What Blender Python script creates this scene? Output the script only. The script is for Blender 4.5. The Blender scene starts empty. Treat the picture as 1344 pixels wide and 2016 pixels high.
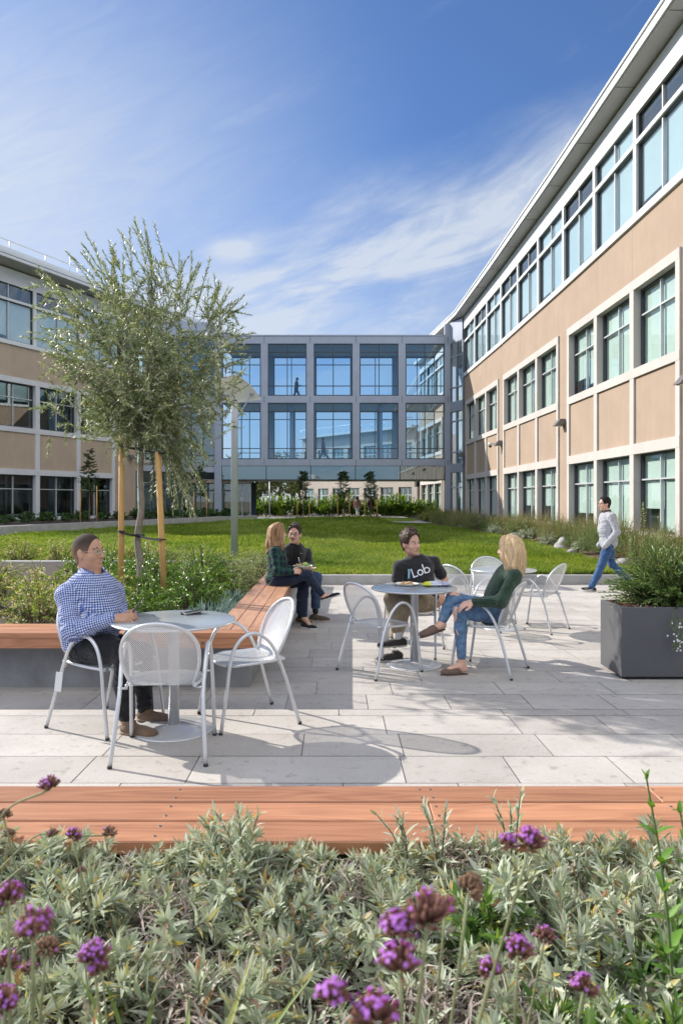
import bpy, math, random
import numpy as np
from mathutils import Vector, Matrix
random.seed(7)
RNG = np.random.default_rng(7)
SC = bpy.context.scene
COL = SC.collection
PI = math.pi
H = 1.55            # camera height above the patio at the front table
F = 1400.0          # focal length in photograph pixels (2016 px tall)
PX, PY = 660.0, 985.0


def gz(y):
    """height of the gently falling patio at depth y"""
    return -0.016 * (min(max(y, 2.0), 14.5) - 4.8)


def W(px, py, d):
    """a point seen at pixel px, py of the photograph, d metres in front of the camera"""
    return np.array([(px - PX) / F * d, d, H - (py - PY) / F * d])


# ---------------------------------------------------------------- objects
def tag(o, label=None, cat=None, group=None, kind=None):
    if label: o['label'] = label
    if cat: o['category'] = cat
    if group: o['group'] = group
    if kind: o['kind'] = kind
    return o


def thing(name, label, cat, loc=(0, 0, 0), rz=0.0, group=None):
    o = bpy.data.objects.new(name, None)
    COL.objects.link(o)
    o.empty_display_size = 0.1
    o.location = loc
    o.rotation_euler = (0, 0, rz)
    return tag(o, label, cat, group)


def link(name, me, parent=None, mat=None):
    o = bpy.data.objects.new(name, me)
    COL.objects.link(o)
    if parent: o.parent = parent
    if mat and not me.materials: me.materials.append(mat)
    return o


def copy_tree(o, parent=None):
    c = o.copy()
    COL.objects.link(c)
    c.parent = parent
    for ch in list(o.children):
        copy_tree(ch, c)
    return c


def np_mesh(name, V, faces, smooth=False, uv=None):
    """V (n,3); faces: list of integer arrays (m,k)"""
    V = np.asarray(V, dtype=np.float32)
    me = bpy.data.meshes.new(name)
    faces = [np.asarray(f, dtype=np.int32) for f in faces if len(f)]
    nl = sum(f.size for f in faces)
    nf = sum(len(f) for f in faces)
    me.vertices.add(len(V))
    me.vertices.foreach_set('co', V.ravel())
    me.loops.add(nl)
    li = np.concatenate([f.ravel() for f in faces])
    me.loops.foreach_set('vertex_index', li)
    tot = np.concatenate([np.full(len(f), f.shape[1], np.int32) for f in faces])
    st = np.concatenate([[0], np.cumsum(tot)[:-1]]).astype(np.int32)
    me.polygons.add(nf)
    me.polygons.foreach_set('loop_start', st)
    me.polygons.foreach_set('loop_total', tot)
    if smooth:
        me.polygons.foreach_set('use_smooth', np.ones(nf, dtype=bool))
    if uv is not None:
        ul = me.uv_layers.new(name='UVMap')
        ul.data.foreach_set('uv', np.asarray(uv, np.float32)[li].ravel())
    me.update(calc_edges=True)
    return me


def crom(P, n=6, closed=False):
    P = [np.asarray(p, float) for p in P]
    out = []
    N = len(P)
    segs = N if closed else N - 1
    for i in range(segs):
        p1, p2 = P[i], P[(i + 1) % N]
        p0 = P[i - 1] if (i > 0 or closed) else 2 * p1 - p2
        p3 = P[(i + 2) % N] if (i + 2 < N or closed) else 2 * p2 - p1
        for k in range(n):
            t = k / n
            out.append(0.5 * (2 * p1 + (p2 - p0) * t + (2 * p0 - 5 * p1 + 4 * p2 - p3) * t * t + (3 * p1 - p0 - 3 * p2 + p3) * t ** 3))
    if not closed: out.append(P[-1])
    return out


class MB:
    """collects boxes, tubes, lathes into one mesh"""

    def __init__(self):
        self.V = []
        self.F = []
        self.S = []

    def add(self, V, Fs, smooth=False):
        b = len(self.V)
        self.V.extend([tuple(v) for v in V])
        for f in Fs:
            self.F.append(tuple(i + b for i in f))
            self.S.append(smooth)
        return self

    def box(self, a, b, fr=None):
        (x0, y0, z0), (x1, y1, z1) = a, b
        V = [(x0, y0, z0), (x1, y0, z0), (x1, y1, z0), (x0, y1, z0), (x0, y0, z1), (x1, y0, z1), (x1, y1, z1), (x0, y1, z1)]
        if fr is not None: V = [fr(*v) for v in V]
        return self.add(V, [(0, 3, 2, 1), (4, 5, 6, 7), (0, 1, 5, 4), (1, 2, 6, 5), (2, 3, 7, 6), (3, 0, 4, 7)])

    def tube(self, P, r, n=8, closed=False, caps=True):
        P = [np.asarray(p, float) for p in P]
        N = len(P)
        R = r if hasattr(r, '__len__') else [r] * N
        T = []
        for i in range(N):
            a = P[i - 1] if (i > 0 or closed) else P[i]
            c = P[(i + 1) % N] if (i < N - 1 or closed) else P[i]
            t = c - a
            T.append(t / (np.linalg.norm(t) + 1e-12))
        ref = np.array([0, 0, 1.0]) if abs(T[0][2]) < 0.9 else np.array([1.0, 0, 0])
        u = np.cross(T[0], ref); u /= np.linalg.norm(u)
        V = []
        for i in range(N):
            u = u - T[i] * np.dot(u, T[i]); u /= np.linalg.norm(u) + 1e-12
            v = np.cross(T[i], u)
            for k in range(n):
                a = 2 * PI * k / n
                V.append(P[i] + R[i] * (math.cos(a) * u + math.sin(a) * v))
        Fs = []
        for i in range(N if closed else N - 1):
            j = (i + 1) % N
            for k in range(n):
                l = (k + 1) % n
                Fs.append((i * n + k, i * n + l, j * n + l, j * n + k))
        self.add(V, Fs, True)
        if caps and not closed:
            b = len(self.V) - N * n
            self.F.append(tuple(b + k for k in reversed(range(n)))); self.S.append(False)
            self.F.append(tuple(b + (N - 1) * n + k for k in range(n))); self.S.append(False)
        return self

    def lathe(self, prof, n=48, c=(0, 0, 0), smooth=True):
        V = []
        for r, z in prof:
            for k in range(n):
                a = 2 * PI * k / n
                V.append((c[0] + r * math.cos(a), c[1] + r * math.sin(a), c[2] + z))
        Fs = []
        for i in range(len(prof) - 1):
            for k in range(n):
                l = (k + 1) % n
                Fs.append((i * n + k, i * n + l, (i + 1) * n + l, (i + 1) * n + k))
        self.add(V, Fs, smooth)
        b = len(self.V) - len(V)
        if prof[0][0] > 1e-4:
            self.F.append(tuple(b + k for k in reversed(range(n)))); self.S.append(False)
        if prof[-1][0] > 1e-4:
            self.F.append(tuple(b + (len(prof) - 1) * n + k for k in range(n))); self.S.append(False)
        return self

    def mesh(self, name):
        me = bpy.data.meshes.new(name)
        me.from_pydata(self.V, [], self.F)
        me.polygons.foreach_set('use_smooth', self.S)
        me.update()
        return me

    def build(self, name, mat, parent=None, bevel=0.0):
        o = link(name, self.mesh(name), parent, mat)
        if bevel:
            m = o.modifiers.new('bevel', 'BEVEL')
            m.width = bevel; m.segments = 2; m.limit_method = 'ANGLE'
        return o


# ---------------------------------------------------------------- materials
class NT:
    def __init__(self, name):
        self.m = bpy.data.materials.new(name)
        self.m.use_nodes = True
        self.t = self.m.node_tree
        self.t.nodes.clear()
        self.out = self.t.nodes.new('ShaderNodeOutputMaterial')

    def n(self, typ, ins=None, **kw):
        nd = self.t.nodes.new('ShaderNode' + typ)
        for k, v in kw.items(): setattr(nd, k, v)
        for k, v in (ins or {}).items(): self.set(nd, k, v)
        return nd

    def set(self, nd, k, v):
        s = nd.inputs[k]
        if isinstance(v, bpy.types.NodeSocket): self.t.links.new(v, s)
        elif isinstance(v, bpy.types.Node): self.t.links.new(v.outputs[0], s)
        elif isinstance(v, (tuple, list)) and s.type == 'RGBA' and len(v) == 3: s.default_value = (*v, 1)
        else: s.default_value = v

    def math(self, op, a, b=None, c=None, clamp=False):
        nd = self.t.nodes.new('ShaderNodeMath'); nd.operation = op; nd.use_clamp = clamp
        for i, v in enumerate((a, b, c)):
            if v is not None: self.set(nd, i, v)
        return nd.outputs[0]

    def mix(self, f, a, b, typ='MIX'):
        nd = self.t.nodes.new('ShaderNodeMix'); nd.data_type = 'RGBA'; nd.blend_type = typ
        self.set(nd, 0, f); self.set(nd, 6, a); self.set(nd, 7, b)
        return nd.outputs[2]

    def ramp(self, f, stops, interp='LINEAR'):
        nd = self.t.nodes.new('ShaderNodeValToRGB')
        cr = nd.color_ramp; cr.interpolation = interp
        while len(cr.elements) < len(stops): cr.elements.new(0.5)
        for e, (p, c) in zip(cr.elements, stops):
            e.position = p; e.color = (*c, 1) if len(c) == 3 else c
        self.set(nd, 0, f)
        return nd.outputs[0]

    def coord(self, kind='Object', scale=None, rot=None):
        tc = self.n('TexCoord')
        s = tc.outputs[kind]
        if scale is not None or rot is not None:
            mp = self.n('Mapping', {'Vector': s})
            if scale is not None: mp.inputs['Scale'].default_value = scale
            if rot is not None: mp.inputs['Rotation'].default_value = rot
            s = mp.outputs[0]
        return s

    def noise(self, vec, scale, detail=4, rough=0.55, dist=0.0):
        return self.n('TexNoise', {'Vector': vec, 'Scale': scale, 'Detail': detail, 'Roughness': rough, 'Distortion': dist}).outputs[0]

    def surf(self, s):
        self.t.links.new(s.outputs[0] if isinstance(s, bpy.types.Node) else s, self.out.inputs[0])
        return self.m


MATS = {}


def pmat(name, col, rough=0.6, metal=0.0, var=0.12, scale=8.0, bump=0.0, bscale=60.0, spec=0.5, stretch=(1, 1, 1), kind='Object'):
    """plain surface: colour with soft mottling and fine bump"""
    if name in MATS: return MATS[name]
    t = NT(name)
    v = t.coord(kind, stretch)
    nz = t.noise(v, scale, 5, 0.6)
    dark = tuple(c * (1 - var) for c in col); lite = tuple(min(1, c * (1 + var)) for c in col)
    c = t.ramp(nz, [(0.3, dark), (0.7, lite)])
    p = t.n('BsdfPrincipled', {'Base Color': c, 'Roughness': rough, 'Metallic': metal, 'Specular IOR Level': spec})
    if bump:
        b = t.n('Bump', {'Height': t.noise(v, bscale, 3), 'Strength': bump, 'Distance': 0.01})
        t.set(p, 'Normal', b)
    MATS[name] = t.surf(p)
    return MATS[name]


def leafmat(name, stops, rough=0.5, trans=0.35, tcol=None, spec=0.4):
    """foliage: tint per leaf (each leaf is an island of its own), some light passing through"""
    if name in MATS: return MATS[name]
    t = NT(name)
    g = t.n('NewGeometry')
    c = t.ramp(g.outputs['Random Per Island'], stops)
    p = t.n('BsdfPrincipled', {'Base Color': c, 'Roughness': rough, 'Specular IOR Level': spec})
    if trans > 0:
        tr = t.n('BsdfTranslucent', {'Color': t.mix(1.0, c, tcol or (1.0, 1.0, 0.55), 'MULTIPLY')})
        s = t.n('MixShader', {0: trans})
        t.t.links.new(p.outputs[0], s.inputs[1]); t.t.links.new(tr.outputs[0], s.inputs[2])
        p = s
    MATS[name] = t.surf(p)
    return MATS[name]


def glassmat(name, tint, refl=0.08, rcol=(1, 1, 1), rough=0.0, power=5.0, mx=1.0):
    """window glass: tinted, clear, with a mirror reflection that grows at glancing angles"""
    if name in MATS: return MATS[name]
    t = NT(name)
    tr = t.n('BsdfTransparent', {'Color': tint})
    gl = t.n('BsdfGlossy', {'Color': rcol, 'Roughness': rough})
    lw = t.n('LayerWeight', {'Blend': 0.5})
    f = t.math('POWER', lw.outputs['Facing'], power)
    f = t.math('MULTIPLY_ADD', f, mx - refl, refl, clamp=True)
    s = t.n('MixShader', {0: f})
    t.t.links.new(tr.outputs[0], s.inputs[1]); t.t.links.new(gl.outputs[0], s.inputs[2])
    MATS[name] = t.surf(s)
    return MATS[name]


def woodmat(name, c1, c2, axis=0, var=0.2):
    if name in MATS: return MATS[name]
    t = NT(name)
    sc = [28.0, 28.0, 28.0]; sc[axis] = 1.6
    g = t.n('NewGeometry')
    tc = t.n('TexCoord')
    off = t.n('VectorMath', operation='SCALE'); t.set(off, 0, (7.3, 3.1, 5.7)); t.set(off, 'Scale', g.outputs['Random Per Island'])
    ad = t.n('VectorMath', operation='ADD'); t.set(ad, 0, tc.outputs['Object']); t.set(ad, 1, off.outputs[0])
    mp = t.n('Mapping', {'Vector': ad.outputs[0]}); mp.inputs['Scale'].default_value = sc
    big = [3.0] * 3; big[axis] = 0.5
    mp2 = t.n('Mapping', {'Vector': ad.outputs[0]}); mp2.inputs['Scale'].default_value = big
    warp = t.noise(mp2.outputs[0], 2.0, 2)
    n1 = t.noise(mp.outputs[0], 1.2, 6, 0.62, 1.2)
    mp3 = t.n('Mapping', {'Vector': ad.outputs[0]}); s3 = [7.0] * 3; s3[axis] = 0.75; mp3.inputs['Scale'].default_value = s3
    cn = t.noise(mp3.outputs[0], 1.0, 2, .45)
    ring = t.math('MULTIPLY_ADD', t.math('SINE', t.math('MULTIPLY', cn, 74.0)), 0.5, 0.5)
    f = t.math('ADD', t.math('MULTIPLY', n1, 0.72), t.math('MULTIPLY', ring, 0.15))
    f = t.math('ADD', f, t.math('MULTIPLY_ADD', cn, 0.5, -0.22))
    c = t.ramp(f, [(0.22, c2), (0.80, c1)])
    tone = t.math('MULTIPLY_ADD', g.outputs['Random Per Island'], 2 * var, 1 - var)
    tone2 = t.math('MULTIPLY_ADD', warp, 0.5, 0.75)
    c = t.n('VectorMath', operation='SCALE', ins={0: c, 'Scale': t.math('MULTIPLY', tone, tone2)}).outputs[0]
    b = t.n('Bump', {'Height': n1, 'Strength': 0.15, 'Distance': 0.004})
    p = t.n('BsdfPrincipled', {'Base Color': c, 'Roughness': 0.5, 'Normal': b, 'Specular IOR Level': 0.4})
    MATS[name] = t.surf(p)
    return MATS[name]


# ---------------------------------------------------------------- leaves
def unit(v):
    return v / (np.linalg.norm(v, axis=-1, keepdims=True) + 1e-9)


def leaf_arrays(P, D, N, L, Wd, bend=0.15, fold=0.25, segs=3, shape='lance'):
    """leaf blades: base P, direction D, upper side N, length L, width Wd (arrays). Returns V, quads."""
    P = np.asarray(P, float); n = len(P)
    D = unit(np.asarray(D, float)); N = np.asarray(N, float)
    N = unit(N - D * np.sum(N * D, 1, keepdims=True))
    S = np.cross(D, N)
    L = np.broadcast_to(L, (n,)).reshape(n, 1); Wd = np.broadcast_to(Wd, (n,)).reshape(n, 1)
    bend = np.broadcast_to(bend, (n,)).reshape(n, 1)
    if segs == 1:
        m = P + D * L * 0.5 + N * L * bend * 0.3
        V = np.stack([P, m + S * Wd * 0.5, P + D * L - N * L * bend * 0.4, m - S * Wd * 0.5], 1)
        return V.reshape(-1, 3), np.arange(n * 4).reshape(n, 4)
    ts = np.linspace(0, 1, segs + 1)
    rows = []
    for t in ts:
        if shape == 'lance': w = math.sin(PI * min(0.97, max(0.06, t)) ** 0.8) ** 0.8
        elif shape == 'strap': w = 1.0 if t < 0.75 else max(0.05, (1 - t) * 4)
        else: w = math.sin(PI * min(0.95, max(0.08, t)) ** 0.65) ** 0.6
        c = P + D * L * t - N * L * bend * t * t
        h = Wd * 0.5 * w
        rows += [c - S * h + N * h * fold, c, c + S * h + N * h * fold]
    V = np.stack(rows, 1)                       # n, 3*(segs+1), 3
    k = 3 * (segs + 1)
    q = []
    for i in range(segs):
        a = 3 * i
        q += [(a, a + 1, a + 4, a + 3), (a + 1, a + 2, a + 5, a + 4)]
    q = np.array(q)
    Q = (np.arange(n)[:, None, None] * k + q[None]).reshape(-1, 4)
    return V.reshape(-1, 3), Q


class LB:
    """collects leaf arrays"""

    def __init__(self): self.V = []; self.Q = []; self.n = 0

    def add(self, V, Q):
        self.V.append(V); self.Q.append(Q + self.n); self.n += len(V)

    def mesh(self, name, smooth=True):
        return np_mesh(name, np.concatenate(self.V), [np.concatenate(self.Q)], smooth)

    def build(self, name, mat, parent=None, smooth=True):
        return link(name, self.mesh(name, smooth), parent, mat)


def rdir(n, rng, up=0.0):
    v = rng.normal(size=(n, 3)); v[:, 2] += up
    return unit(v)
# ================================================================ camera, sun, sky
cam = bpy.data.cameras.new('camera')
camo = bpy.data.objects.new('camera', cam)
COL.objects.link(camo)
camo.location = (0, 0, H)
camo.rotation_euler = (PI / 2, 0, 0)
cam.sensor_fit = 'AUTO'; cam.sensor_width = 36.0
cam.lens = F / 2016 * 36
cam.shift_x = (672 - PX) / 2016
cam.shift_y = -(1008 - PY) / 2016
cam.clip_start = 0.05; cam.clip_end = 3000
cam.dof.use_dof = True; cam.dof.focus_distance = 5.6; cam.dof.aperture_fstop = 8.0
SC.camera = camo

SUN = unit(np.array([-1.45, 0.90, 1.0]))
sl = bpy.data.lights.new('sun', 'SUN'); sl.energy = 4.6; sl.angle = math.radians(0.53); sl.color = (1.0, 0.93, 0.83)
so = bpy.data.objects.new('sun', sl); COL.objects.link(so)
so.rotation_euler = Vector(-SUN).to_track_quat('-Z', 'Y').to_euler()
so.location = (-20, 20, 30)

wd = bpy.data.worlds.new('World'); SC.world = wd; wd.use_nodes = True
nt = wd.node_tree; nt.nodes.clear()
def wn(t, **k):
    n = nt.nodes.new('ShaderNode' + t)
    for a, b in k.items(): setattr(n, a, b)
    return n
def wl(a, b): nt.links.new(a, b)
def wm(op, a, b=None, c=None, clamp=False):
    n = wn('Math', operation=op, use_clamp=clamp)
    for i, v in enumerate((a, b, c)):
        if v is None: continue
        if isinstance(v, bpy.types.NodeSocket): wl(v, n.inputs[i])
        else: n.inputs[i].default_value = v
    return n.outputs[0]
sky = wn('TexSky', sky_type='NISHITA'); sky.sun_disc = False
sky.sun_elevation = math.asin(SUN[2]); sky.sun_rotation = math.atan2(SUN[0], SUN[1])
sky.altitude = 50; sky.air_density = 1.0; sky.dust_density = 0.6; sky.ozone_density = 2.6
tc = wn('TexCoord'); sp = wn('SeparateXYZ'); wl(tc.outputs['Generated'], sp.inputs[0])
zz = wm('MAXIMUM', sp.outputs[2], 0.03)
zc = wm('ADD', zz, 0.10)
u = wm('DIVIDE', sp.outputs[0], zc); v = wm('DIVIDE', sp.outputs[1], zc)
cmb = wn('CombineXYZ'); wl(u, cmb.inputs[0]); wl(v, cmb.inputs[1])
def layer(rot, scale, loc, det, dist, nscale):
    mp = wn('Mapping'); wl(cmb.outputs[0], mp.inputs[0])
    mp.inputs['Rotation'].default_value = (0, 0, rot); mp.inputs['Scale'].default_value = scale; mp.inputs['Location'].default_value = loc
    n = wn('TexNoise'); wl(mp.outputs[0], n.inputs['Vector'])
    n.inputs['Scale'].default_value = nscale; n.inputs['Detail'].default_value = det; n.inputs['Distortion'].default_value = dist; n.inputs['Roughness'].default_value = 0.6
    return n.outputs[0]
def sstep(x, lo, hi):
    n = wn('MapRange', interpolation_type='SMOOTHSTEP'); wl(x, n.inputs[0])
    n.inputs[1].default_value = lo; n.inputs[2].default_value = hi
    return n.outputs[0]
streak = layer(math.radians(-58), (0.40, 2.0, 1), (3.2, 1.7, 0), 8, 0.6, 1.3)   # long cirrus bands
fine = layer(math.radians(-48), (1.0, 4.6, 1), (0.4, 5.1, 0), 8, 0.8, 2.2)        # combed fibres
puff = layer(math.radians(-30), (1.0, 1.2, 1), (0.9, 0.35, 0), 6, 0.3, 1.1)
yf = wm('MAXIMUM', sp.outputs[1], 0.12)
ta = wm('DIVIDE', sp.outputs[0], yf); te = wm('DIVIDE', sp.outputs[2], yf)      # tangent of azimuth and of height, facing the court
def gauss(x, c, w):
    d = wm('DIVIDE', wm('SUBTRACT', x, c), w)
    return wm('EXPONENT', wm('MULTIPLY', wm('MULTIPLY', d, d), -1.0))
wob = wm('MULTIPLY_ADD', puff, 0.20, -0.10)
edge_ = wm('SUBTRACT', wm('ADD', te, wob), wm('MULTIPLY_ADD', ta, 0.40, 0.345))    # cirrus bank rising to the right
bank = sstep(edge_, 0.13, -0.05)
bx = wn('CombineXYZ'); wl(wm('MULTIPLY', wm('MULTIPLY_ADD', te, 0.45, ta), 1.3), bx.inputs[0])
wl(wm('MULTIPLY', wm('MULTIPLY_ADD', ta, wm('MULTIPLY_ADD', te, -0.75, -0.12), te), 9.0), bx.inputs[1])      # bands fan out from the left
def bnoise(sx, sy, sc, det, dist):
    mp = wn('Mapping'); wl(bx.outputs[0], mp.inputs[0]); mp.inputs['Scale'].default_value = (sx, sy, 1); mp.inputs['Location'].default_value = (4.1, 2.3, 0)
    n = wn('TexNoise'); wl(mp.outputs[0], n.inputs['Vector'])
    n.inputs['Scale'].default_value = sc; n.inputs['Detail'].default_value = det; n.inputs['Distortion'].default_value = dist; n.inputs['Roughness'].default_value = 0.62
    return n.outputs[0]
streak = bnoise(1.2, 0.75, 1.5, 7, 0.7); fine = bnoise(2.4, 1.2, 2.2, 7, 0.9)
s1 = sstep(streak, 0.34, 0.66); s2 = sstep(fine, 0.28, 0.72)
tex = wm('MULTIPLY', wm('MULTIPLY_ADD', s1, 0.75, 0.36), wm('MULTIPLY_ADD', s2, 0.55, 0.66))
c1 = wm('MULTIPLY', bank, tex)
veil = wm('MULTIPLY', sstep(ta, 0.16, -0.56), wm('MULTIPLY_ADD', gauss(te, 0.42, 0.26), 0.85, 0.12))
veil = wm('MULTIPLY', veil, wm('MULTIPLY_ADD', s2, 0.22, 0.86))
wisp_ = wm('MULTIPLY', wm('MULTIPLY', sstep(streak, 0.56, 0.80), s2), 0.20)
puff1 = wm('MULTIPLY', wm('MULTIPLY', gauss(ta, -0.147, 0.030), gauss(te, 0.352, 0.014)), wm('MULTIPLY_ADD', s2, 0.5, 0.6))
low = sstep(te, 0.33, 0.02)
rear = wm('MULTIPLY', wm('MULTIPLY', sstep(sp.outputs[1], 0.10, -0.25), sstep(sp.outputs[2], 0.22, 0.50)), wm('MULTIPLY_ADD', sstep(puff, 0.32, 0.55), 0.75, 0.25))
tot = wm('ADD', wm('ADD', c1, veil), wm('ADD', wisp_, wm('ADD', puff1, wm('MULTIPLY_ADD', low, 0.50, 0.03))), clamp=True)
tot = wm('MULTIPLY', tot, 0.86)
gain = wn('Mix', data_type='RGBA', blend_type='MULTIPLY'); gain.inputs[0].default_value = 1.0
wl(sky.outputs[0], gain.inputs[6]); gain.inputs[7].default_value = (0.52, 0.72, 1.0, 1)
mx = wn('Mix', data_type='RGBA'); wl(tot, mx.inputs[0])
wl(gain.outputs[2], mx.inputs[6]); mx.inputs[7].default_value = (4.7, 5.1, 5.7, 1)
mr = wn('Mix', data_type='RGBA'); wl(rear, mr.inputs[0]); wl(mx.outputs[2], mr.inputs[6]); mr.inputs[7].default_value = (13.5, 13.6, 13.9, 1)   # unseen bright cloud added behind the viewer as fill light
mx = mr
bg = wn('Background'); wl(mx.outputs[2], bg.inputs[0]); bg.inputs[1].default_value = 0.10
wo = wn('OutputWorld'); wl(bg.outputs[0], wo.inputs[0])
vs = SC.view_settings
SC.display_settings.display_device = 'sRGB'
vs.view_transform = 'Standard'; vs.look = 'None'; vs.gamma = 1.0; vs.use_curve_mapping = False; vs.exposure = 0.6
SC.cycles.use_denoising = True
SC.cycles.max_bounces = 10; SC.cycles.transparent_max_bounces = 24; SC.cycles.glossy_bounces = 4; SC.cycles.diffuse_bounces = 3
SC.cycles.sample_clamp_indirect = 8.0
SC.cycles.caustics_reflective = False; SC.cycles.caustics_refractive = False

# ================================================================ ground
def sheet(name, pts, z, mat, kind='structure'):
    me = bpy.data.meshes.new(name)
    me.from_pydata([(x, y, z) for x, y in pts], [], [tuple(range(len(pts)))])
    o = link(name, me, None, mat)
    return tag(o, kind=kind)

soil = pmat('soil', (0.045, 0.032, 0.024), 0.95, var=0.5, scale=30, bump=0.8, bscale=90)
earth = pmat('dry_earth', (0.16, 0.14, 0.09), 0.95, var=0.3, scale=0.5, bump=0.4)
sheet('ground', [(-900, -900), (900, -900), (900, 1500), (-900, 1500)], -0.42, earth)

# paving slabs: courses of three wide boards and a narrow one, on a dark bed
def paving():
    V = []; Q = []
    y = 2.42; k = 0
    rng = random.Random(3)
    g = 0.003
    while y < 14.38:
        w = (0.425, 0.425, 0.425, 0.165)[k % 4]
        y1 = min(y + w, 14.38)
        x = -9.0 - rng.random() * 1.0
        while x < 7.6:
            l = rng.choice([0.9, 0.9, 1.2, 0.62])
            b = len(V); dz = rng.uniform(-0.0006, 0.0006)
            V += [(x + g, y + g, gz(y) + dz), (x + l - g, y + g, gz(y) + dz), (x + l - g, y1 - g, gz(y1) + dz), (x + g, y1 - g, gz(y1) + dz)]
            Q.append((b, b + 1, b + 2, b + 3))
            x += l
        y = y1; k += 1
    return np_mesh('patio', V, [np.array(Q)])
def slabmat():
    t = NT('paving')
    g = t.n('NewGeometry'); v = t.coord('Object')
    base = t.ramp(g.outputs['Random Per Island'], [(0, (0.42, 0.395, 0.375)), (0.5, (0.485, 0.46, 0.435)), (1, (0.52, 0.495, 0.47))])
    blot = t.ramp(t.noise(v, 1.7, 5, 0.6), [(0.3, (0.84, 0.83, 0.82)), (0.7, (1.04, 1.04, 1.04))])
    fine = t.ramp(t.noise(v, 90, 3, 0.6), [(0.3, (0.88, 0.88, 0.88)), (0.7, (1.08, 1.08, 1.08))])
    spots = t.ramp(t.noise(v, 14, 2, 0.5), [(0.25, (0.74, 0.73, 0.72)), (0.40, (1, 1, 1))])
    c = t.mix(1.0, t.mix(1.0, t.mix(1.0, base, blot, 'MULTIPLY'), fine, 'MULTIPLY'), spots, 'MULTIPLY')
    b = t.n('Bump', {'Height': t.noise(v, 160, 3), 'Strength': 0.25, 'Distance': 0.003})
    return t.surf(t.n('BsdfPrincipled', {'Base Color': c, 'Roughness': 0.78, 'Normal': b, 'Specular IOR Level': 0.3}))
tag(link('patio', paving(), None, slabmat()), kind='structure')
jm = bpy.data.meshes.new('paving_bed')
jm.from_pydata([(-10, 2.42, gz(2.42) - .006), (8.6, 2.42, gz(2.42) - .006), (8.6, 14.38, gz(14.38) - .006), (-10, 14.38, gz(14.38) - .006)], [], [(0, 1, 2, 3)])
tag(link('paving_bed', jm, None, pmat('joint_sand', (0.27, 0.25, 0.23), 0.9, var=0.2, scale=20)), kind='structure')

concrete = pmat('concrete', (0.37, 0.365, 0.36), 0.85, var=0.16, scale=2.6, bump=0.25, bscale=40)
concrete_dark = pmat('board_concrete', (0.25, 0.255, 0.26), 0.8, var=0.25, scale=3.0, bump=0.2, bscale=30)

# lawn: a low rise behind the kerb
def lawn_z(x, y):
    return 0.03 + 0.10 * np.clip((y - 14.5) / 20, 0, 1) + 0.10 * np.exp(-(((x + 3) / 5) ** 2 + ((y - 26) / 7) ** 2)) + 0.025 * np.sin(x * 0.9) * np.sin(y * 0.7) \
        + 0.30 * np.exp(-(((x - 1.0) / 5.5) ** 2 + ((y - 49) / 5.5) ** 2))
def grid_sheet(name, x0, x1, y0, y1, nx, ny, zf, mat, keep=None):
    xs = np.linspace(x0, x1, nx); ys = np.linspace(y0, y1, ny)
    X, Y = np.meshgrid(xs, ys)
    V = np.stack([X, Y, zf(X, Y)], -1).reshape(-1, 3)
    i = np.arange((ny - 1) * nx).reshape(ny - 1, nx)[:, :-1].ravel()
    Q = np.stack([i, i + 1, i + 1 + nx, i + nx], 1)
    return link(name, np_mesh(name, V, [Q], True), None, mat)
gm = NT('lawn_turf')
gv = gm.coord('Object')
gc = gm.ramp(gm.noise(gv, 0.9, 5, 0.65), [(0.3, (0.07, 0.12, 0.016)), (0.5, (0.12, 0.18, 0.026)), (0.72, (0.20, 0.24, 0.045))])
lawn_mat = gm.surf(gm.n('BsdfPrincipled', {'Base Color': gc, 'Roughness': 0.9, 'Specular IOR Level': 0.1}))
lawn = grid_sheet('lawn', -26, 8.6, 14.58, 62, 60, 90, lawn_z, lawn_mat)
tag(lawn, kind='structure')

def lawn_left(y):     # the planter wall on the left
    return -13.4 + (y - 28.8) * 0.37
def lawn_right(y):
    return np.interp(y, [14.5, 18.4, 26, 30, 40, 60], [6.6, 6.55, 6.9, 6.5, 5.6, 5.2])
def grass():
    rng = np.random.default_rng(11)
    N = 430000
    uu = rng.random(N)
    y = 14.56 / (1 - uu * (1 - 14.56 / 47.5))                  # denser near
    x = rng.uniform(-14, 7.2, N)
    ok = (x > np.maximum(lawn_left(y) + 0.05, -13)) & (x < lawn_right(y)) & ~((x > 3.1 + (45 - y) * .12) & (y > 41))
    x, y = x[ok], y[ok]; n = len(x)
    tuft = np.sin(x * 2.3 + np.sin(y * 1.7) * 2) * np.sin(y * 1.9 + np.sin(x * 1.3) * 2)
    sc = np.clip(y / 16, 1, 2.3)
    Hh = (0.085 + 0.035 * tuft) * (0.5 + 0.9 * rng.random(n) ** 1.5) * np.clip(sc, 1, 1.4)
    wdt = 0.009 * sc * (0.7 + 0.6 * rng.random(n))
    lean = rng.normal(0, 0.55, (n, 2)) + np.stack([np.sin(y * 0.8 + x * .5), np.cos(x * 0.9 + y * .3)], 1) * 0.45
    a = rng.random(n) * PI
    z = lawn_z(x, y)
    B = np.stack([x, y, z], 1); s = np.stack([np.cos(a), np.sin(a), np.zeros(n)], 1) * wdt[:, None]
    M = B + np.stack([lean[:, 0] * Hh * .35, lean[:, 1] * Hh * .35, Hh * .6], 1)
    T = B + np.stack([lean[:, 0] * Hh, lean[:, 1] * Hh, Hh], 1)
    V = np.stack([B - s, B + s, M + s * .7, M - s * .7, T], 1).reshape(-1, 3)
    i = np.arange(n)[:, None] * 5
    return np_mesh('lawn_grass', V, [i + np.array([[0, 1, 2, 3]]), i + np.array([[3, 2, 4]])])
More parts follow.
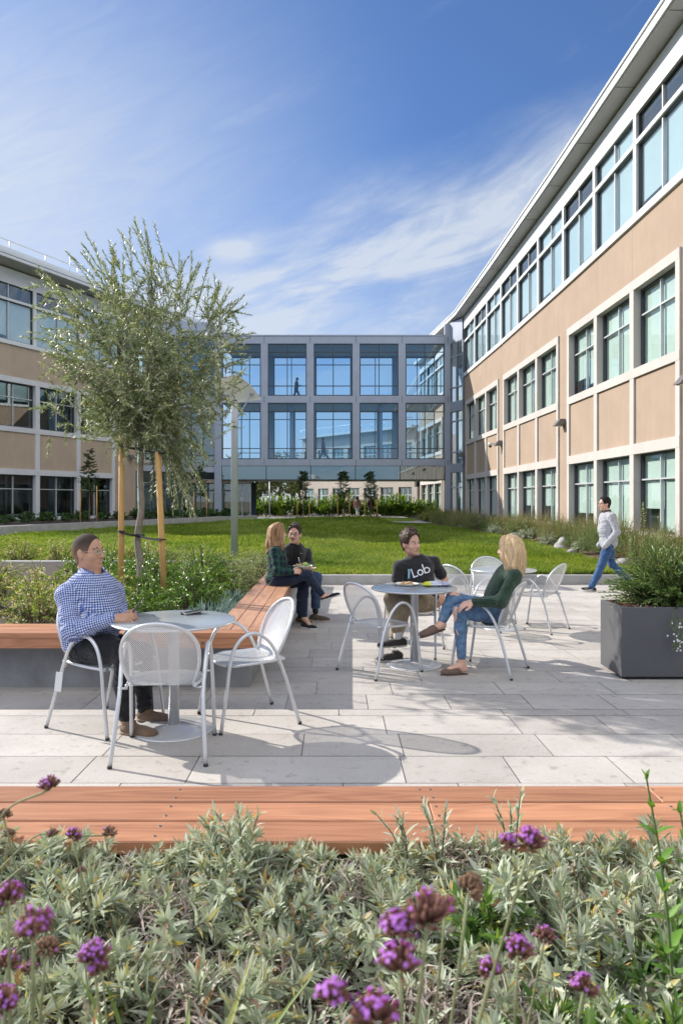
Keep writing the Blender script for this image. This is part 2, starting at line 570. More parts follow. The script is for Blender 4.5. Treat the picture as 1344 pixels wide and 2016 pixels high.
def grassmat():
    t = NT('grass_blade'); g = t.n('NewGeometry'); v = t.coord('Object')
    c = t.ramp(g.outputs['Random Per Island'], [(0, (.13, .21, .026)), (.45, (.23, .32, .045)), (.8, (.33, .395, .075)), (1, (.50, .45, .18))])
    tone = t.ramp(t.noise(v, .32, 4, .6, .6), [(.32, (.50, .62, .50)), (.50, (.82, .88, .80)), (.68, (1.12, 1.05, 1.15))])
    c = t.mix(1.0, c, tone, 'MULTIPLY')
    p = t.n('BsdfPrincipled', {'Base Color': c, 'Roughness': .6, 'Specular IOR Level': .2})
    tr = t.n('BsdfTranslucent', {'Color': t.mix(1.0, c, (1, 1, .5), 'MULTIPLY')}); m = t.n('MixShader', {0: .5})
    t.t.links.new(p.outputs[0], m.inputs[1]); t.t.links.new(tr.outputs[0], m.inputs[2])
    return t.surf(m)
gmat = grassmat()
tag(link('lawn_grass', grass(), None, gmat), 'long green meadow grass covering the courtyard lawn behind the kerb', 'grass', kind='stuff')

# beds
sheet('planting_bed_soil', [(-10, 6.3), (-1.02, 6.3), (-1.02, 14.4), (-10, 14.4)], 0.30, soil)
bb_ = grid_sheet('border_bed_soil', 5.0, 9.5, 14.6, 51, 60, 160, lambda X, Y: lawn_z(X, Y) + np.where(X > np.interp(Y, [14.5, 18.4, 26, 30, 40, 60], [6.6, 6.55, 6.9, 6.5, 5.6, 5.2]), .035 + .02 * np.sin(X * 9) * np.sin(Y * 7), -.06), pmat('mulch', (0.12, 0.075, 0.05), 0.95, var=0.5, scale=12, bump=0.8, bscale=50))
tag(bb_, kind='structure')
sheet('front_bed_soil', [(-3.5, 0.35), (3.5, 0.35), (3.5, 2.22), (-3.5, 2.22)], 0.34, soil)
sheet('path', [(3.3, 43.2), (4.9, 41.0), (5.7, 41.0), (5.4, 60), (2.6, 60), (2.7, 44)], 0.235, concrete)
sheet('entrance_paving', [(-24, 51.5), (2.6, 51.5), (2.6, 60), (-24, 60)], 0.18, concrete)

# kerb at the back of the patio
b = MB().box((-10, 14.18, -0.3), (-1.03, 14.396, .335)); tag(b.build('bed_wall', concrete, None, .008), 'low concrete wall closing the planting bed behind the olive tree', 'wall')
b = MB().box((-10, 14.40, -0.35), (8.6, 14.58, 0.035))
k = b.build('kerb_wall', concrete, None, 0.008)
tag(k, 'low grey concrete kerb between the patio and the lawn', 'kerb')
# ================================================================ buildings
def stucco(name, col):
    t = NT(name)
    v = t.coord('Object')
    c = t.ramp(t.noise(v, 0.8, 6, 0.65), [(0.25, tuple(x * 0.90 for x in col)), (0.75, tuple(x * 1.07 for x in col))])
    st = t.ramp(t.noise(t.coord('Object', (3.0, 3.0, 0.35)), 1.5, 5, 0.6), [(0.35, (0.965, 0.96, 0.955)), (0.62, (1.01, 1.01, 1.01))])
    c = t.mix(1.0, c, st, 'MULTIPLY')
    b = t.n('Bump', {'Height': t.noise(v, 55, 4, 0.7), 'Strength': 0.3, 'Distance': 0.01})
    return t.surf(t.n('BsdfPrincipled', {'Base Color': c, 'Roughness': 0.9, 'Normal': b, 'Specular IOR Level': 0.2}))
M_wall = stucco('beige_stucco', (0.385, 0.295, 0.228))
M_wall2 = stucco('beige_stucco_lifted', (0.46, 0.36, 0.275))  # same beige stucco, colour lightened to lift the left building's shade
M_cast = stucco('white_precast', (0.52, 0.49, 0.465))
M_panel = pmat('white_metal_panel', (0.66, 0.675, 0.69), 0.4, 0.0, 0.05, 1.0)
M_soffit = pmat('soffit_panel', (0.40, 0.40, 0.40), 0.6, 0.0, 0.06, 1.0)
M_alu = pmat('silver_aluminium', (0.34, 0.375, 0.45), 0.38, 0.3, 0.06, 1.5)
M_dark = pmat('dark_window_frame', (0.055, 0.062, 0.072), 0.4, 0.2, 0.1, 4)
M_mull = pmat('pale_mullion', (0.56, 0.58, 0.60), 0.4, 0.3, 0.05, 3)
M_blind = pmat('roller_blind', (0.72, 0.76, 0.73), 0.85, 0, 0.06, 0.6)
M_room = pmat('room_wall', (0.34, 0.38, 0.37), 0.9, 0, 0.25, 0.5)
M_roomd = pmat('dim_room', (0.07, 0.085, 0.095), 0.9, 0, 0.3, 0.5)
G_teal = glassmat('teal_glass', (0.79, 0.89, 0.86), 0.15, (0.95, 1, 1))
G_blue = glassmat('blue_glass', (0.74, 0.86, 0.91), 0.20, (0.92, 0.98, 1))
G_shade = glassmat('green_glass', (0.55, 0.74, 0.68), 0.22, (0.92, 1.0, 0.98))
G_bridge = glassmat('bridge_glass', (0.64, 0.81, 0.94), 0.10, (0.85, 0.95, 1.0))
G_band = glassmat('spandrel_glass', (0.10, 0.22, 0.30), 0.30, (0.75, 0.92, 1.0))

def frame_of(A, B, side):
    """facade frame: s runs from A to B, n outwards (side=+1: to the left of A>B), z up from the camera's height"""
    A = np.array(A, float); B = np.array(B, float)
    L = np.linalg.norm(B - A); t = (B - A) / L
    nrm = np.array([-t[1], t[0]]) * side
    def fr(s, n, z):
        p = A + t * s + nrm * n
        return (p[0], p[1], z + H)
    return fr, L

def win(parent, fr, s0, s1, z0, z1, n, vs=(0.5,), hs=(0.67,), glass=G_teal, fw=0.07, mw=0.045, blind=None, depth=0.10, rng=random, wname='window', flip=False):
    m = MB()
    m.box((s0, n - depth, z0), (s0 + fw, n, z1), fr); m.box((s1 - fw, n - depth, z0), (s1, n, z1), fr)
    m.box((s0 + fw, n - depth, z0), (s1 - fw, n, z0 + fw), fr); m.box((s0 + fw, n - depth, z1 - fw), (s1 - fw, n, z1), fr)
    w = m.build(wname, M_dark, parent)
    q = MB()
    zs = [z0 + (z1 - z0) * h for h in hs]
    for h in zs: q.box((s0 + fw, n - depth + .01, h - mw / 2), (s1 - fw, n + .012, h + mw / 2), fr)
    zz = [z0 + fw] + [h for h in zs] + [z1 - fw]
    for v in vs:
        s = s0 + (s1 - s0) * v
        for i in range(len(zz) - 1):
            a = zz[i] + (mw / 2 if i else 0); c = zz[i + 1] - (mw / 2 if i < len(zz) - 2 else 0)
            q.box((s - mw / 2, n - depth + .01, a), (s + mw / 2, n + .01, c), fr)
    q.build('mullion', M_mull, w)
    g = MB(); V = [fr(s0 + fw, n - .05, z0 + fw), fr(s1 - fw, n - .05, z0 + fw), fr(s1 - fw, n - .05, z1 - fw), fr(s0 + fw, n - .05, z1 - fw)]
    g.add(V, [(0, 1, 2, 3)]); g.build('pane', glass, w)
    if blind:
        bm = MB(); lo, cut = blind
        zt = z1 - 0.02; zb = z0 + (z1 - z0) * lo
        if cut is None:
            bm.box((s0 + .03, n - .13, zb), (s1 - .03, n - .125, zt), fr)
        else:
            k = s0 + (s1 - s0) * 0.5
            bm.box((s0 + .03, n - .13, zb), (k - .03, n - .125, zt), fr); bm.box((k + .03, n - .13, z0 + (z1 - z0) * cut), (s1 - .03, n - .125, zt), fr)
        bm.build('blind', M_blind, w)
    return w

ZG0, ZG1 = -0.96, 1.42        # ground floor window
ZM0, ZM1 = 4.06, 6.50
ZR0, ZRT, ZR1 = 8.78, 11.0, 11.86
def storey_segment(root, A, B, side, wallmb, bandmb, mat_cast, glass_low, glass_up, seed, ground=-1.75, ribbon=True, glass_ground=None, blinds=True, gap=0.55, nb=3):
    fr, L = frame_of(A, B, side)
    rng = random.Random(seed)
    g0, g1 = gap, L - gap
    bay = (g1 - g0) / nb
    pw = 0.15                                   # half pier
    # stucco
    wallmb.box((0, -.3, ground), (g0 - .0, 0, 6.8), fr); wallmb.box((g1, -.3, ground), (L, 0, 6.8), fr)
    wallmb.box((0, -.3, 6.8), (L, 0, 8.55), fr)
    for i in range(nb):
        a = g0 + bay * i; c = a + bay
        wallmb.box((a + pw, -.3, 1.74), (c - pw, 0.0, 3.78), fr)
    wallmb.box((g0, -.3, ground), (g1, 0.0, -1.42), fr)
    # precast surround
    s = MB(); o = .07
    s.box((g0, -.26, 6.5), (g1, o, 6.8), fr)
    s.box((g0, -.26, 3.78), (g1, o + .003, 4.06), fr)
    s.box((g0, -.26, 1.42), (g1, o + .003, 1.74), fr)
    s.box((g0, -.26, -1.42), (g1, o + .02, -0.96), fr)
    for i in range(nb + 1):
        c = g0 + bay * i; a, d = c - pw, c + pw
        if i == 0: a, d = g0, g0 + pw * 1.6
        if i == nb: a, d = g1 - pw * 1.6, g1
        for z0, z1 in ((-.96, 1.42), (1.74, 3.78), (4.06, 6.5)):
            s.box((a, -.26, z0), (d, o - .004, z1), fr)
    s.build('window_surround', mat_cast, root)
    for i in range(nb):
        a = g0 + bay * i + (pw if i else pw * 1.6); c = g0 + bay * (i + 1) - (pw if i < nb - 1 else pw * 1.6)
        win(root, fr, a, c, ZM0, ZM1, -.16, glass=glass_low, blind=(rng.choice([0.02, .02, .12]), rng.choice([None, .02, .25])) if blinds else ((.62, None) if rng.random() < .5 else None))
        win(root, fr, a, c, ZG0, ZG1, -.16, glass=glass_ground or glass_low, blind=(rng.choice([0.02, .2, .02]), rng.choice([None, .02, .3])) if blinds else None)
    # white band under and over the ribbon, posts
    bandmb.box((0, -.3, 8.55), (L, .09, ZR0), fr)
    bandmb.box((0, -.3, ZR1), (L, .05, 12.68), fr)
    if ribbon:
        rb = L / 3
        for i in range(3):
            bandmb.box((i * rb - .11, -.22, ZR0), (i * rb + .11, .05, ZR1), fr)
            bandmb.box((i * rb + .11, -.12, ZRT - .07), ((i + 1) * rb - .11, .045, ZRT + .07), fr)
            win(root, fr, i * rb + .11, (i + 1) * rb - .11, ZR0, ZRT - .07, -.03, vs=(.5,), hs=(), glass=glass_up, fw=.05, mw=.06, blind=(rng.choice([.02, .02, .12]), rng.choice([None, .16, .02])), wname='ribbon_window')
            win(root, fr, i * rb + .11, (i + 1) * rb - .11, ZRT + .07, ZR1, -.03, vs=(.5,), hs=(), glass=glass_up, fw=.045, mw=.06, blind=(.05, None) if rng.random() < .45 else None, wname='transom_window')
    return fr, L

def path_box(mb, pts, side, n0, n1, z0, z1):
    """a strip of boxes along a plan polyline with mitred corners"""
    P = [np.array(p, float) for p in pts]
    offs = []
    for i, p in enumerate(P):
        t0 = P[i] - P[i - 1] if i else P[1] - P[0]
        t1 = P[i + 1] - P[i] if i < len(P) - 1 else t0
        t0 = t0 / np.linalg.norm(t0); t1 = t1 / np.linalg.norm(t1)
        a = np.array([-t0[1], t0[0]]) * side; b = np.array([-t1[1], t1[0]]) * side
        m = (a + b); m /= np.linalg.norm(m); m = m / max(0.4, np.dot(m, a))
        offs.append((p, m))
    for i in range(len(P) - 1):
        (p, m), (q, k) = offs[i], offs[i + 1]
        c = [p + m * n0, p + m * n1, q + k * n1, q + k * n0]
        V = [(x[0], x[1], z0 + H) for x in c] + [(x[0], x[1], z1 + H) for x in c]
        Fs = [(0, 1, 2, 3), (7, 6, 5, 4), (0, 4, 5, 1), (1, 5, 6, 2), (2, 6, 7, 3), (3, 7, 4, 0)]
        if side > 0: Fs = [tuple(reversed(f)) for f in Fs]
        mb.add(V, Fs)

def curtain(root, A, B, side, z0, z1, nv, zs, glass, n=0.0, mw=.09, frame=M_alu, name='curtain_wall', panes='pane'):
    fr, L = frame_of(A, B, side)
    m = MB()
    zl = [z0] + list(zs) + [z1]
    for i in range(nv + 1):
        s = L * i / nv
        m.box((s - mw / 2, n - .15, z0), (s + mw / 2, n + .03, z1), fr)
    for z in zl: 
        for i in range(nv):
            m.box((L * i / nv + mw / 2, n - .13, z - mw / 2), (L * (i + 1) / nv - mw / 2, n + .02, z + mw / 2), fr)
    w = m.build(name, frame, root)
    for i in range(nv):
        g = MB(); a, c = L * i / nv, L * (i + 1) / nv
        g.add([fr(a, n - .05, z0), fr(c, n - .05, z0), fr(c, n - .05, z1), fr(a, n - .05, z1)], [(0, 1, 2, 3)])
        g.build(panes, glass, w)
    return w, fr, L

# ---------------------------------------------------------------- the sunlit building on the right
def XR(d): return 9.27 - 0.00050 * (max(d, 24) - 24) ** 2
PER = 10.35
nodes = [8.10 - PER, 8.10, 18.50, 28.85, 39.25, 49.30]
rb = thing('office_building', 'long beige office building in full sun with white framed windows and overhanging flat roof', 'building', (9.27, 30, 0))
def rchild(o): return o
rroot = rb
rroot.location = (0, 0, 0)
wall, band = MB(), MB()
path = [(XR(d), d) for d in nodes]
for i in range(len(nodes) - 1):
    storey_segment(rroot, path[i], path[i + 1], 1, wall, band, M_cast, G_teal, G_blue, 20 + i)
wall.build('wall', M_wall, rroot)
band.build('metal_band', M_panel, rroot)
# glazed corner where the link bridge joins
for (z0, z1, zs) in ((-1.75, 2.0, (0.9,)), (2.55, 6.3, (3.4, 5.6)), (6.95, 11.2, (8.0, 10.2))):
    curtain(rroot, (8.85, 49.42), (8.22, 50.95), 1, z0, z1, 2, zs, G_blue, mw=.10)
cb = MB()
frc, Lc = frame_of((8.85, 49.42), (8.22, 50.95), 1)
for z0, z1 in ((2.0, 2.55), (6.3, 6.95), (11.2, 12.68)): cb.box((0, -.3, z0), (Lc, .05, z1), frc)
cb.box((7.82, 50.86, -1.75 + H), (8.2, 51.3, 12.6 + H))
cb.build('corner_panel', M_alu, rroot)
curtain(rroot, (8.25, 51.6), (8.75, 57.2), 1, -1.75, 2.4, 4, (.9,), G_shade, mw=.1, frame=M_dark, name='entrance_glazing')
rpath = [(XR(d), d) for d in (-2.2, 8.1, 18.5, 28.85, 39.25, 49.3)] + [(8.1, 57.0)]
rf = MB(); path_box(rf, rpath, 1, -0.3, 0.62, 12.76, 12.80); path_box(rf, rpath, 1, -14, 0.45, 12.80, 12.98)
so_ = rf.build('soffit', M_soffit, rroot)
for i in range(len(nodes) - 1):
    fr, L = frame_of(path[i], path[i + 1], 1)
    for k in range(3):
        sj = MB(); sj.box((L * k / 3, .06, 12.752), (L * k / 3 + .02, .6, 12.76), fr); sj.build('soffit_joint', M_dark, so_)
fa = MB(); path_box(fa, rpath, 1, 0.45, 0.68, 12.80, 13.06); path_box(fa, rpath, 1, 0.40, 0.73, 13.06, 13.14); fa.build('roof_fascia', M_panel, rroot)
ro = MB()
for d in (19.5, 25, 34.5, 44): ro.tube([(XR(d) - .35, d, 13.1 + H), (XR(d) - .35, d, 13.55 + H)], .025, 6)
ro.build('roof_rod', M_panel, rroot)
ji = MB()                      # dark joints across the stucco
for i in range(len(nodes) - 1):
    fr, L = frame_of(path[i], path[i + 1], 1)
    for a, c in ((0.0, .5), (L - .5, L)):
        for z in (6.55, 3.9, 1.55): ji.box((a, 0, z), (c, .003, z + .025), fr)
    ji.box((-.012, 0, -1.7), (.012, .0035, 8.5), fr)
    for f in (.36, .64): ji.box((L * f, 0, 6.82), (L * f + .02, .003, 8.5), fr)
ji.build('stucco_joint', pmat('joint_line', (0.34, 0.27, 0.21), 0.9), rroot)
inn = MB()
for i in range(len(path) - 1):
    fr, L = frame_of(path[i], path[i + 1], 1)
    inn.box((0, -3.6, -1.7), (L, -3.5, 12.6), fr)
    for z in (-1.75, 2.1, 6.9, 12.3): inn.box((0, -3.5, z), (L, -.31, z + .25), fr)
    for s in (0.05, L / 3, 2 * L / 3): inn.box((s - .06, -3.5, -1.5), (s + .06, -.42, 12.3), fr)
inn.box((10.5, 49.6, -.2), (10.6, 57, 12.6 + H))
inn.build('interior', M_room, rroot)
base = MB(); path_box(base, rpath[:6], 1, 0.0, 0.10, -1.9, -1.44); base.build('plinth', M_cast, rroot)

# the wing that carries on beyond the bridge
wg = thing('office_building', 'beige wing with white framed windows beyond the right end of the bridge', 'building')
pfar = [(8.75, 57.25), (8.0, 67.4)]
wall, band = MB(), MB()
fr, L = storey_segment(wg, pfar[0], pfar[1], 1, wall, band, M_cast, G_teal, G_blue, 40)
wall.build('wall', M_wall, wg); band.build('metal_band', M_panel, wg)
m = MB(); m.box((-.2, -9, 12.70), (L, .6, 13.0), fr); m.build('roof', M_panel, wg)
m = MB(); m.box((0, -3.6, -1.7), (L, -3.5, 12.6), fr); m.build('interior', M_room, wg)

# ---------------------------------------------------------------- the shaded building on the left
def PL(d): return (-18.2 + 0.48 * (d - 38.2), d)
lb = thing('office_building', 'shaded beige office building behind the olive tree with roof railing', 'building')
wall, band = MB(), MB()
A, B = PL(37.35), PL(46.72)
storey_segment(lb, A, B, -1, wall, band, pmat('grey_white_precast', (0.60, 0.60, 0.62), 0.85, var=.08, scale=1.0), G_shade, G_blue, 5, ground=-1.5, glass_ground=glassmat('dark_glass', (0.60, 0.68, 0.68), 0.12), blinds=False)
fr, L = frame_of(PL(36.1), PL(37.35), -1)
wall.box((0, -.3, -1.5), (L, 0, 8.55), fr); wall.box((0, -13, -1.5), (.3, -.3, 12.7), fr); band.box((0, -.3, 8.55), (L, .09, ZR0), fr); band.box((0, -.3, ZR0), (L, .03, 12.68), fr)
fr, L = frame_of(PL(46.72), PL(48.1), -1)
wall.box((0, -.3, -1.5), (L, 0, 8.55), fr); band.box((0, -.3, 8.55), (L, .09, ZR0), fr); band.box((0, -.3, ZR1), (L, .05, 12.68), fr)
win(lb, fr, .11, L - .05, ZR0, ZR1, -.03, vs=(), hs=(.75,), glass=G_blue, wname='ribbon_window')
wall.build('wall', M_wall2, lb); band.build('metal_band', M_panel, lb)
end = PL(48.1)
for (z0, z1, zs) in ((2.4, 6.6, (3.2, 5.9)), (7.0, 11.6, (8.0, 10.6))):
    curtain(lb, end, (-11.0, 50.3), -1, z0, z1, 3, zs, G_shade, mw=.08, frame=M_dark)
    curtain(lb, (-11.0, 50.3), (-8.62, 50.9), -1, z0, z1, 3, zs, G_shade, mw=.09, frame=M_dark)
curtain(lb, end, (-11.0, 50.6), -1, -1.4, 2.0, 3, (.9,), G_shade, mw=.09, frame=M_dark, name='lobby_glazing')
curtain(lb, (-11.0, 51.3), (-7.35, 51.4), -1, -1.35, 1.25, 4, (.7,), G_shade, mw=.10, frame=M_dark, name='lobby_glazing')
pn = MB()
for (P, Q) in ((end, (-11.0, 50.3)), ((-11.0, 50.3), (-8.62, 50.9))):
    fr, L = frame_of(P, Q, -1)
    for z0, z1 in ((2.0, 2.4), (6.6, 7.0), (11.6, 12.68)): pn.box((0, -.3, z0), (L, .06, z1), fr)
pn.box((-8.62, 50.75, -0.1), (-8.12, 51.3, 11.6 + H))
pn.build('metal_panel', M_alu, lb)
li = MB(); li.box((-11.0, 51.0, 1.25 + H), (-6.1, 51.5, 1.5 + H)); li.build('entrance_lintel', M_wall, lb)
# glass double door
dr = MB(); frd, _ = frame_of((-7.35, 51.35), (-6.1, 51.35), -1)
for s in (0, .6, 1.2): dr.box((s, -.06, -1.32), (s + .07, .03, 1.25), frd)
for z in (-1.32, .75, 1.18): dr.box((.07, -.05, z), (1.2, .02, z + .08), frd)
dd = dr.build('door', M_alu, lb)
pg = MB(); pg.add([frd(.05, -.02, -1.3), frd(1.2, -.02, -1.3), frd(1.2, -.02, 1.2), frd(.05, -.02, 1.2)], [(0, 1, 2, 3)]); pg.build('pane', G_shade, dd)
hd = MB()
for s in (.56, .70): hd.tube([frd(s, .05, -.35), frd(s, .05, .25)], .02, 6)
hd.build('handle', M_mull, dd)
lp = [PL(36.1), PL(48.1), PL(58.5)]
rf = MB(); path_box(rf, lp, -1, -.3, 1.15, 12.76, 12.80); path_box(rf, lp, -1, -14, .95, 12.80, 13.0); rf.build('soffit', M_soffit, lb)
fa = MB(); path_box(fa, lp, -1, .95, 1.22, 12.80, 13.16); path_box(fa, lp, -1, .55, .95, 13.0, 13.42); fa.build('roof_fascia', M_panel, lb)
fa2 = MB(); path_box(fa2, lp, -1, 1.22, 1.235, 12.96, 12.985); fa2.build('fascia_joint', M_dark, lb)
rl = MB(); fr, L = frame_of(lp[0], lp[2], -1)
for z in (13.95, ): rl.tube([fr(0, .6, z), fr(L, .6, z)], .03, 6)
for s in np.arange(.3, L, 2.4): rl.tube([fr(s, .6, 13.3), fr(s, .6, 13.95)], .028, 6)
for s in (1.5, 7.1, 15.2, 21): rl.tube([fr(s, .4, 13.3), fr(s, .4, 14.45)], .022, 6)
rl.build('roof_railing', M_mull, lb)
inn = MB(); fr, L = frame_of(PL(36.1), PL(48.1), -1)
inn.box((0, -4.6, -1.6), (L, -4.5, 12.6), fr)
for z in (-1.5, 2.1, 6.9, 12.3): inn.box((0, -4.5, z), (L, -.31, z + .25), fr)
for s in (.02, L / 4, L / 2, 3 * L / 4, L): inn.box((s, -4.5, -1.3), (s + .1, -.5, 12.3), fr)
inn.box((-14.5, 54, -.3), (-6.0, 54.1, 2.9)); inn.box((-14.5, 53.5, 2.9), (-8.6, 53.6, 12.6 + H))
for z in (2.9, 8.2): inn.box((-14.0, 51.45, z), (-8.65, 53.5, z + .3))
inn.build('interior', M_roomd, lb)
# the strip lights seen through the ground floor windows
t = NT('strip_light'); lm = t.surf(t.n('Emission', {'Color': (1, .93, .82), 'Strength': 2.2}))
cl_ = MB(); fr, L = frame_of(A, B, -1)
for s in (1.6, 3.4, 5.6, 8.0): cl_.box((s, -1.9, 1.95), (s + 1.0, -1.8, 2.0), fr); 
cl_.build('ceiling_light', lm, lb)
for s in (2.2, 5.3, 7.4):
    dk = MB(); dk.box((s, -1.6, -.85), (s + 1.4, -1.0, -.80), fr)
    for a in (s + .05, s + 1.3): dk.box((a, -1.55, -1.25), (a + .05, -1.05, -.85), fr)
    dk.build('desk', M_blind, lb)

# ---------------------------------------------------------------- the glass link bridge
br = thing('glass_bridge', 'two storey glass link bridge joining the two office buildings', 'bridge')
YB = 50.8; x0 = -8.09; pitch = 3.273; pw_ = 2.77
def bz(z): return z + H
X0, X1 = -8.12, 7.80
fm = MB()
for yb, dy in ((YB, 1), (YB + 5.0, -1)):
    ya, yc = (yb, yb + .30) if dy > 0 else (yb - .30, yb)
    for z0, z1 in ((11.2, 11.74), (6.97, 7.47), (2.47, 2.94)):
        fm.box((X0, ya, bz(z0)), (X1, yc, bz(z1)))
    fm.box((X0 - .4, ya - .04, bz(11.74)), (X1, yc + .04, bz(11.82)))
    for i in range(6):
        a = x0 + pitch * (i - 1) + pw_ if i else X0 - .0; c = x0 + pitch * i if i < 5 else X1
        if i == 0: c = x0
        if c - a < .05: continue
        for z0, z1 in ((7.47, 11.2), (2.94, 6.97)): fm.box((a, ya + .004, bz(z0)), (c, yc - .004, bz(z1)))
fm.build('frame', M_alu, br)
jm_ = MB()
for i in range(6):
    xx = x0 + pitch * i - (pitch - pw_) / 2
    for z0, z1 in ((11.22, 11.72), (6.99, 7.45), (2.49, 2.92)): jm_.box((xx - .015, YB - .004, bz(z0)), (xx + .015, YB, bz(z1)))
jm_.build('panel_joint', M_dark, br)
rs = MB(); rs.box((X0, YB + .31, bz(11.25)), (X1, YB + 4.69, bz(11.7))); rs.build('roof', M_soffit, br)
for z in (6.98, 2.5):
    fs = MB(); fs.box((X0, YB + .31, bz(z)), (X1, YB + 4.69, bz(z + .44))); fs.build('floor', M_soffit, br)
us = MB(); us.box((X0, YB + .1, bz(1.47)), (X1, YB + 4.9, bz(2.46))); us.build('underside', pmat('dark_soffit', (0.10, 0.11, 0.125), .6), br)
for yb, dy in ((YB, 1), (YB + 5.0, -1)):
    side = -1 if dy > 0 else 1
    for i in range(5):
        for z0, z1 in ((7.47, 11.2), (2.94, 6.97)):
            a = x0 + pitch * i
            frb, _ = frame_of((a, yb), (a + pw_, yb), side)
            win(br, frb, 0, pw_, z0, z1, -.05, vs=(.5,), hs=(.19, .84), glass=G_bridge, fw=.07, mw=.055, wname='window')
for ch in br.children:
    if ch.name.startswith('window'):
        for m in ch.children:
            if m.name.startswith('mullion'): m.data.materials[0] = M_dark
bw = MB(); Lb = X1 - X0
for i in range(5):
    a = X0 + Lb * i / 5 + .03; c = X0 + Lb * (i + 1) / 5 - .03
    g = MB(); g.box((a, YB + .04, bz(1.50)), (c, YB + .06, bz(2.44))); g.build('spandrel_pane', G_band, br)
bb = MB()
for i in range(6): bb.box((X0 + Lb * i / 5 - .03, YB + .02, bz(1.45)), (X0 + Lb * i / 5 + .03, YB + .08, bz(2.47)))
bb.box((X0, YB + .015, bz(1.43)), (X1, YB + .09, bz(1.5)))
bb.build('spandrel_frame', M_dark, br)
pp = MB()
for x in (-3.2, 3.3): 
    for y in (YB + 1.0, YB + 4.0): pp.box((x - .12, y - .12, bz(2.94)), (x + .12, y + .12, bz(6.97)))
pp.build('pillar', M_alu, br)

# ---------------------------------------------------------------- buildings beyond the bridge
bk = thing('office_building', 'low pale building seen far behind, under the glass bridge', 'building')
A, B = (-3.8, 82.0), (7.6, 68.5)
fr, L = frame_of(A, B, 1)
fr, L = frame_of(A, B, -1)
w = MB(); c = MB()
n = 7; bay = L / n
w.box((0, -.3, -2), (L, 0, -1.0 + .35), fr); w.box((0, -.3, 1.3), (L, 0, 3.4), fr); w.box((0, -.3, 5.6), (L, 0, 7.0), fr)
w.box((0, -8, -2), (L, -7.9, 7.0), fr)
for i in range(n + 1):
    a = i * bay
    for z0, z1 in ((-.65, 1.3), (3.4, 5.6)): w.box((a - .35, -.3, z0), (a + .35, 0, z1), fr)
w.build('wall', stucco('pale_stucco', (0.56, 0.50, 0.44)), bk)
for i in range(n):
    a = i * bay
    for z0, z1 in ((-.65, 1.3), (3.4, 5.6)): win(bk, fr, a + .35, a + bay - .35, z0, z1, -.12, vs=(.33, .67), hs=(.6,), glass=G_shade, mw=.09)
c.box((-.2, -.4, 7.0), (L + .2, .6, 7.25), fr); c.build('roof', M_panel, bk)
rl = MB(); rl.tube([fr(0, .3, 8.0), fr(L, .3, 8.0)], .03, 6)
for s in np.arange(.2, L, 1.7): rl.tube([fr(s, .3, 7.25), fr(s, .3, 8.0)], .025, 6)
rl.build('roof_railing', M_mull, bk)
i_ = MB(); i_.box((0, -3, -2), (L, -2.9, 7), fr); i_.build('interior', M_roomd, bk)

cw = MB(); cw.box((3.9, 60.6, 0.0), (7.9, 60.8, 1.25)); tag(cw.build('garden_wall', M_cast), 'pale low wall beyond the path under the bridge', 'wall')
pt = MB(); pt.tube([(-8.9 + 3.6, 57.5, 0), (-8.9 + 3.6, 57.5, 3.2)], .05, 8); tag(pt.build('steel_post', M_mull), 'thin steel post under the far side of the bridge', 'post')

# ---------------------------------------------------------------- wall lamps and camera
def wall_lamp(x, y, z, nx, ny, label, group='wedge wall lamps', s=1.0):
    t = thing('wall_lamp', label, 'lamp', (x, y, z), math.atan2(ny, nx), group)
    m = MB()
    V = [(0, -.2, 0), (0, .2, 0), (.42, .2, -.03), (.42, -.2, -.03), (0, -.2, .24), (0, .2, .24), (.2, .2, .24), (.2, -.2, .24)]
    m.add([tuple(c * s for c in v) for v in V], [(0, 1, 2, 3), (7, 6, 5, 4), (0, 4, 5, 1), (1, 5, 6, 2), (2, 6, 7, 3), (3, 7, 4, 0)])
    m.build('housing', pmat('lamp_bronze', (0.16, 0.15, 0.145), 0.45, 0.4), t, .006)
    l = MB(); l.box((.05 * s, -.15 * s, -.045 * s), (.34 * s, .15 * s, -.028 * s)); l.build('lens', M_blind, t)
    return t
for d, lab in ((18.5, 'grey wedge wall lamp at the right edge above the planter'), (28.85, 'grey wedge wall lamp between the near and middle window groups'), (39.25, 'grey wedge wall lamp beside the white security camera')):
    wall_lamp(XR(d), d, 3.05 + H, -1, 0, lab)
wall_lamp(8.82, 49.1, 3.05 + H, -1, 0, 'grey wedge wall lamp near the glass corner by the bridge')
e = PL(47.5)
wall_lamp(e[0], e[1], 2.8 + H, .88, -.42, 'dark wedge wall lamp on the shaded left building')
sc_ = thing('security_camera', 'white security camera on a bracket beside a wall lamp', 'camera', (XR(39.6), 39.55, 3.05 + H), PI)
m = MB(); m.tube([(0, 0, .12), (.55, 0, .12)], .03, 8); m.build('bracket', M_panel, sc_)
m = MB(); m.tube([(.55, 0, .16), (.55, 0, -.02)], .10, 14); m.build('housing', M_panel, sc_)
m = MB(); m.lathe([(.001, -.13), (.05, -.115), (.085, -.07), (.095, -.02)], 14, (.55, 0, 0)); m.build('dome', pmat('smoked_dome', (.03, .03, .035), .1), sc_)
# ================================================================ benches
M_wood = woodmat('ipe_wood_x', (0.49, 0.240, 0.132), (0.255, 0.108, 0.056), 0, .22)
M_woody = woodmat('ipe_wood_y', (0.52, 0.30, 0.19), (0.30, 0.15, 0.088), 1, .16)
M_screw = pmat('screw_steel', (0.20, 0.19, 0.18), 0.4, 0.8)

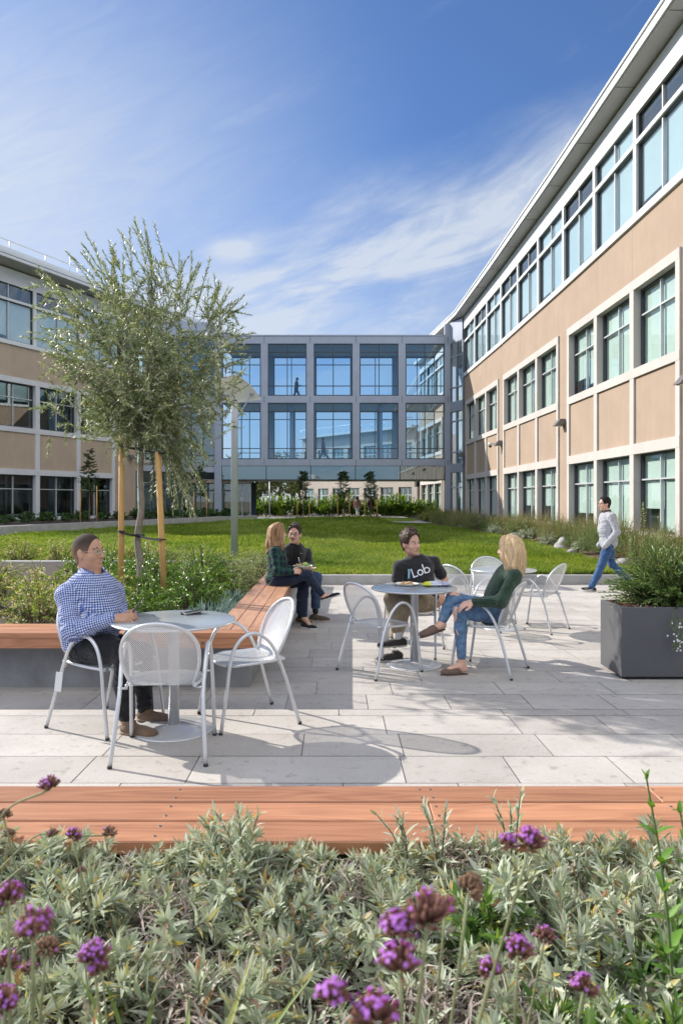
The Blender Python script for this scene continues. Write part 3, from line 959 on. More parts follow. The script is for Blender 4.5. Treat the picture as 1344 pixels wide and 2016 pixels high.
def plank(mb, x0, y0, x1, y1, zt, th=.04, e=.004):
    """one board with softened edges, an island of its own"""
    z0, z1 = zt - th, zt
    V = [(x0, y0, z0), (x1, y0, z0), (x1, y1, z0), (x0, y1, z0), (x0, y0, z1 - e), (x1, y0, z1 - e), (x1, y1, z1 - e), (x0, y1, z1 - e),
         (x0 + e, y0 + e, z1), (x1 - e, y0 + e, z1), (x1 - e, y1 - e, z1), (x0 + e, y1 - e, z1)]
    mb.add(V, [(0, 3, 2, 1), (0, 1, 5, 4), (1, 2, 6, 5), (2, 3, 7, 6), (3, 0, 4, 7), (4, 5, 9, 8), (5, 6, 10, 9), (6, 7, 11, 10), (7, 4, 8, 11), (8, 9, 10, 11)])

def screws(mb, pts, z):
    for x, y in pts: mb.lathe([(.006, -.002), (.006, .0012), (.0045, .0016), (.0015, .0008)], 8, (x, y, z))

fb = thing('wooden_bench', 'reddish brown plank bench across the foreground behind the sage plants', 'bench', (0, 2.45, 0))
fb.location = (0, 0, 0)
m = MB()
rows = [(2.23, 2.370), (2.379, 2.517), (2.526, 2.665)]
cuts = [[-3.4, 1.35, 3.4], [-3.4, .325, 3.4], [-3.4, -.9, 3.4]]
cuts = [[-3.4, 3.4], [-3.4, .33, 3.4], [-3.4, 1.16, 3.4]]
for (y0, y1), c in zip(rows, cuts):
    for a, b_ in zip(c[:-1], c[1:]): plank(m, a + .001, y0, b_ - .001, y1, .48)
m.build('seat', M_wood, fb)
m = MB(); plank(m, -3.4, 2.635, 3.4, 2.660, .4385, .075); m.build('fascia', M_wood, fb)
m = MB(); m.box((-3.4, 2.34, -.3), (3.4, 2.60, .438)); m.build('base', pmat('bench_base_shade', (.06, .058, .056), .7), fb)  # near-black base colour stands in for the shadow below the plank lip
m = MB(); screws(m, [(x + dx, y) for x in (-2.1, -.575, .31, .35, 1.17, 2.0) for dx in (0,) for y in (2.265, 2.335, 2.412, 2.485, 2.558, 2.63)], .48); m.build('screw', M_screw, fb)

lbch = thing('wooden_bench', 'plank topped concrete bench wrapping the corner of the planting bed, couple sitting on it', 'bench', (0, 0, 0))
zt = .48
m = MB()
plank(m, -9.5, 5.74, -.57, 5.88, zt)
plank(m, -9.5, 5.885, -1.022, 6.025, zt); plank(m, -9.5, 6.03, -1.022, 6.17, zt)
m.build('seat', M_wood, lbch)
m = MB()
for i in range(3):
    xa = -1.018 + i * .1495; plank(m, xa, 5.885, xa + .145, 10.7, zt)
m.build('side_seat', M_woody, lbch)
m = MB(); plank(m, -9.5, 5.745, -.575, 5.77, zt - .0405, .085); m.build('fascia', M_wood, lbch)
m = MB(); plank(m, -.60, 5.775, -.575, 10.7, zt - .0405, .085); m.build('side_fascia', M_woody, lbch)
m = MB(); m.box((-9.5, 5.97, -.3), (-.72, 6.25, .436)); m.box((-1.02, 6.25, -.3), (-.721, 10.68, .437)); m.box((-1.02, 10.72, -.3), (-.76, 14.39, .36))
m.build('base', concrete_dark, lbch)
m = MB(); screws(m, [(x, y) for x in (-.63, -.72, -1.9, -3.0) for y in (5.80,)] + [(-1.018 + i * .1495 + dx, y) for i in range(3) for dx in (.03, .115) for y in (5.95, 7.4, 8.9)], zt)
m.tube([(-1.07, 5.744, .40), (-1.07, 5.740, .40)], .011, 10)
m.build('screw', M_screw, lbch)

# ================================================================ tables and chairs
M_silver = pmat('silver_powder_coat', (0.62, 0.635, 0.66), 0.33, 0.45, 0.03, 4)
M_top = pmat('blue_grey_table_top', (0.38, 0.42, 0.455), 0.22, 0.25, 0.05, 3)
M_rubber = pmat('black_rubber', (0.02, 0.02, 0.02), 0.7)
def perf(name, ax):
    t = NT(name)
    sp = t.n('SeparateXYZ', {0: t.coord('Object')})
    a = t.math('MULTIPLY', sp.outputs[ax[0]], 2 * PI / 0.0105); b = t.math('MULTIPLY', sp.outputs[ax[1]], 2 * PI / 0.0125)
    f = t.math('ADD', t.math('MULTIPLY', t.math('COSINE', a), t.math('COSINE', b)), 0.0)
    hole = t.math('GREATER_THAN', f, 0.12)
    p = t.n('BsdfPrincipled', {'Base Color': (0.70, 0.71, 0.73), 'Roughness': 0.35, 'Metallic': 0.35})
    tr = t.n('BsdfTransparent')
    s = t.n('MixShader', {0: hole})
    t.t.links.new(p.outputs[0], s.inputs[1]); t.t.links.new(tr.outputs[0], s.inputs[2])
    return t.surf(s)
M_perf_back = perf('perforated_back', (1, 2)); M_perf_seat = perf('perforated_seat', (0, 1))

def make_chair():
    r = thing('patio_chair', 'x', 'chair', group='silver mesh patio chairs')
    # seat pan
    nu, nv = 20, 16
    def seat(u, v):            # u -1..1 across, v 0..1 from the back to the front
        hw = .225 - .028 * (1 - v) ** 2 - .05 * max(0, v - .72) ** 2 * 12 * 0.55
        x = -.205 + .445 * v - (.07 * abs(u) ** 3 if v > .5 else 0) * (v - .5) * 2
        z = .445 - .014 * (1 - u * u) * math.sin(PI * min(1, v * 1.1)) + .012 * (1 - v) ** 3 - .012 * max(0, v - .8) * 5 * .6
        return np.array([x, u * hw, z])
    V = [seat(-1 + 2 * i / nu, j / nv) for j in range(nv + 1) for i in range(nu + 1)]
    q = [(j * (nu + 1) + i, j * (nu + 1) + i + 1, (j + 1) * (nu + 1) + i + 1, (j + 1) * (nu + 1) + i) for j in range(nv) for i in range(nu)]
    so_ = link('seat', np_mesh('seat', V, [np.array(q)], True), r, M_perf_seat)
    rim = [seat(-1, j / nv) for j in range(0, nv + 1)] + [seat(-1 + 2 * i / nu, 1) for i in range(1, nu)] + [seat(1, j / nv) for j in range(nv, -1, -1)]
    m = MB(); m.tube([p + np.array([0, 0, -.004]) for p in rim], .0105, 8); m.build('seat_rim', M_silver, so_)
    # back
    def hw(v):
        if v > .45: return .226 * max(0.0, 1 - ((v - .45) / .55) ** 2.5) ** .5
        return .226 - .046 * ((.45 - v) / .45) ** 2
    def back(u, v):
        w = hw(v); y = u * w
        x = -.195 - .13 * v - .012 * math.sin(PI * v) + .055 * (y / .226) ** 2 + .02 * (1 - v) ** 2
        return np.array([x, y, .452 + .385 * v])
    vs = [1 - (1 - j / 24) ** 1.6 for j in range(25)]
    V = [back(-1 + 2 * i / nu, v) for v in vs for i in range(nu + 1)]
    q = [(j * (nu + 1) + i, j * (nu + 1) + i + 1, (j + 1) * (nu + 1) + i + 1, (j + 1) * (nu + 1) + i) for j in range(24) for i in range(nu)]
    bo = link('backrest', np_mesh('backrest', V, [np.array(q)], True), r, M_perf_back)
    rim = [back(-1, v) for v in vs[:-1]] + [back(0, 1)] + [back(1, v) for v in vs[:-1]][::-1]
    rim = [seat(-1, .12) + np.array([0, 0, -.003])] + crom(rim[::2] if len(rim) % 2 else rim, 2) + [seat(1, .12) + np.array([0, 0, -.003])]
    m = MB(); m.tube(rim, .0115, 8); m.build('back_rim', M_silver, bo)
    # the two inverted U tubes that are front leg, arm and rear leg in one
    for s in (-1, 1):
        ctl = [(.275, .268, .012), (.232, .262, .30), (.213, .258, .44), (.175, .255, .57), (.105, .253, .642), (.02, .252, .652), (-.06, .250, .60), (-.115, .247, .52), (-.155, .244, .43), (-.195, .248, .32), (-.285, .272, .012)]
        m = MB(); m.tube(crom([(x, s * y, z) for x, y, z in ctl], 5), .0125, 9)
        for xx, zz in ((.213, .44), (-.155, .43)): m.tube([(xx, s * .256, zz), (xx, s * .20, zz)], .008, 6)
        m.build('arm_frame', M_silver, r)
    for x in (.2765, -.2865):
        for s in (-1, 1):
            m = MB(); m.lathe([(.011, .0), (.014, .004), (.014, .02)], 10, (x, s * (.268 if x > 0 else .2725), 0)); m.build('foot_cap', M_rubber, r)
    return r

CH0 = make_chair(); CH_used = [False]
def chair(x, y, deg, label):
    o = copy_tree(CH0) if CH_used[0] else CH0
    CH_used[0] = True
    o.location = (x, y, gz(y)); o.rotation_euler = (0, 0, math.radians(deg))
    o['label'] = label
    return o
c1 = chair(-1.585, 4.95, -28, 'silver mesh chair with the man in the checked shirt sitting on it')
chair(-1.04, 4.38, 94, 'empty silver mesh chair seen from behind at the near table, closest to the viewer')
chair(-.623, 5.05, 206, 'empty silver mesh chair beside the bench corner, turned toward the near table')
chair(.409, 6.575, 38, 'empty silver mesh chair facing the table with the plate and chip bag')
chair(.815, 7.41, 253, 'silver mesh chair under the man in the dark printed t-shirt')
chair(1.423, 6.59, 150, 'silver mesh chair with the blonde woman sitting on it')
chair(1.62, 8.70, 32, 'empty silver mesh chair behind the chip bag, left of the rear table')
chair(2.10, 9.62, 268, 'empty silver mesh chair on the lawn side of the rear table')
chair(2.535, 8.89, 140, 'empty silver mesh chair between the blonde woman and the planter')
m = MB(); m.box((-.012, -.0015, -.13), (.038, .0015, 0)); tg = m.build('care_tag', M_panel, c1); tg.location = (-.16, -.285, .40); tg.rotation_euler = (0, .12, .3)

def make_table():
    r = thing('patio_table', 'x', 'table', group='round silver patio tables')
    m = MB(); m.lathe([(.0005, .722), (.34, .722), (.40, .728), (.412, .736), (.412, .742), (.408, .7455)], 96); m.build('table_edge', M_silver, r)
    m = MB(); m.lathe([(.408, .7452), (.404, .747), (.0005, .747)], 96); m.build('tabletop', M_top, r)
    m = MB(); m.lathe([(.038, .03), (.038, .70), (.09, .722)], 28); m.build('pedestal', M_silver, r)
    m = MB(); m.lathe([(.262, 0.001), (.264, .008), (.258, .014), (.20, .018), (.06, .034), (.038, .045)], 64); m.build('base', M_silver, r)
    return r
T0 = make_table()
for i, (x, y, lab) in enumerate(((-1.09, 4.80, 'round blue grey table with a phone lying on it'), (.756, 6.83, 'round blue grey table with a plate of food and a chip bag'), (2.12, 9.0, 'bare round table behind the blonde woman'))):
    o = T0 if i == 0 else copy_tree(T0)
    o.location = (x, y, gz(y)); o['label'] = lab

# ================================================================ small things on the tables
M_black = pmat('black_plastic', (0.015, 0.016, 0.018), 0.3, 0, .1)
M_screen = pmat('phone_glass', (0.03, 0.035, 0.045), 0.08, 0, .1)
def phone(name, label, loc, rot, case=M_black):
    t = thing(name, label, 'phone', loc); t.rotation_euler = rot
    m = MB(); m.box((-.036, -.072, -.0045), (.036, .072, .0045)); m.build('case', case, t, .004)
    m = MB(); m.box((-.033, -.068, .0046), (.033, .068, .0052)); m.build('screen', M_screen, t)
    return t
phone('phone', 'dark phone lying on the near table', (-1.02, 5.03, .753), (0, 0, math.radians(-78)))
phone('phone', 'second lighter phone resting on the edge of the dark one', (-1.0, 5.02, .7635), (math.radians(6), 0, math.radians(-60)), pmat('grey_case', (.32, .30, .30), .4))
TZ = gz(6.83) + .747
pl = thing('plate', 'white paper plate with leftover food on the middle table', 'plate', (.70, 6.98, TZ))
M_paper = pmat('white_paper', (.72, .70, .67), .8)
m = MB(); m.lathe([(.0005, .004), (.08, .004), (.115, .020), (.118, .021), (.08, .001), (.0005, .001)], 32); m.build('dish', M_paper, pl)
def heap(name, parent, cols, n, R, h, seed, s=.018):
    rng = np.random.default_rng(seed)
    for k, (cn, c) in enumerate(cols):
        m = MB()
        for _ in range(n):
            a = rng.random() * 2 * PI; rr = R * math.sqrt(rng.random()); z = h * (1 - (rr / R) ** 2) * rng.random() + .008
            ss = s * (.6 + .7 * rng.random()); ax = rng.normal(size=3); ax /= np.linalg.norm(ax)
            q = Matrix.Rotation(rng.random() * 6, 3, Vector(ax))
            V = [np.array([rr * math.cos(a), rr * math.sin(a), z]) + np.array(q @ Vector((x * ss, y * ss * .7, zz * ss * .35))) for x in (-1, 1) for y in (-1, 1) for zz in (-1, 1)]
            m.add(V, [(0, 1, 3, 2), (4, 6, 7, 5), (0, 4, 5, 1), (2, 3, 7, 6), (0, 2, 6, 4), (1, 5, 7, 3)], True)
        m.build(cn, pmat('food_' + cn, c, .6), parent)
heap('food', pl, [('crumbs', (.42, .25, .12)), ('bread', (.62, .47, .28))], 14, .075, .03, 3)
fk = thing('fork', 'pale plastic fork lying across the paper plate', 'fork', (.585, 6.97, TZ + .022), math.radians(172))
m = MB(); m.tube([(-.07, 0, .004), (.03, 0, .0), (.05, 0, .004)], [.004, .003, .004], 6)
for y in (-.008, -.003, .003, .008): m.tube([(.05, y * .6, .004), (.085, y, .0)], .0013, 5)
m.build('handle', M_paper, fk)
def bagmesh(cx, cy, cz, rz, L, Wd, T):
    n = 14; V = []; nu = 20
    for s in (1, -1):
        for j in range(n + 1):
            for i in range(nu + 1):
                u, v = i / nu * 2 - 1, j / n * 2 - 1
                puff = max(0, (1 - abs(u) ** 2.6)) * max(0, (1 - abs(v) ** 2.2))
                z = T * puff ** .6 * s + (.005 * math.sin(u * 11 + v * 7) + .004 * math.sin(u * 5 - v * 17)) * puff
                x, y = u * L * (1 - .04 * v * v), v * Wd * (1 - .06 * (1 - abs(u)) )
                V.append((cx + x * math.cos(rz) - y * math.sin(rz), cy + x * math.sin(rz) + y * math.cos(rz), cz + T * .8 + z))
    q = []
    N1 = (n + 1) * (nu + 1)
    for s in range(2):
        for j in range(n):
            for i in range(nu):
                a = s * N1 + j * (nu + 1) + i
                f = (a, a + 1, a + nu + 2, a + nu + 1); q.append(f if s == 0 else f[::-1])
    return np_mesh('chip_bag', V, [np.array(q)], True)
t = NT('chip_bag_foil'); sp_ = t.n('SeparateXYZ', {0: t.coord('Object')})
cc = t.ramp(t.math('MULTIPLY_ADD', sp_.outputs[0], 3.45, -2.9), [(0, (.80, .78, .05)), (.24, (.70, .70, .40)), (.31, (.62, .66, .72)), (.52, (.50, .56, .66)), (.60, (.56, .60, .70)), (.64, (.62, .30, .28)), (.68, (.46, .53, .66)), (.96, (.80, .80, .1))], 'CONSTANT')
cbm = t.surf(t.n('BsdfPrincipled', {'Base Color': cc, 'Roughness': .28, 'Metallic': .35}))
tag(link('chip_bag', bagmesh(.985, 6.92, TZ, .12, .145, .075, .026), None, cbm), 'puffed chip bag with yellow end and silver blue middle on the table', 'snack bag')

# ================================================================ planter box
M_plant = pmat('dark_grey_planter', (0.085, 0.088, 0.097), 0.42, 0, .08, 3)
pb = thing('planter_box', 'dark grey rectangular planter holding a dense evergreen shrub', 'planter', (0, 0, 0))
g0 = gz(6.4)
m = MB()
x0_, x1_, y0_, y1_ = 2.50, 3.75, 6.22, 6.72
z0_, z1_ = g0 + .03, g0 + .64
V = []
for (x, y) in ((x0_, y0_), (x1_, y0_), (x1_, y1_), (x0_, y1_)):
    V += [(x, y, z0_)]
V += [(x, y, z1_) for (x, y) in ((x0_, y0_), (x1_, y0_), (x1_, y1_), (x0_, y1_))]
w_ = .035
V += [(x, y, z1_) for (x, y) in ((x0_ + w_, y0_ + w_), (x1_ - w_, y0_ + w_), (x1_ - w_, y1_ - w_), (x0_ + w_, y1_ - w_))]
V += [(x, y, z1_ - .09) for (x, y) in ((x0_ + w_, y0_ + w_), (x1_ - w_, y0_ + w_), (x1_ - w_, y1_ - w_), (x0_ + w_, y1_ - w_))]
Fs = [(0, 3, 2, 1)]
for a in range(4):
    b_ = (a + 1) % 4
    Fs += [(a, b_, 4 + b_, 4 + a), (4 + a, 4 + b_, 8 + b_, 8 + a), (8 + a, 8 + b_, 12 + b_, 12 + a)]
m.add(V, Fs); m.build('box', M_plant, pb, .006)
m = MB(); m.box((x0_ + .05, y0_ + .05, g0 + .001), (x1_ - .05, y1_ - .05, z0_ + .01)); m.build('base', M_black, pb)
sm = grid_sheet('soil', x0_ + w_, x1_ - w_, y0_ + w_, y1_ - w_, 40, 20, lambda X, Y: z1_ - .055 + .03 * np.sin(X * 31 + np.sin(Y * 40)) * np.sin(Y * 47) + .035 * np.sin(X * 5.5), pmat('bark_mulch', (.13, .07, .05), .95, var=.6, scale=50, bump=1.0, bscale=120)); sm.parent = pb

def A3_(*v): return np.array(v, float)
# ================================================================ lamp post
lpz = float(lawn_z(-2.55, 18.0)) - .02
lt = thing('lamp_post', 'tall silver lamp post with a curved white reflector standing on the lawn', 'lamp', (-2.55, 18.0, lpz))
m = MB(); m.lathe([(.088, .02), (.088, 3.3), (.098, 3.32), (.098, 3.98), (.085, 4.0)], 28); m.build('pole', pmat('grey_lamp_paint', (.47, .50, .55), .4, 0, .04, 3), lt)
m = MB(); m.lathe([(.19, 0), (.19, .03), (.10, .035)], 24); m.build('base_plate', M_silver, lt)
# curved reflector: a bowed square sheet, tipped down away from the viewer
rc = [A3_(-.63 + .04, -.15, .17), A3_(.01 + .04, -.45, .33), A3_(.62 + .04, .15, -.20), A3_(-.23 + .04, .45, -.27)]
rn = unit(np.cross(rc[1] - rc[0], rc[3] - rc[0]))
if rn[2] < 0: rn = -rn
def refl(u, v, dz=0):
    q = (rc[0] * (1 - u) + rc[1] * u) * (1 - v) + (rc[3] * (1 - u) + rc[2] * u) * v
    return q + rn * (.13 * (1 - (2 * v - 1) ** 2) - .05 + dz) + A3_(0, 0, 4.36 - lpz)
n = 14; V = []
for dz in (0, .016):
    for i in range(n + 1):
        for j in range(3): V.append(refl(j / 2, i / n, dz))
Fs = []; N1 = 3 * (n + 1)
for i in range(n):
    for j in range(2):
        a = 3 * i + j; Fs += [(a, a + 1, a + 4, a + 3), (N1 + a, N1 + a + 3, N1 + a + 4, N1 + a + 1)]
    Fs += [(3 * i, 3 * i + 3, N1 + 3 * i + 3, N1 + 3 * i), (3 * i + 2, N1 + 3 * i + 2, N1 + 3 * i + 5, 3 * i + 5)]
for e in (0, 3 * n): Fs += [(e, N1 + e, N1 + e + 1, e + 1), (e + 1, N1 + e + 1, N1 + e + 2, e + 2)]
m = MB(); m.add(V, Fs, True)
t_ = NT('white_reflector'); p_ = t_.n('BsdfPrincipled', {'Base Color': (.76, .75, .72), 'Roughness': .5}); q_ = t_.n('BsdfTranslucent', {'Color': (.8, .8, .78)}); x_ = t_.n('MixShader', {0: .35})
t_.t.links.new(p_.outputs[0], x_.inputs[1]); t_.t.links.new(q_.outputs[0], x_.inputs[2]); m.build('reflector', t_.surf(x_), lt)
m = MB()
for u, v in ((.10, .72), (.86, .80)):
    e = refl(u, v, -.012); m.tube([((.06 if u > .5 else -.06), 0, 3.55), tuple(e)], .016, 7)
    m.box((e[0] - .06, e[1] - .04, e[2] - .03), (e[0] + .06, e[1] + .04, e[2] + .004))
m.build('bracket', M_alu, lt)
m = MB(); m.lathe([(.07, 3.99), (.07, 4.03), (.001, 4.035)], 20); m.build('lens', M_screen, lt)
# ================================================================ people: smooth distance fields turned into one skin
def A3(*v): return np.array(v, float)

class Field:
    """round cones and ellipsoids blended into one surface"""
    def __init__(self): self.P = []

    def cap(self, a, b, ra, rb=None, k=.02, op='add', flat=None):
        self.P.append(('cap', np.asarray(a, float), np.asarray(b, float), ra, ra if rb is None else rb, k, op, flat)); return self

    def ell(self, c, r, R=None, k=.02, op='add'):
        self.P.append(('ell', np.asarray(c, float), np.asarray(r, float), None if R is None else np.asarray(R, float), None, k, op, None)); return self

    def chain(self, pts, rs, k=.02):
        for i in range(len(pts) - 1): self.cap(pts[i], pts[i + 1], rs[i], rs[i + 1], k)
        return self

    def cut(self, p, n, k=.004):
        """remove the side the normal points to"""
        self.P.append(('cut', np.asarray(p, float), unit(np.asarray(n, float)), None, None, k, 'sub', None)); return self

    def mesh(self, vox):
        lo = np.full(3, 1e9); hi = -lo
        for p in self.P:
            if p[6] != 'add': continue
            if p[0] == 'cap':
                r = max(p[3], p[4]); lo = np.minimum(lo, np.minimum(p[1], p[2]) - r); hi = np.maximum(hi, np.maximum(p[1], p[2]) + r)
            else:
                r = p[2].max(); lo = np.minimum(lo, p[1] - r); hi = np.maximum(hi, p[1] + r)
        lo -= 3 * vox + .015; hi += 3 * vox + .015
        n = np.ceil((hi - lo) / vox).astype(int) + 1
        D = np.full(n, 1.0)
        ax = [lo[i] + np.arange(n[i]) * vox for i in range(3)]
        for typ, a, b, c, d, k, op, fl in self.P:
            if typ == 'cap':
                r = max(c, d); l, h = np.minimum(a, b) - r, np.maximum(a, b) + r
            elif typ == 'ell':
                r = b.max(); l, h = a - r, a + r
            else: l, h = lo, hi
            m = k + 2 * vox + .012
            i0 = np.maximum(0, np.floor((l - m - lo) / vox).astype(int)); i1 = np.minimum(n, np.ceil((h + m - lo) / vox).astype(int) + 1)
            if (i1 <= i0).any(): continue
            sl = tuple(slice(i0[i], i1[i]) for i in range(3))
            X = np.stack(np.meshgrid(*[ax[i][sl[i]] for i in range(3)], indexing='ij'), -1)
            if typ == 'cap':
                ab = b - a; t = np.clip(((X - a) @ ab) / max(1e-9, ab @ ab), 0, 1)
                dd = np.linalg.norm(X - a - t[..., None] * ab, axis=-1) - (c + (d - c) * t)
            elif typ == 'ell':
                Y = X - a
                if c is not None: Y = Y @ c          # columns of c are the axes
                q = np.linalg.norm(Y / b, axis=-1); g = np.linalg.norm(Y / (b * b), axis=-1) + 1e-9
                dd = q * (q - 1) / g
            else:
                dd = (X - a) @ b
                dd = -dd
            S = D[sl]
            if op == 'add':
                hh = np.clip(.5 + .5 * (S - dd) / max(k, 1e-6), 0, 1)
                D[sl] = S * (1 - hh) + dd * hh - k * hh * (1 - hh)
            else:
                hh = np.clip(.5 - .5 * (S + dd) / max(k, 1e-6), 0, 1)
                D[sl] = S * (1 - hh) - dd * hh + k * hh * (1 - hh)
        return nets(D, lo, vox)


def nets(D, lo, vox):
    I = D < 0
    c = [np.array(o) for o in ((0, 0, 0), (1, 0, 0), (0, 1, 0), (1, 1, 0), (0, 0, 1), (1, 0, 1), (0, 1, 1), (1, 1, 1))]
    n = np.array(D.shape) - 1
    def at(A, o): return A[o[0]:o[0] + n[0], o[1]:o[1] + n[1], o[2]:o[2] + n[2]]
    cnt = sum(at(I, o).astype(np.int8) for o in c)
    act = (cnt > 0) & (cnt < 8)
    idx = np.full(n, -1); ids = np.argwhere(act); idx[act] = np.arange(len(ids))
    acc = np.zeros((len(ids), 3)); num = np.zeros(len(ids))
    for i, j in ((0, 1), (2, 3), (4, 5), (6, 7), (0, 2), (1, 3), (4, 6), (5, 7), (0, 4), (1, 5), (2, 6), (3, 7)):
        a, b = ids + c[i], ids + c[j]
        da, db = D[a[:, 0], a[:, 1], a[:, 2]], D[b[:, 0], b[:, 1], b[:, 2]]
        m = (da < 0) != (db < 0)
        t = np.where(m, da / np.where(m, da - db, 1), 0)
        acc += np.where(m[:, None], c[i] + t[:, None] * (c[j] - c[i]), 0); num += m
    V = lo + (ids + acc / num[:, None]) * vox
    Q = []
    for axn in range(3):
        o = np.zeros(3, int); o[axn] = 1
        s = [slice(1, -1)] * 3; s[axn] = slice(0, -1)
        e = [slice(1, -1)] * 3; e[axn] = slice(1, None)
        A, B = I[tuple(s)], I[tuple(e)]
        f = np.argwhere(A != B)
        off = np.array([1, 1, 1]); off[axn] = 0
        p = f + off
        u, v = [(1, 2), (2, 0), (0, 1)][axn]
        du = np.zeros(3, int); du[u] = 1; dv = np.zeros(3, int); dv[v] = 1
        g = lambda q: idx[q[:, 0], q[:, 1], q[:, 2]]
        q = np.stack([g(p - du - dv), g(p - dv), g(p), g(p - du)], 1)
        flip = ~A[f[:, 0], f[:, 1], f[:, 2]]
        q[flip] = q[flip][:, ::-1]
        Q.append(q[(q >= 0).all(1)])
    return V, np.concatenate(Q)


def fields_obj(name, fields, mat, parent, uvb=None, relax=1):
    """fields: list of (Field, voxel) joined into one mesh"""
    Vs, Qs, b = [], [], 0
    for f, vx in fields:
        V, Q = f.mesh(vx) if isinstance(f, Field) else f
        for _ in range(relax):
            S = np.zeros_like(V); C = np.zeros(len(V))
            for i in range(4):
                for j in ((i + 1) % 4, (i - 1) % 4):
                    np.add.at(S, Q[:, i], V[Q[:, j]]); np.add.at(C, Q[:, i], 1)
            V = V * .4 + .6 * S / np.maximum(C, 1)[:, None]
        Vs.append(V); Qs.append(Q + b); b += len(V)
    V = np.concatenate(Vs)
    uv = None
    if uvb is not None:        # cloth coordinates: along and around the nearest limb, in metres
        best = np.full(len(V), 1e9); uv = np.zeros((len(V), 2))
        for k, (a, c, r, ref) in enumerate(uvb):
            a, c, ref = A3(*a), A3(*c), A3(*ref)
            ab = c - a; L = np.linalg.norm(ab); t = ((V - a) @ ab) / (L * L); tc = np.clip(t, 0, 1)
            d = np.linalg.norm(V - a - tc[:, None] * ab, axis=1) - r
            e = ab / L; u = ref - e * (ref @ e); u /= np.linalg.norm(u); w = np.cross(e, u)
            Y = V - a
            th = np.arctan2(Y @ w, Y @ u)
            m = d < best
            uv[m, 0] = (th * r)[m]; uv[m, 1] = (t * L + k * .5)[m]; best[m] = d[m]
    o = link(name, np_mesh(name, V, [np.concatenate(Qs)], True, uv), parent, mat)
    return o


# ---------------------------------------------------------------- materials for people
def skinmat(name, col, red=.10):
    t = NT(name); v = t.coord('Object')
    c = t.ramp(t.noise(v, 18, 4), [(.3, tuple(x * .92 for x in col)), (.7, tuple(x * 1.05 for x in col))])
    p = t.n('BsdfPrincipled', {'Base Color': c, 'Roughness': .5, 'Subsurface Weight': .12, 'Subsurface Radius': (.012, .005, .003), 'Specular IOR Level': .4})
    p.inputs['Subsurface Scale'].default_value = .6
    return t.surf(p)
def clothmat(name, col, rough=.9, wr=.5, scale=9, fine=500, var=.12, sheen=.2):
    t = NT(name); v = t.coord('Object')
    n1 = t.noise(t.coord('Object', (1.0, 1.0, 1.7)), scale * .8, 1.5, .45, 1.4)
    c = t.ramp(t.noise(v, 22, 3), [(.3, tuple(x * (1 - var) for x in col)), (.7, tuple(x * (1 + var) for x in col))])
    b = t.n('Bump', {'Height': n1, 'Strength': min(1, wr), 'Distance': .05})
    b2 = t.n('Bump', {'Height': t.noise(v, fine, 2), 'Strength': .15, 'Distance': .002, 'Normal': b})
    return t.surf(t.n('BsdfPrincipled', {'Base Color': c, 'Roughness': rough, 'Normal': b2, 'Specular IOR Level': .2, 'Sheen Weight': sheen}))
def checkmat(name, white, c1, c2, pitch, plaid=None, wr=.5):
    t = NT(name)
    uv = t.n('UVMap'); sp = t.n('SeparateXYZ', {0: uv.outputs[0]})
    v = t.coord('Object')
    wob = t.math('MULTIPLY_ADD', t.noise(v, 14, 2), .008, -.004)
    def band(s, p, w, o=0):
        f = t.math('FRACT', t.math('MULTIPLY', t.math('ADD', t.math('ADD', s, o + 10), wob), 1 / p))
        return t.math('LESS_THAN', f, w)
    if plaid is None:
        a, b = band(sp.outputs[0], pitch, .5), band(sp.outputs[1], pitch, .5)
        s = t.math('MULTIPLY', t.math('ADD', a, b), .5)
        c = t.ramp(s, [(0, white), (.4, c1), (.9, c2)], 'CONSTANT')
    else:
        c = white
        for (p, w, o, col, f) in plaid:
            for ch in (0, 1): c = t.mix(t.math('MULTIPLY', band(sp.outputs[ch], p, w, o), f), c, col)
    bp = t.n('Bump', {'Height': t.noise(t.coord('Object', (1, 1, 1.8)), 11, 1.5, .45, 1.6), 'Strength': .7, 'Distance': .05})
    return t.surf(t.n('BsdfPrincipled', {'Base Color': c, 'Roughness': .9, 'Normal': bp, 'Specular IOR Level': .2, 'Sheen Weight': .1}))
def hairmat(name, c1, c2, sc=(90, 90, 7)):
    t = NT(name); v = t.coord('Object', sc)
    n = t.noise(v, 1.0, 4, .6, .6)
    c = t.ramp(n, [(.32, c1), (.68, c2)])
    b = t.n('Bump', {'Height': n, 'Strength': .6, 'Distance': .006})
    return t.surf(t.n('BsdfPrincipled', {'Base Color': c, 'Roughness': .55, 'Normal': b, 'Specular IOR Level': .22}))
M_eye = pmat('eye_white', (.62, .60, .57), .25, 0, .02)
M_iris = pmat('eye_iris', (.02, .013, .01), .15, 0, .05)
M_lip = pmat('lips', (.42, .17, .14), .45, 0, .06)
M_tooth = pmat('teeth', (.72, .69, .63), .3, 0, .03)
M_metalf = pmat('spectacle_frame', (.50, .44, .36), .3, .7)
M_darkf = pmat('dark_spectacle_frame', (.03, .03, .035), .35)
G_lens = glassmat('spectacle_lens', (.93, .95, .95), .06)


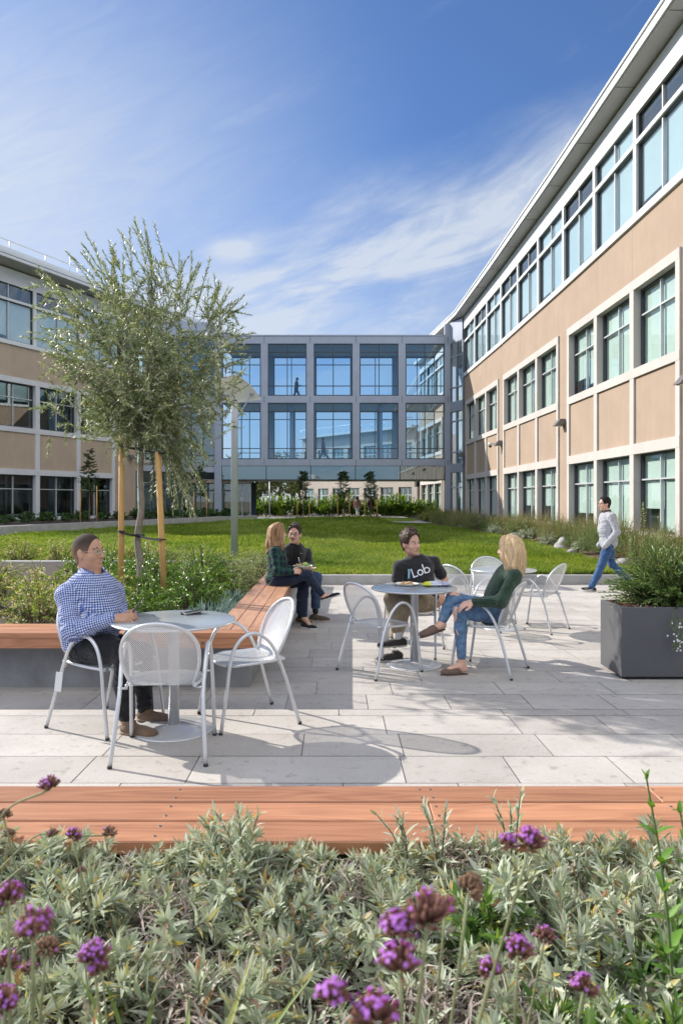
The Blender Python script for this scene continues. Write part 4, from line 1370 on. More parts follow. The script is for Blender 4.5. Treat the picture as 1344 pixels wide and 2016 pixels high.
class Person:
    def __init__(self, label, skin, ground, ctr, name='person'):
        self.r = thing(name, label, 'person', (0, 0, 0))
        self.skin = skin
        self.g = ground
        self.sf = []              # skin fields
    # --- head: frame with x forward, y to the person's left, z up
    def head(self, c, yaw, pitch=0., roll=0., s=1.0, face=None):
        R = Matrix.Rotation(yaw, 3, 'Z') @ Matrix.Rotation(-pitch, 3, 'Y') @ Matrix.Rotation(roll, 3, 'X')
        self.HR = np.array(R); self.HC = np.asarray(c, float); self.hs = s
        return self
    def hp(self, x, y, z): return self.HC + self.HR @ (A3(x, y, z) * self.hs)
    def head_field(self, jaw=1.0, nose=1.0, cheek=1.0, ear=True, plain=False):
        f = Field(); s = self.hs; R = self.HR; h = self.hp; self.ha = (jaw, nose, cheek)
        f.ell(h(-.012, 0, .040), A3(.098, .077, .088) * s, R, .02)
        f.ell(h(-.03, 0, .01), A3(.075, .068, .075) * s, R, .03)
        f.ell(h(.030, 0, -.025), A3(.062, .062 * cheek, .085) * s, R, .03)
        f.ell(h(.030, 0, -.072), A3(.050, .049 * jaw, .038) * s, R, .03)
        f.ell(h(.068, 0, -.098), A3(.021, .022 * jaw, .017) * s, R, .025)
        if plain: return f
        for y in (-1, 1):
            f.ell(h(.054, y * .040, -.028), A3(.027, .024 * cheek, .026) * s, R, .02)
            f.ell(h(.094, y * .031, .008), A3(.016, .019, .013) * s, R, .012, 'sub')
        f.cap(h(.080, -.034, .026), h(.080, .034, .026), .011 * s, None, .014)
        f.cap(h(.086, 0, .012), h(.108, 0, -.026), .008 * s, .013 * s * nose, .010)
        for y in (-1, 1): f.ell(h(.096, y * .013, -.032), A3(.013, .009, .009) * s, R, .008)
        f.ell(h(.084, 0, -.060), A3(.014, .026, .014) * s, R, .012)
        f.cap(h(.098, -.020, -.0615), h(.098, .020, -.0615), .0035 * s, None, .004, 'sub')
        if ear:
            for y in (-1, 1):
                a = np.array(Matrix.Rotation(y * -.35, 3, 'Z')) 
                f.ell(h(-.010, y * .080, -.004), A3(.020, .009, .032) * s, R @ a, .008)
                f.ell(h(-.004, y * .089, .000), A3(.010, .006, .018) * s, R @ a, .006, 'sub')
                f.ell(h(-.004, y * .077, -.030), A3(.010, .007, .010) * s, R, .006)
        return f
    def neck(self, f, base, r0=.055, r1=.062):
        self.nb = (base, r0, r1)
        f.cap(self.hp(-.022, 0, -.055), base, r0, r1, .03)
    def eyes(self, gaze=0.0, brow=(.03, .02, .016), lip=True, smile=False, mous=None):
        s = self.hs; R = self.HR
        for y in (-1, 1):
            f = Field(); f.ell(self.hp(.079, y * .031, .008), A3(.0115, .0125, .0068) * s, R)
            e = fields_obj('eye', [(f, .0022)], M_eye, self.r, relax=0)
            f = Field(); f.ell(self.hp(.0865, y * .031 + gaze * .006, .008), A3(.0056, .0064, .0062) * s, R)
            fields_obj('iris', [(f, .0018)], M_iris, e, relax=0)
            f = Field(); f.chain([self.hp(.088, y * .014, .027), self.hp(.087, y * .033, .033), self.hp(.072, y * .052, .027)], [.0042 * s, .0048 * s, .003 * s], .004)
            fields_obj('eyebrow', [(f, .0025)], mat_of('brow_%d' % int(brow[0] * 1000), brow), self.r, relax=0)
        if lip:
            f = Field()
            u = .006 if smile else 0
            f.chain([self.hp(.083, -.024, -.061 + u), self.hp(.094, -.010, -.0555), self.hp(.0955, 0, -.0565), self.hp(.094, .010, -.0555), self.hp(.083, .024, -.061 + u)], [.0028 * s, .0042 * s, .0042 * s, .0042 * s, .0028 * s], .003)
            f.chain([self.hp(.083, -.023, -.0625 + u), self.hp(.0935, 0, -.070 - (.004 if smile else 0)), self.hp(.083, .023, -.0625 + u)], [.0028 * s, .0052 * s, .0028 * s], .003)
            fields_obj('lips', [(f, .002)], M_lip, self.r, relax=0)
            if smile:
                f = Field(); f.chain([self.hp(.086, -.017, -.061), self.hp(.0945, 0, -.0625), self.hp(.086, .017, -.061)], [.0035, .0048, .0035], .003)
                fields_obj('teeth', [(f, .002)], M_tooth, self.r, relax=0)
        if mous:
            f = Field(); f.chain([self.hp(.082, -.031, -.060), self.hp(.0935, -.017, -.051), self.hp(.098, 0, -.0475), self.hp(.0935, .017, -.051), self.hp(.082, .031, -.060)], [.0032, .0046, .0044, .0046, .0032], .004)
            fields_obj('moustache', [(f, .0025)], mous, self.r, relax=0)
    def glasses(self, mat, rim=.0018):
        t = MB(); h = self.hp
        l = MB()
        for y in (-1, 1):
            ring = [h(.104 - .006 * abs(math.cos(a)), y * .032 + .0225 * math.cos(a), .004 + .0165 * math.sin(a)) for a in np.linspace(0, 2 * PI, 21)[:-1]]
            t.tube(ring, rim, 6, closed=True)
            l.add(ring, [tuple(range(20))])
            t.tube([h(.098, y * .0545, .010), h(.05, y * .078, .010), h(-.012, y * .084, .012), h(-.03, y * .083, -.006)], rim, 6)
        t.tube([h(.104, -.010, .010), h(.108, 0, .013), h(.104, .010, .010)], rim, 6)
        g = t.build('glasses', mat, self.r); l.build('lens', G_lens, g)
    def short_hair(self, mat, infl=.010, front=.078, vox=.004, top=.0, seed=1, bumps=0, side=-.030):
        s = self.hs; R = self.HR; h = self.hp
        f = self.head_field(*self.ha, ear=False, plain=True); self.neck(f, self.nb[0], self.nb[1], self.nb[2])
        f.P = [(p[0], p[1], p[2], p[3] + infl, p[4] + infl, *p[5:]) if p[0] == 'cap' else (p[0], p[1], p[2] + infl, *p[3:]) for p in f.P]
        if top: f.ell(h(-.010, 0, .050 + top), A3(.095, .076, .085) * s + infl, R, .02)
        rng = np.random.default_rng(seed)
        for _ in range(bumps):
            v = unit(rng.normal(size=3) * A3(1, .9, .6) + A3(0, 0, 1.0))
            p = A3(-.014, 0, .05) + v * (A3(.098, .077, .092) + infl)
            q = p + unit(v * .5 + rng.normal(size=3) * .6) * .022
            f.cap(h(*p), h(*q), .011 * s, .006 * s, .008)
        f.ell(h(.125, 0, -.050), A3(.104, .14, .172) * s, R, .006, 'sub')          # face
        f.ell(h(.135, 0, front - .10), A3(.075, .060, .100) * s, R, .010, 'sub')
        f.ell(h(.012, .085, -.055), A3(.05, .05, .062) * s, R, .006, 'sub'); f.ell(h(.012, -.085, -.055), A3(.05, .05, .062) * s, R, .006, 'sub')
        f.cut(h(-.05, 0, side - .045), R @ A3(.35, 0, -1), .006)
        return fields_obj('hair', [(f, vox)], mat, self.r)
    # --- limbs
    def hand(self, wrist, d, up, side, curl=(.5, .6, .7, .8), thumb=.5, spread=.12, s=1.0, hold=None):
        """d: where the knuckles lie from the wrist, up: back of the hand, side=+1: thumb on the left when seen from the back with fingers away"""
        f = Field(); d = unit(A3(*d)); up = A3(*up); up = unit(up - d * (up @ d)); w = np.cross(up, d) * side
        wr = np.asarray(wrist, float)
        kn = []
        f.cap(wr - d * .02, wr + d * .02, .024 * s, .026 * s, .02)
        for i, o in enumerate((.030, .010, -.010, -.028)):
            k = wr + d * (.088, .092, .088, .080)[i] * s + w * o * s
            kn.append(k)
            f.cap(wr + d * .022 * s + w * o * .62 * s, k, .015 * s, .0115 * s, .016)
        for i, k in enumerate(kn):
            L = (.040, .045, .042, .033)[i] * s; L2 = L * .62; L3 = L * .52
            a = curl[i]
            fd = unit(d + w * spread * (.9, .25, -.35, -1.0)[i])
            def bend(t): return fd * math.cos(t) - up * math.sin(t)
            p1 = k + bend(a * .8) * L; p2 = p1 + bend(a * 1.9) * L2; p3 = p2 + bend(a * 2.6) * L3
            f.chain([k, p1, p2, p3], [.0105 * s, .0092 * s, .0083 * s, .0070 * s], .005)
        t0 = wr + d * .028 * s + w * .024 * s - up * .006 * s
        td = unit(d * .75 + w * (.85 - .5 * thumb) - up * .55 * thumb)
        t1 = t0 + td * .040 * s; t2 = t1 + unit(td + d * .5 - w * .35 * thumb) * .032 * s; t3 = t2 + unit(td * .6 + d * .8 - w * .3 * thumb) * .024 * s
        f.chain([t0, t1, t2, t3], [.016 * s, .0125 * s, .0105 * s, .008 * s], .010)
        self.sf.append((f, .0042))
        return self
    def body(self, fields):
        return fields_obj('body', fields + self.sf, self.skin, self.r)


_mc = {}
def mat_of(n, c, rough=.6):
    if n not in _mc: _mc[n] = pmat(n, c, rough, 0, .1, 40)
    return _mc[n]


def scoop(f, nk, up, fw, r=.072, drop=.0):
    up = unit(up); a = nk + up * (.012 - drop)
    f.P.append(('cap', a + fw * .012, a + up * .16 - fw * .01, r, r * 1.25, .006, 'sub', None))


def torso_field(f, pel, nk, sl, sr, fwd, w=1.0, dep=1.0, belly=0.0, k=.05, grow=0.0, chestw=1.0):
    """trunk from the pelvis to the base of the neck"""
    up = unit(nk - pel); fw = unit(fwd - up * (fwd @ up)); lf = np.cross(up, fw)
    R = np.stack([fw, lf, up], 1); L = np.linalg.norm(nk - pel)
    f.ell(pel + up * .03, A3(.115 * dep, .165 * w, .14) + grow, R, k)
    f.ell(pel + up * L * .38 + fw * .012 * (1 + 4 * belly), A3(.112 * dep + belly * .05, .150 * w + belly * .02, .17) + grow, R, k)
    f.ell(pel + up * L * .70 + fw * .008, A3(.116 * dep, .165 * w * chestw, .17) + grow, R, k)
    f.cap(sl - up * .030, sr - up * .030, .046 + grow, None, k)
    for q in (sl, sr): f.cap(nk - up * .035, q - up * .012, .044 + grow, .038 + grow, k)
    f.cap(nk - up * .03, nk - up * .01, .062 + grow, .056 + grow, k * .8)
    return R


def shoe(name, par, heel, toe, up, mat, sole, w=.046, h=.075, top=True, low=False, sc=1.0):
    heel, toe = np.asarray(heel, float), np.asarray(toe, float)
    d = toe - heel; L = np.linalg.norm(d); d = d / L; up = unit(A3(*up) - d * (A3(*up) @ d)); l = np.cross(up, d); R = np.stack([d, l, up], 1)
    f = Field()
    f.ell(heel + d * L * .16 + up * h * .42, A3(L * .19, w * .82, h * .52), R, .03)
    f.ell(heel + d * L * .45 + up * h * .38, A3(L * .30, w * .88, h * .44), R, .03)
    f.ell(heel + d * L * .70 + up * h * .30, A3(L * .24, w, h * .40), R, .03)
    f.ell(heel + d * L * .84 + up * h * .26, A3(L * .155, w * .86, h * .36), R, .02)
    if top: f.cap(heel + d * L * .24 + up * h * .55, heel + d * L * .27 + up * h * 1.0, w * .78, w * .70, .02)
    f.cut(heel + up * .014, -up, .004)
    if top: f.cut(heel + d * L * .25 + up * h * 1.05, up, .004)
    o = fields_obj(name, [(f, .006)], mat, par)
    g = Field()
    for t, ww in ((.14, .80), (.42, .82), (.74, 1.0)):
        g.ell(heel + d * L * t + up * .010, A3(L * (.17 if t < .7 else .26), w * ww + .006, .026), R, .03)
    g.cut(heel + up * .018, up, .003); g.cut(heel + up * .0005, -up, .003)
    fields_obj('sole', [(g, .006)], sole, o)
    return o, R


def laces(par, heel, toe, up, mat, h=.075, w=.046):
    heel, toe = np.asarray(heel, float), np.asarray(toe, float)
    d = toe - heel; L = np.linalg.norm(d); d = d / L; up = unit(A3(*up) - d * (A3(*up) @ d)); l = np.cross(up, d)
    m = MB()
    for i, t in enumerate((.38, .46, .54, .62)):
        z = h * (.90 - i * .085)
        c = heel + d * L * t + up * z
        m.tube([c - l * .020 - up * .010, c + up * .003, c + l * .020 - up * .010 + d * .008], .0032, 5)
    m.build('laces', mat, par)


def sleeve(f, a, b, c, r, k=.03): f.chain([a, b, c], r, k)


def collar(name, par, nk, up, fw, mat, r=.070, hgt=.045, open_=.5):
    """a folded shirt collar: a band that falls open at the throat with two points"""
    up = unit(up); fw = unit(fw - up * (fw @ up)); lf = np.cross(up, fw)
    m = MB(); V = []; n = 22
    for i in range(n + 1):
        a = open_ + (2 * PI - 2 * open_) * i / n
        dr = fw * math.cos(a) * 1.02 + lf * math.sin(a) * .95
        drop = .012 * (1 + math.cos(a))
        pt = max(0, 1 - min(i, n - i) / 3.5)
        V += [nk + dr * r * .86 + up * (hgt * .8 - drop), nk + dr * r * .96 + up * (hgt - drop), nk + dr * (r * 1.22 + .010 * pt) + up * (hgt * .35 - drop - .035 * pt), nk + dr * (r * 1.14 + .010 * pt) + up * (hgt * .28 - drop - .035 * pt)]
    Fs = []
    for i in range(n):
        for j in range(4):
            a, b = 4 * i + j, 4 * i + (j + 1) % 4
            Fs.append((a, b, b + 4, a + 4))
    Fs += [(0, 3, 2, 1), tuple(4 * n + j for j in range(4))]
    m.add(V, Fs, True)
    o = m.mesh(name)
    uv = o.uv_layers.new(name='UVMap')
    for p in o.polygons:
        for li in p.loop_indices:
            vi = o.loops[li].vertex_index; uv.data[li].uv = (.075 * (vi // 4) * .27, .03 * (vi % 4))
    return link(name, o, par, mat)


UP = A3(0, 0, 1)
def ang(deg): return A3(math.cos(math.radians(deg)), math.sin(math.radians(deg)), 0)
# ================================================================ 1: man in the checked shirt at the near table
def person_check():
    p = Person('seated man in blue checked shirt and glasses holding a phone at the near table', skinmat('tan_skin', (.50, .285, .19)), 0, None)
    r = p.r
    pel, nk = W(178, 1266, 4.98), W(181, 1130, 4.98)
    sR, sL = W(131, 1166, 4.83), W(225, 1160, 5.12)
    eR, wR = W(141, 1243, 4.70), W(218, 1219, 4.70)
    eL, wL = W(240, 1222, 5.13), W(262, 1212, 4.97)
    fw = A3(.78, -.62, 0)
    p.head(W(175, 1088, 4.98), math.radians(-16), .04, 0, 1.03)
    hf = p.head_field(1.15, 1.05, 1.12); p.neck(hf, nk + A3(0, 0, -.01), .064, .072)
    hips = [W(170, 1277, 4.86), W(188, 1275, 5.10)]
    kn = [W(246, 1284, 4.71), W(280, 1287, 4.98)]; an = [W(250, 1412, 4.75), W(287, 1396, 5.02)]
    # shirt
    uvb = []
    f = Field()
    torso_field(f, pel + A3(0, 0, .0), nk, sL, sR, fw, 1.16, 1.18, .75, .06, .012)
    f.chain([sR - UP * .02, eR, wR], [.068, .062, .045], .035); f.chain([sL - UP * .02, eL, wL], [.066, .058, .043], .035)
    f.ell(pel + A3(0, 0, .02), (.165, .185, .10), None, .05)
    scoop(f, nk, UP, fw, .078, .0)
    for a, c in ((eR, wR), (eL, wL)): f.cut(c + unit(c - a) * .004, unit(c - a), .004) if False else None
    # folds at the elbow and along the trunk
    rng = np.random.default_rng(4)
    for (a, b, c) in ((sR, eR, wR), (sL, eL, wL)):
        for t in np.linspace(.55, 1.5, 7):
            q = a + (b - a) * t if t < 1 else b + (c - b) * (t - 1)
            ax = unit(b - a) if t < 1 else unit(c - b)
            o = unit(np.cross(ax, rng.normal(size=3)))
            f.cap(q + o * .045 - np.cross(ax, o) * .035, q + o * .050 + np.cross(ax, o) * .035, .014, .010, .02)
    for i in range(10):
        q = pel + (nk - pel) * rng.uniform(.05, .7); o = unit(fw + np.cross(UP, fw) * rng.uniform(-1.2, 1.0))
        tdir = unit(np.cross(o, UP) + UP * rng.uniform(-.5, .5))
        f.cap(q + o * .152 - tdir * .05, q + o * .156 + tdir * .05, .012, .008, .025)
    trunk_ref = fw
    uvb = [(pel, nk, .17, fw), (sR, eR, .068, A3(1, 0, 0)), (eR, wR, .052, A3(0, -1, .3)), (sL, eL, .066, A3(1, 0, 0)), (eL, wL, .050, A3(0, -1, .3))]
    M = checkmat('blue_gingham', (.66, .68, .73), (.185, .25, .50), (.030, .060, .28), .0155)
    fields_obj('shirt', [(f, .0075)], M, r, uvb)
    collar('collar', r, nk + A3(.006, -.004, -.006), nk - pel + fw * .1, fw, M, .084, .068, .5)
    f = Field(); f.ell(nk + fw * .045 + UP * -.026, (.048, .048, .034), None, .02); fields_obj('undershirt', [(f, .006)], pmat('white_cotton', (.72, .72, .73), .9), r)
    m = MB()
    for t in (.30, .48, .66, .84):
        q = pel + (nk - pel) * t + fw * (.195 - .05 * (t - .4) ** 2 * 4 + (.015 if t < .5 else -.005)); m.lathe([(.001, .004), (.006, .003), (.006, 0)], 8, q)
    m.build('button', M_black, r)
    # belt and trousers
    f = Field(); f.ell(pel + A3(-.01, 0, -.035), (.150, .182, .05), np.array(Matrix.Rotation(math.radians(-30), 3, 'Z')), .02); fields_obj('belt', [(f, .007)], pmat('brown_leather', (.16, .055, .03), .5), r)
    f = Field()
    f.ell(pel + A3(.02, -.01, -.060), (.165, .185, .085), np.array(Matrix.Rotation(math.radians(-30), 3, 'Z')), .05)
    for h, k_, a in zip(hips, kn, an):
        f.chain([h, (h + k_) / 2 + UP * .012, k_], [.098, .092, .074], .05); f.chain([k_, (k_ + a) / 2 + (k_ - h) * -.03, a], [.070, .066, .056], .03)
        for t in (.15, .3, .8, .92): f.cap(k_ + (a - k_) * t - A3(.03, .05, 0), k_ + (a - k_) * t + A3(.05, -.045, .01), .018, .014, .02)
        f.cut(a + UP * -.018, A3(0, 0, -1), .004)
    fields_obj('trousers', [(f, .008)], clothmat('black_denim', (.016, .017, .021), .85, .5, 12), r)
    # arms below the cuffs, hands, ankles
    b = Field()
    b.cap(eR, wR, .036, .027, .02); b.cap(eL, wL, .036, .026, .02); b.cap(nk - UP * .05, nk, .06, .066, .02)
    for a in an: b.cap(a + UP * .06, a - UP * .03, .036, .036, .02)
    b.cap(pel, nk - UP * .06, .08, .06, .05); b.cap(sR, eR, .04, .036, .03); b.cap(sL, eL, .04, .036, .03); b.cap(sR, sL, .05, .05, .04)
    for h, k_, a in zip(hips, kn, an): b.cap(pel, h, .07, .06, .04); b.cap(h, k_, .06, .05, .04); b.cap(k_, a, .05, .04, .03)
    dR = unit(A3(.95, .10, .05)); p.hand(wR + dR * .008, dR, (-.05, -.62, .78), 1, (.55, .62, .72, .85), .55, .10, 1.06)
    dL = unit(A3(.35, -.75, .22)); p.hand(wL + dL * .004, dL, (.90, .25, .30), 1, (.8, .85, .9, .95), .6, .06, 1.0)
    p.body([(hf, .0042), (b, .008)])
    p.eyes(-.2, (.025, .018, .015), True, True)
    p.glasses(M_metalf, .0016)
    t = NT('cropped_hair'); v = t.coord('Object'); sp = t.n('SeparateXYZ', {0: v})
    fade = t.math('ADD', t.math('MULTIPLY_ADD', sp.outputs[2], 9.0, -10.35), t.math('MULTIPLY_ADD', t.noise(v, 260, 2), .5, -.25), clamp=True)
    c = t.mix(fade, (.24, .145, .105), t.ramp(t.noise(v, 320, 2), [(.3, (.030, .023, .020)), (.7, (.085, .066, .056))]))
    p.short_hair(t.surf(t.n('BsdfPrincipled', {'Base Color': c, 'Roughness': .8, 'Specular IOR Level': .15, 'Normal': t.n('Bump', {'Height': t.noise(v, 400, 2), 'Strength': .5, 'Distance': .004})})), .0035, .105, .004)
    f = Field(); f.ell(p.hp(-.002, -.088, -.033), (.005,) * 3); fields_obj('earring', [(f, .0015)], M_metalf, r, relax=0)
    sole = pmat('tan_sole', (.30, .22, .15), .8); sd = clothmat('brown_suede', (.17, .115, .08), .95, .3, 30)
    gz_ = gz(4.8)
    for h, t in (((W(240, 1437, 4.74)), (W(292, 1444, 4.66))), ((W(272, 1415, 5.02)), (W(330, 1418, 4.95)))):
        h = A3(h[0], h[1], gz_); t = A3(t[0], t[1], gz_); t = h + unit(t - h) * .285
        s_, R = shoe('shoe', r, h, t, UP, sd, sole, .047, .085); laces(s_, h, t, UP, sole, .085)
    ph = phone('phone', 'black phone in the hands of the man in the checked shirt', tuple(W(266, 1199, 4.90)), (math.radians(48), math.radians(-14), math.radians(-62)))
person_check()

# ================================================================ 2: woman in the plaid shirt on the bench
def long_hair(p, mat, pts_sets, seed, vox=.0055, name='hair', cap_infl=.012, face=True, extra=None):
    f = Field(); s = p.hs; h = p.hp
    f.ell(h(-.016, 0, .040), (A3(.098, .077, .088) + cap_infl) * s, p.HR, .02)
    rng = np.random.default_rng(seed)
    for pts, rs, n, spread, wave in pts_sets:
        pts = np.array(pts, float)
        for i in range(n):
            o = rng.normal(size=3) * spread; ph = rng.random() * 6; am = wave * rng.uniform(.6, 1.3)
            q = [a + o * (.45 + .55 * (j / (len(pts) - 1))) + am * (j / (len(pts) - 1)) * A3(math.sin(ph + j * 2.6), math.cos(ph * 1.7 + j * 2.4), 0) for j, a in enumerate(pts)]
            q = crom(q, 3)
            R_ = np.interp(np.linspace(0, 1, len(q)), np.linspace(0, 1, len(rs)), rs) * rng.uniform(.8, 1.15)
            f.chain(q, list(R_), .010)
    if face:
        f.ell(h(.125, 0, -.045), A3(.085, .070, .130) * s, p.HR, .010, 'sub')
    if extra: extra(f)
    return fields_obj(name, [(f, vox)], mat, p.r)

def person_plaid():
    p = Person('woman with wavy light brown hair and dark green plaid shirt sitting on the bench', skinmat('fair_skin', (.60, .37, .28)), 0, None)
    r = p.r
    pel, nk = W(546, 1139, 9.02), W(543, 1072, 9.02)
    sR, sL = W(541, 1085, 8.86), W(551, 1083, 9.20)
    eR, wR = W(545, 1125, 8.74), W(573, 1126, 8.80)
    eL, wL = W(562, 1122, 9.28), W(582, 1120, 9.16)
    fw = A3(.97, -.12, 0)
    p.head(W(547, 1050, 9.02), math.radians(14), -.02, 0, .97)
    hf = p.head_field(.9, .9, .95, False); p.neck(hf, nk, .045, .052)
    f = Field(); torso_field(f, pel, nk, sL, sR, fw, .90, .92, .1, .05, .008)
    f.chain([sR, eR, wR], [.058, .050, .044], .03); f.chain([sL, eL, wL], [.058, .048, .042], .03)
    f.ell(pel + A3(-.02, 0, -.01), (.14, .175, .10), None, .05); scoop(f, nk, UP, fw, .060)
    rng = np.random.default_rng(2)
    for i in range(14):
        q = pel + (nk - pel) * rng.uniform(.05, .8); o = unit(-fw + np.cross(UP, fw) * rng.uniform(-1.6, 1.6)); td = unit(np.cross(o, UP) + UP * rng.uniform(-.8, .8))
        f.cap(q + o * .098 - td * .05, q + o * .104 + td * .05, .014, .008, .025)
    uvb = [(pel, nk, .15, fw), (sR, eR, .055, A3(1, 0, 0)), (eR, wR, .047, A3(0, -1, 0)), (sL, eL, .055, A3(1, 0, 0)), (eL, wL, .045, A3(0, -1, 0))]
    M = checkmat('green_plaid', (.012, .018, .045), 0, 0, .1, [(.085, .42, 0, (.010, .055, .035), .6), (.085, .06, .06, (.03, .16, .08), .7), (.085, .05, .02, (.004, .005, .01), .8)])
    fields_obj('shirt', [(f, .009)], M, r, uvb)
    hipR, hipL = W(544, 1144, 8.91), W(549, 1142, 9.12)
    kR, aR = W(606, 1131, 8.93), W(634, 1170, 8.93)
    kL, aL = W(601, 1147, 9.12), W(599, 1212, 9.02)
    f = Field(); f.ell(pel + A3(.02, 0, -.055), (.165, .175, .085), None, .05)
    for h, k_, a in ((hipR, kR, aR), (hipL, kL, aL)):
        f.chain([h, (h + k_) / 2, k_], [.088, .080, .060], .04); f.chain([k_, k_ + (a - k_) * .35 - unit(k_ - h) * .012, a], [.056, .056, .040], .03); f.cut(a + unit(a - k_) * .01, unit(a - k_) if h is hipL else unit(a - k_), .004) if False else None
    fields_obj('jeans', [(f, .009)], clothmat('navy_denim', (.018, .026, .052), .85, .4, 14), r)
    b = Field(); b.cap(eR, wR, .034, .024, .02); b.cap(eL, wL, .034, .023, .02)
    b.cap(pel, nk, .07, .05, .04); b.cap(sR, eR, .036, .034); b.cap(sL, eL, .036, .034); b.cap(sR, sL, .04, .04, .03)
    tR, tL = unit(A3(.93, 0, .30)), unit(A3(.78, -.60, 0))
    b.cap(kR, aR + unit(aR - kR) * .03, .045, .033, .02); b.cap(aR + unit(aR - kR) * .03, aR + unit(aR - kR) * .05 + tR * .09, .034, .026, .02)
    gz_ = gz(9.0)
    b.cap(kL, aL - UP * .03, .045, .033, .02); b.cap(aL - UP * .03, A3(aL[0], aL[1], gz_ + .045) + tL * .09, .034, .026, .02)
    for h, k_ in ((hipR, kR), (hipL, kL)): b.cap(pel, h, .06, .06, .04); b.cap(h, k_, .06, .05, .03)
    p.hand(wR, (.95, .22, .08), (.1, -.85, .5), 1, (.5, .55, .6, .65), .4, .1, .92); p.hand(wL, (.9, -.35, .1), (.2, .4, .9), -1, (.5, .55, .6, .65), .4, .1, .92)
    p.body([(hf, .005), (b, .008)])
    p.eyes(0, (.10, .06, .035))
    h = p.hp
    H1 = hairmat('light_brown_hair', (.17, .09, .045), (.46, .29, .16))
    sets = []
    for y in np.linspace(-1, 1, 7):
        a = abs(y)
        sets.append(([h(.02 - .02 * a, y * .05, .125), h(-.075, y * .085, .06), h(-.105 + .03 * a, y * .098, -.05), h(-.120 + .05 * a, y * .100, -.15), h(-.135 + .07 * a, y * .105, -.25)], [.012, .024, .026, .024, .010], 7, .012, .026))
    for y in (-1, 1):
        sets.append(([h(.05, y * .035, .12), h(.045, y * .085, .05), h(.020, y * .095, -.04), h(.030, y * .092, -.13), h(.045, y * .080, -.22)], [.008, .013, .018, .018, .007], 7, .009, .022))
    for y in (-1, 1): sets.append(([h(-.005, y * .070, .10), h(-.010, y * .092, .03), h(-.020, y * .094, -.06), h(-.030, y * .094, -.15), h(-.05, y * .094, -.24)], [.018, .030, .032, .028, .010], 6, .010, .020))
    long_hair(p, H1, sets, 5)
    m = MB(); m.tube([wR + A3(.0, .027 * math.cos(a), .027 * math.sin(a)) + A3(.004, 0, 0) for a in np.linspace(0, 2 * PI, 15)[:-1]], .004, 5, closed=True); m.build('bracelet', pmat('red_band', (.30, .03, .03), .6), r)
    nv, wh = clothmat('navy_canvas', (.014, .016, .026), .85, .2, 30), pmat('white_rubber', (.62, .61, .58), .6)
    hR = aR + unit(aR - kR) * .085 - tR * .055; shoe('shoe', r, hR, hR + tR * .25, unit(A3(-.3, 0, .95)), nv, wh, .042, .065, False)
    hL = A3(aL[0], aL[1], gz_) - tL * .05; shoe('shoe', r, hL, hL + tL * .25, UP, nv, wh, .042, .065, False)
person_plaid()
pt_ = thing('plate', 'plate of salad held on the lap by the woman in the plaid shirt', 'plate', tuple(W(596, 1117, 9.0)))
m = MB(); m.lathe([(.0005, .004), (.085, .004), (.125, .024), (.128, .025), (.085, .0), (.0005, .0)], 30); m.build('dish', M_paper, pt_)
heap('salad', pt_, [('carrot', (.62, .16, .05)), ('lettuce', (.24, .40, .07)), ('dressing', (.62, .50, .34))], 13, .09, .05, 8, .022)
fk2 = thing('fork', 'white fork standing in the salad on the bench', 'fork', tuple(W(589, 1109, 9.0)))
m = MB(); m.tube([(0.01, 0, -.02), (-.01, 0, .075)], [.004, .005], 6); m.build('handle', M_paper, fk2)
pt_ = thing('plate', 'plate of tomato salad held by the man in the black jacket', 'plate', tuple(W(603, 1121, 9.28)))
m = MB(); m.lathe([(.0005, .004), (.085, .004), (.125, .022), (.128, .023), (.085, .0), (.0005, .0)], 30); m.build('dish', M_paper, pt_)
heap('salad', pt_, [('tomato', (.50, .05, .03)), ('leaf', (.20, .33, .06)), ('crouton', (.55, .38, .2))], 10, .09, .035, 9, .02)

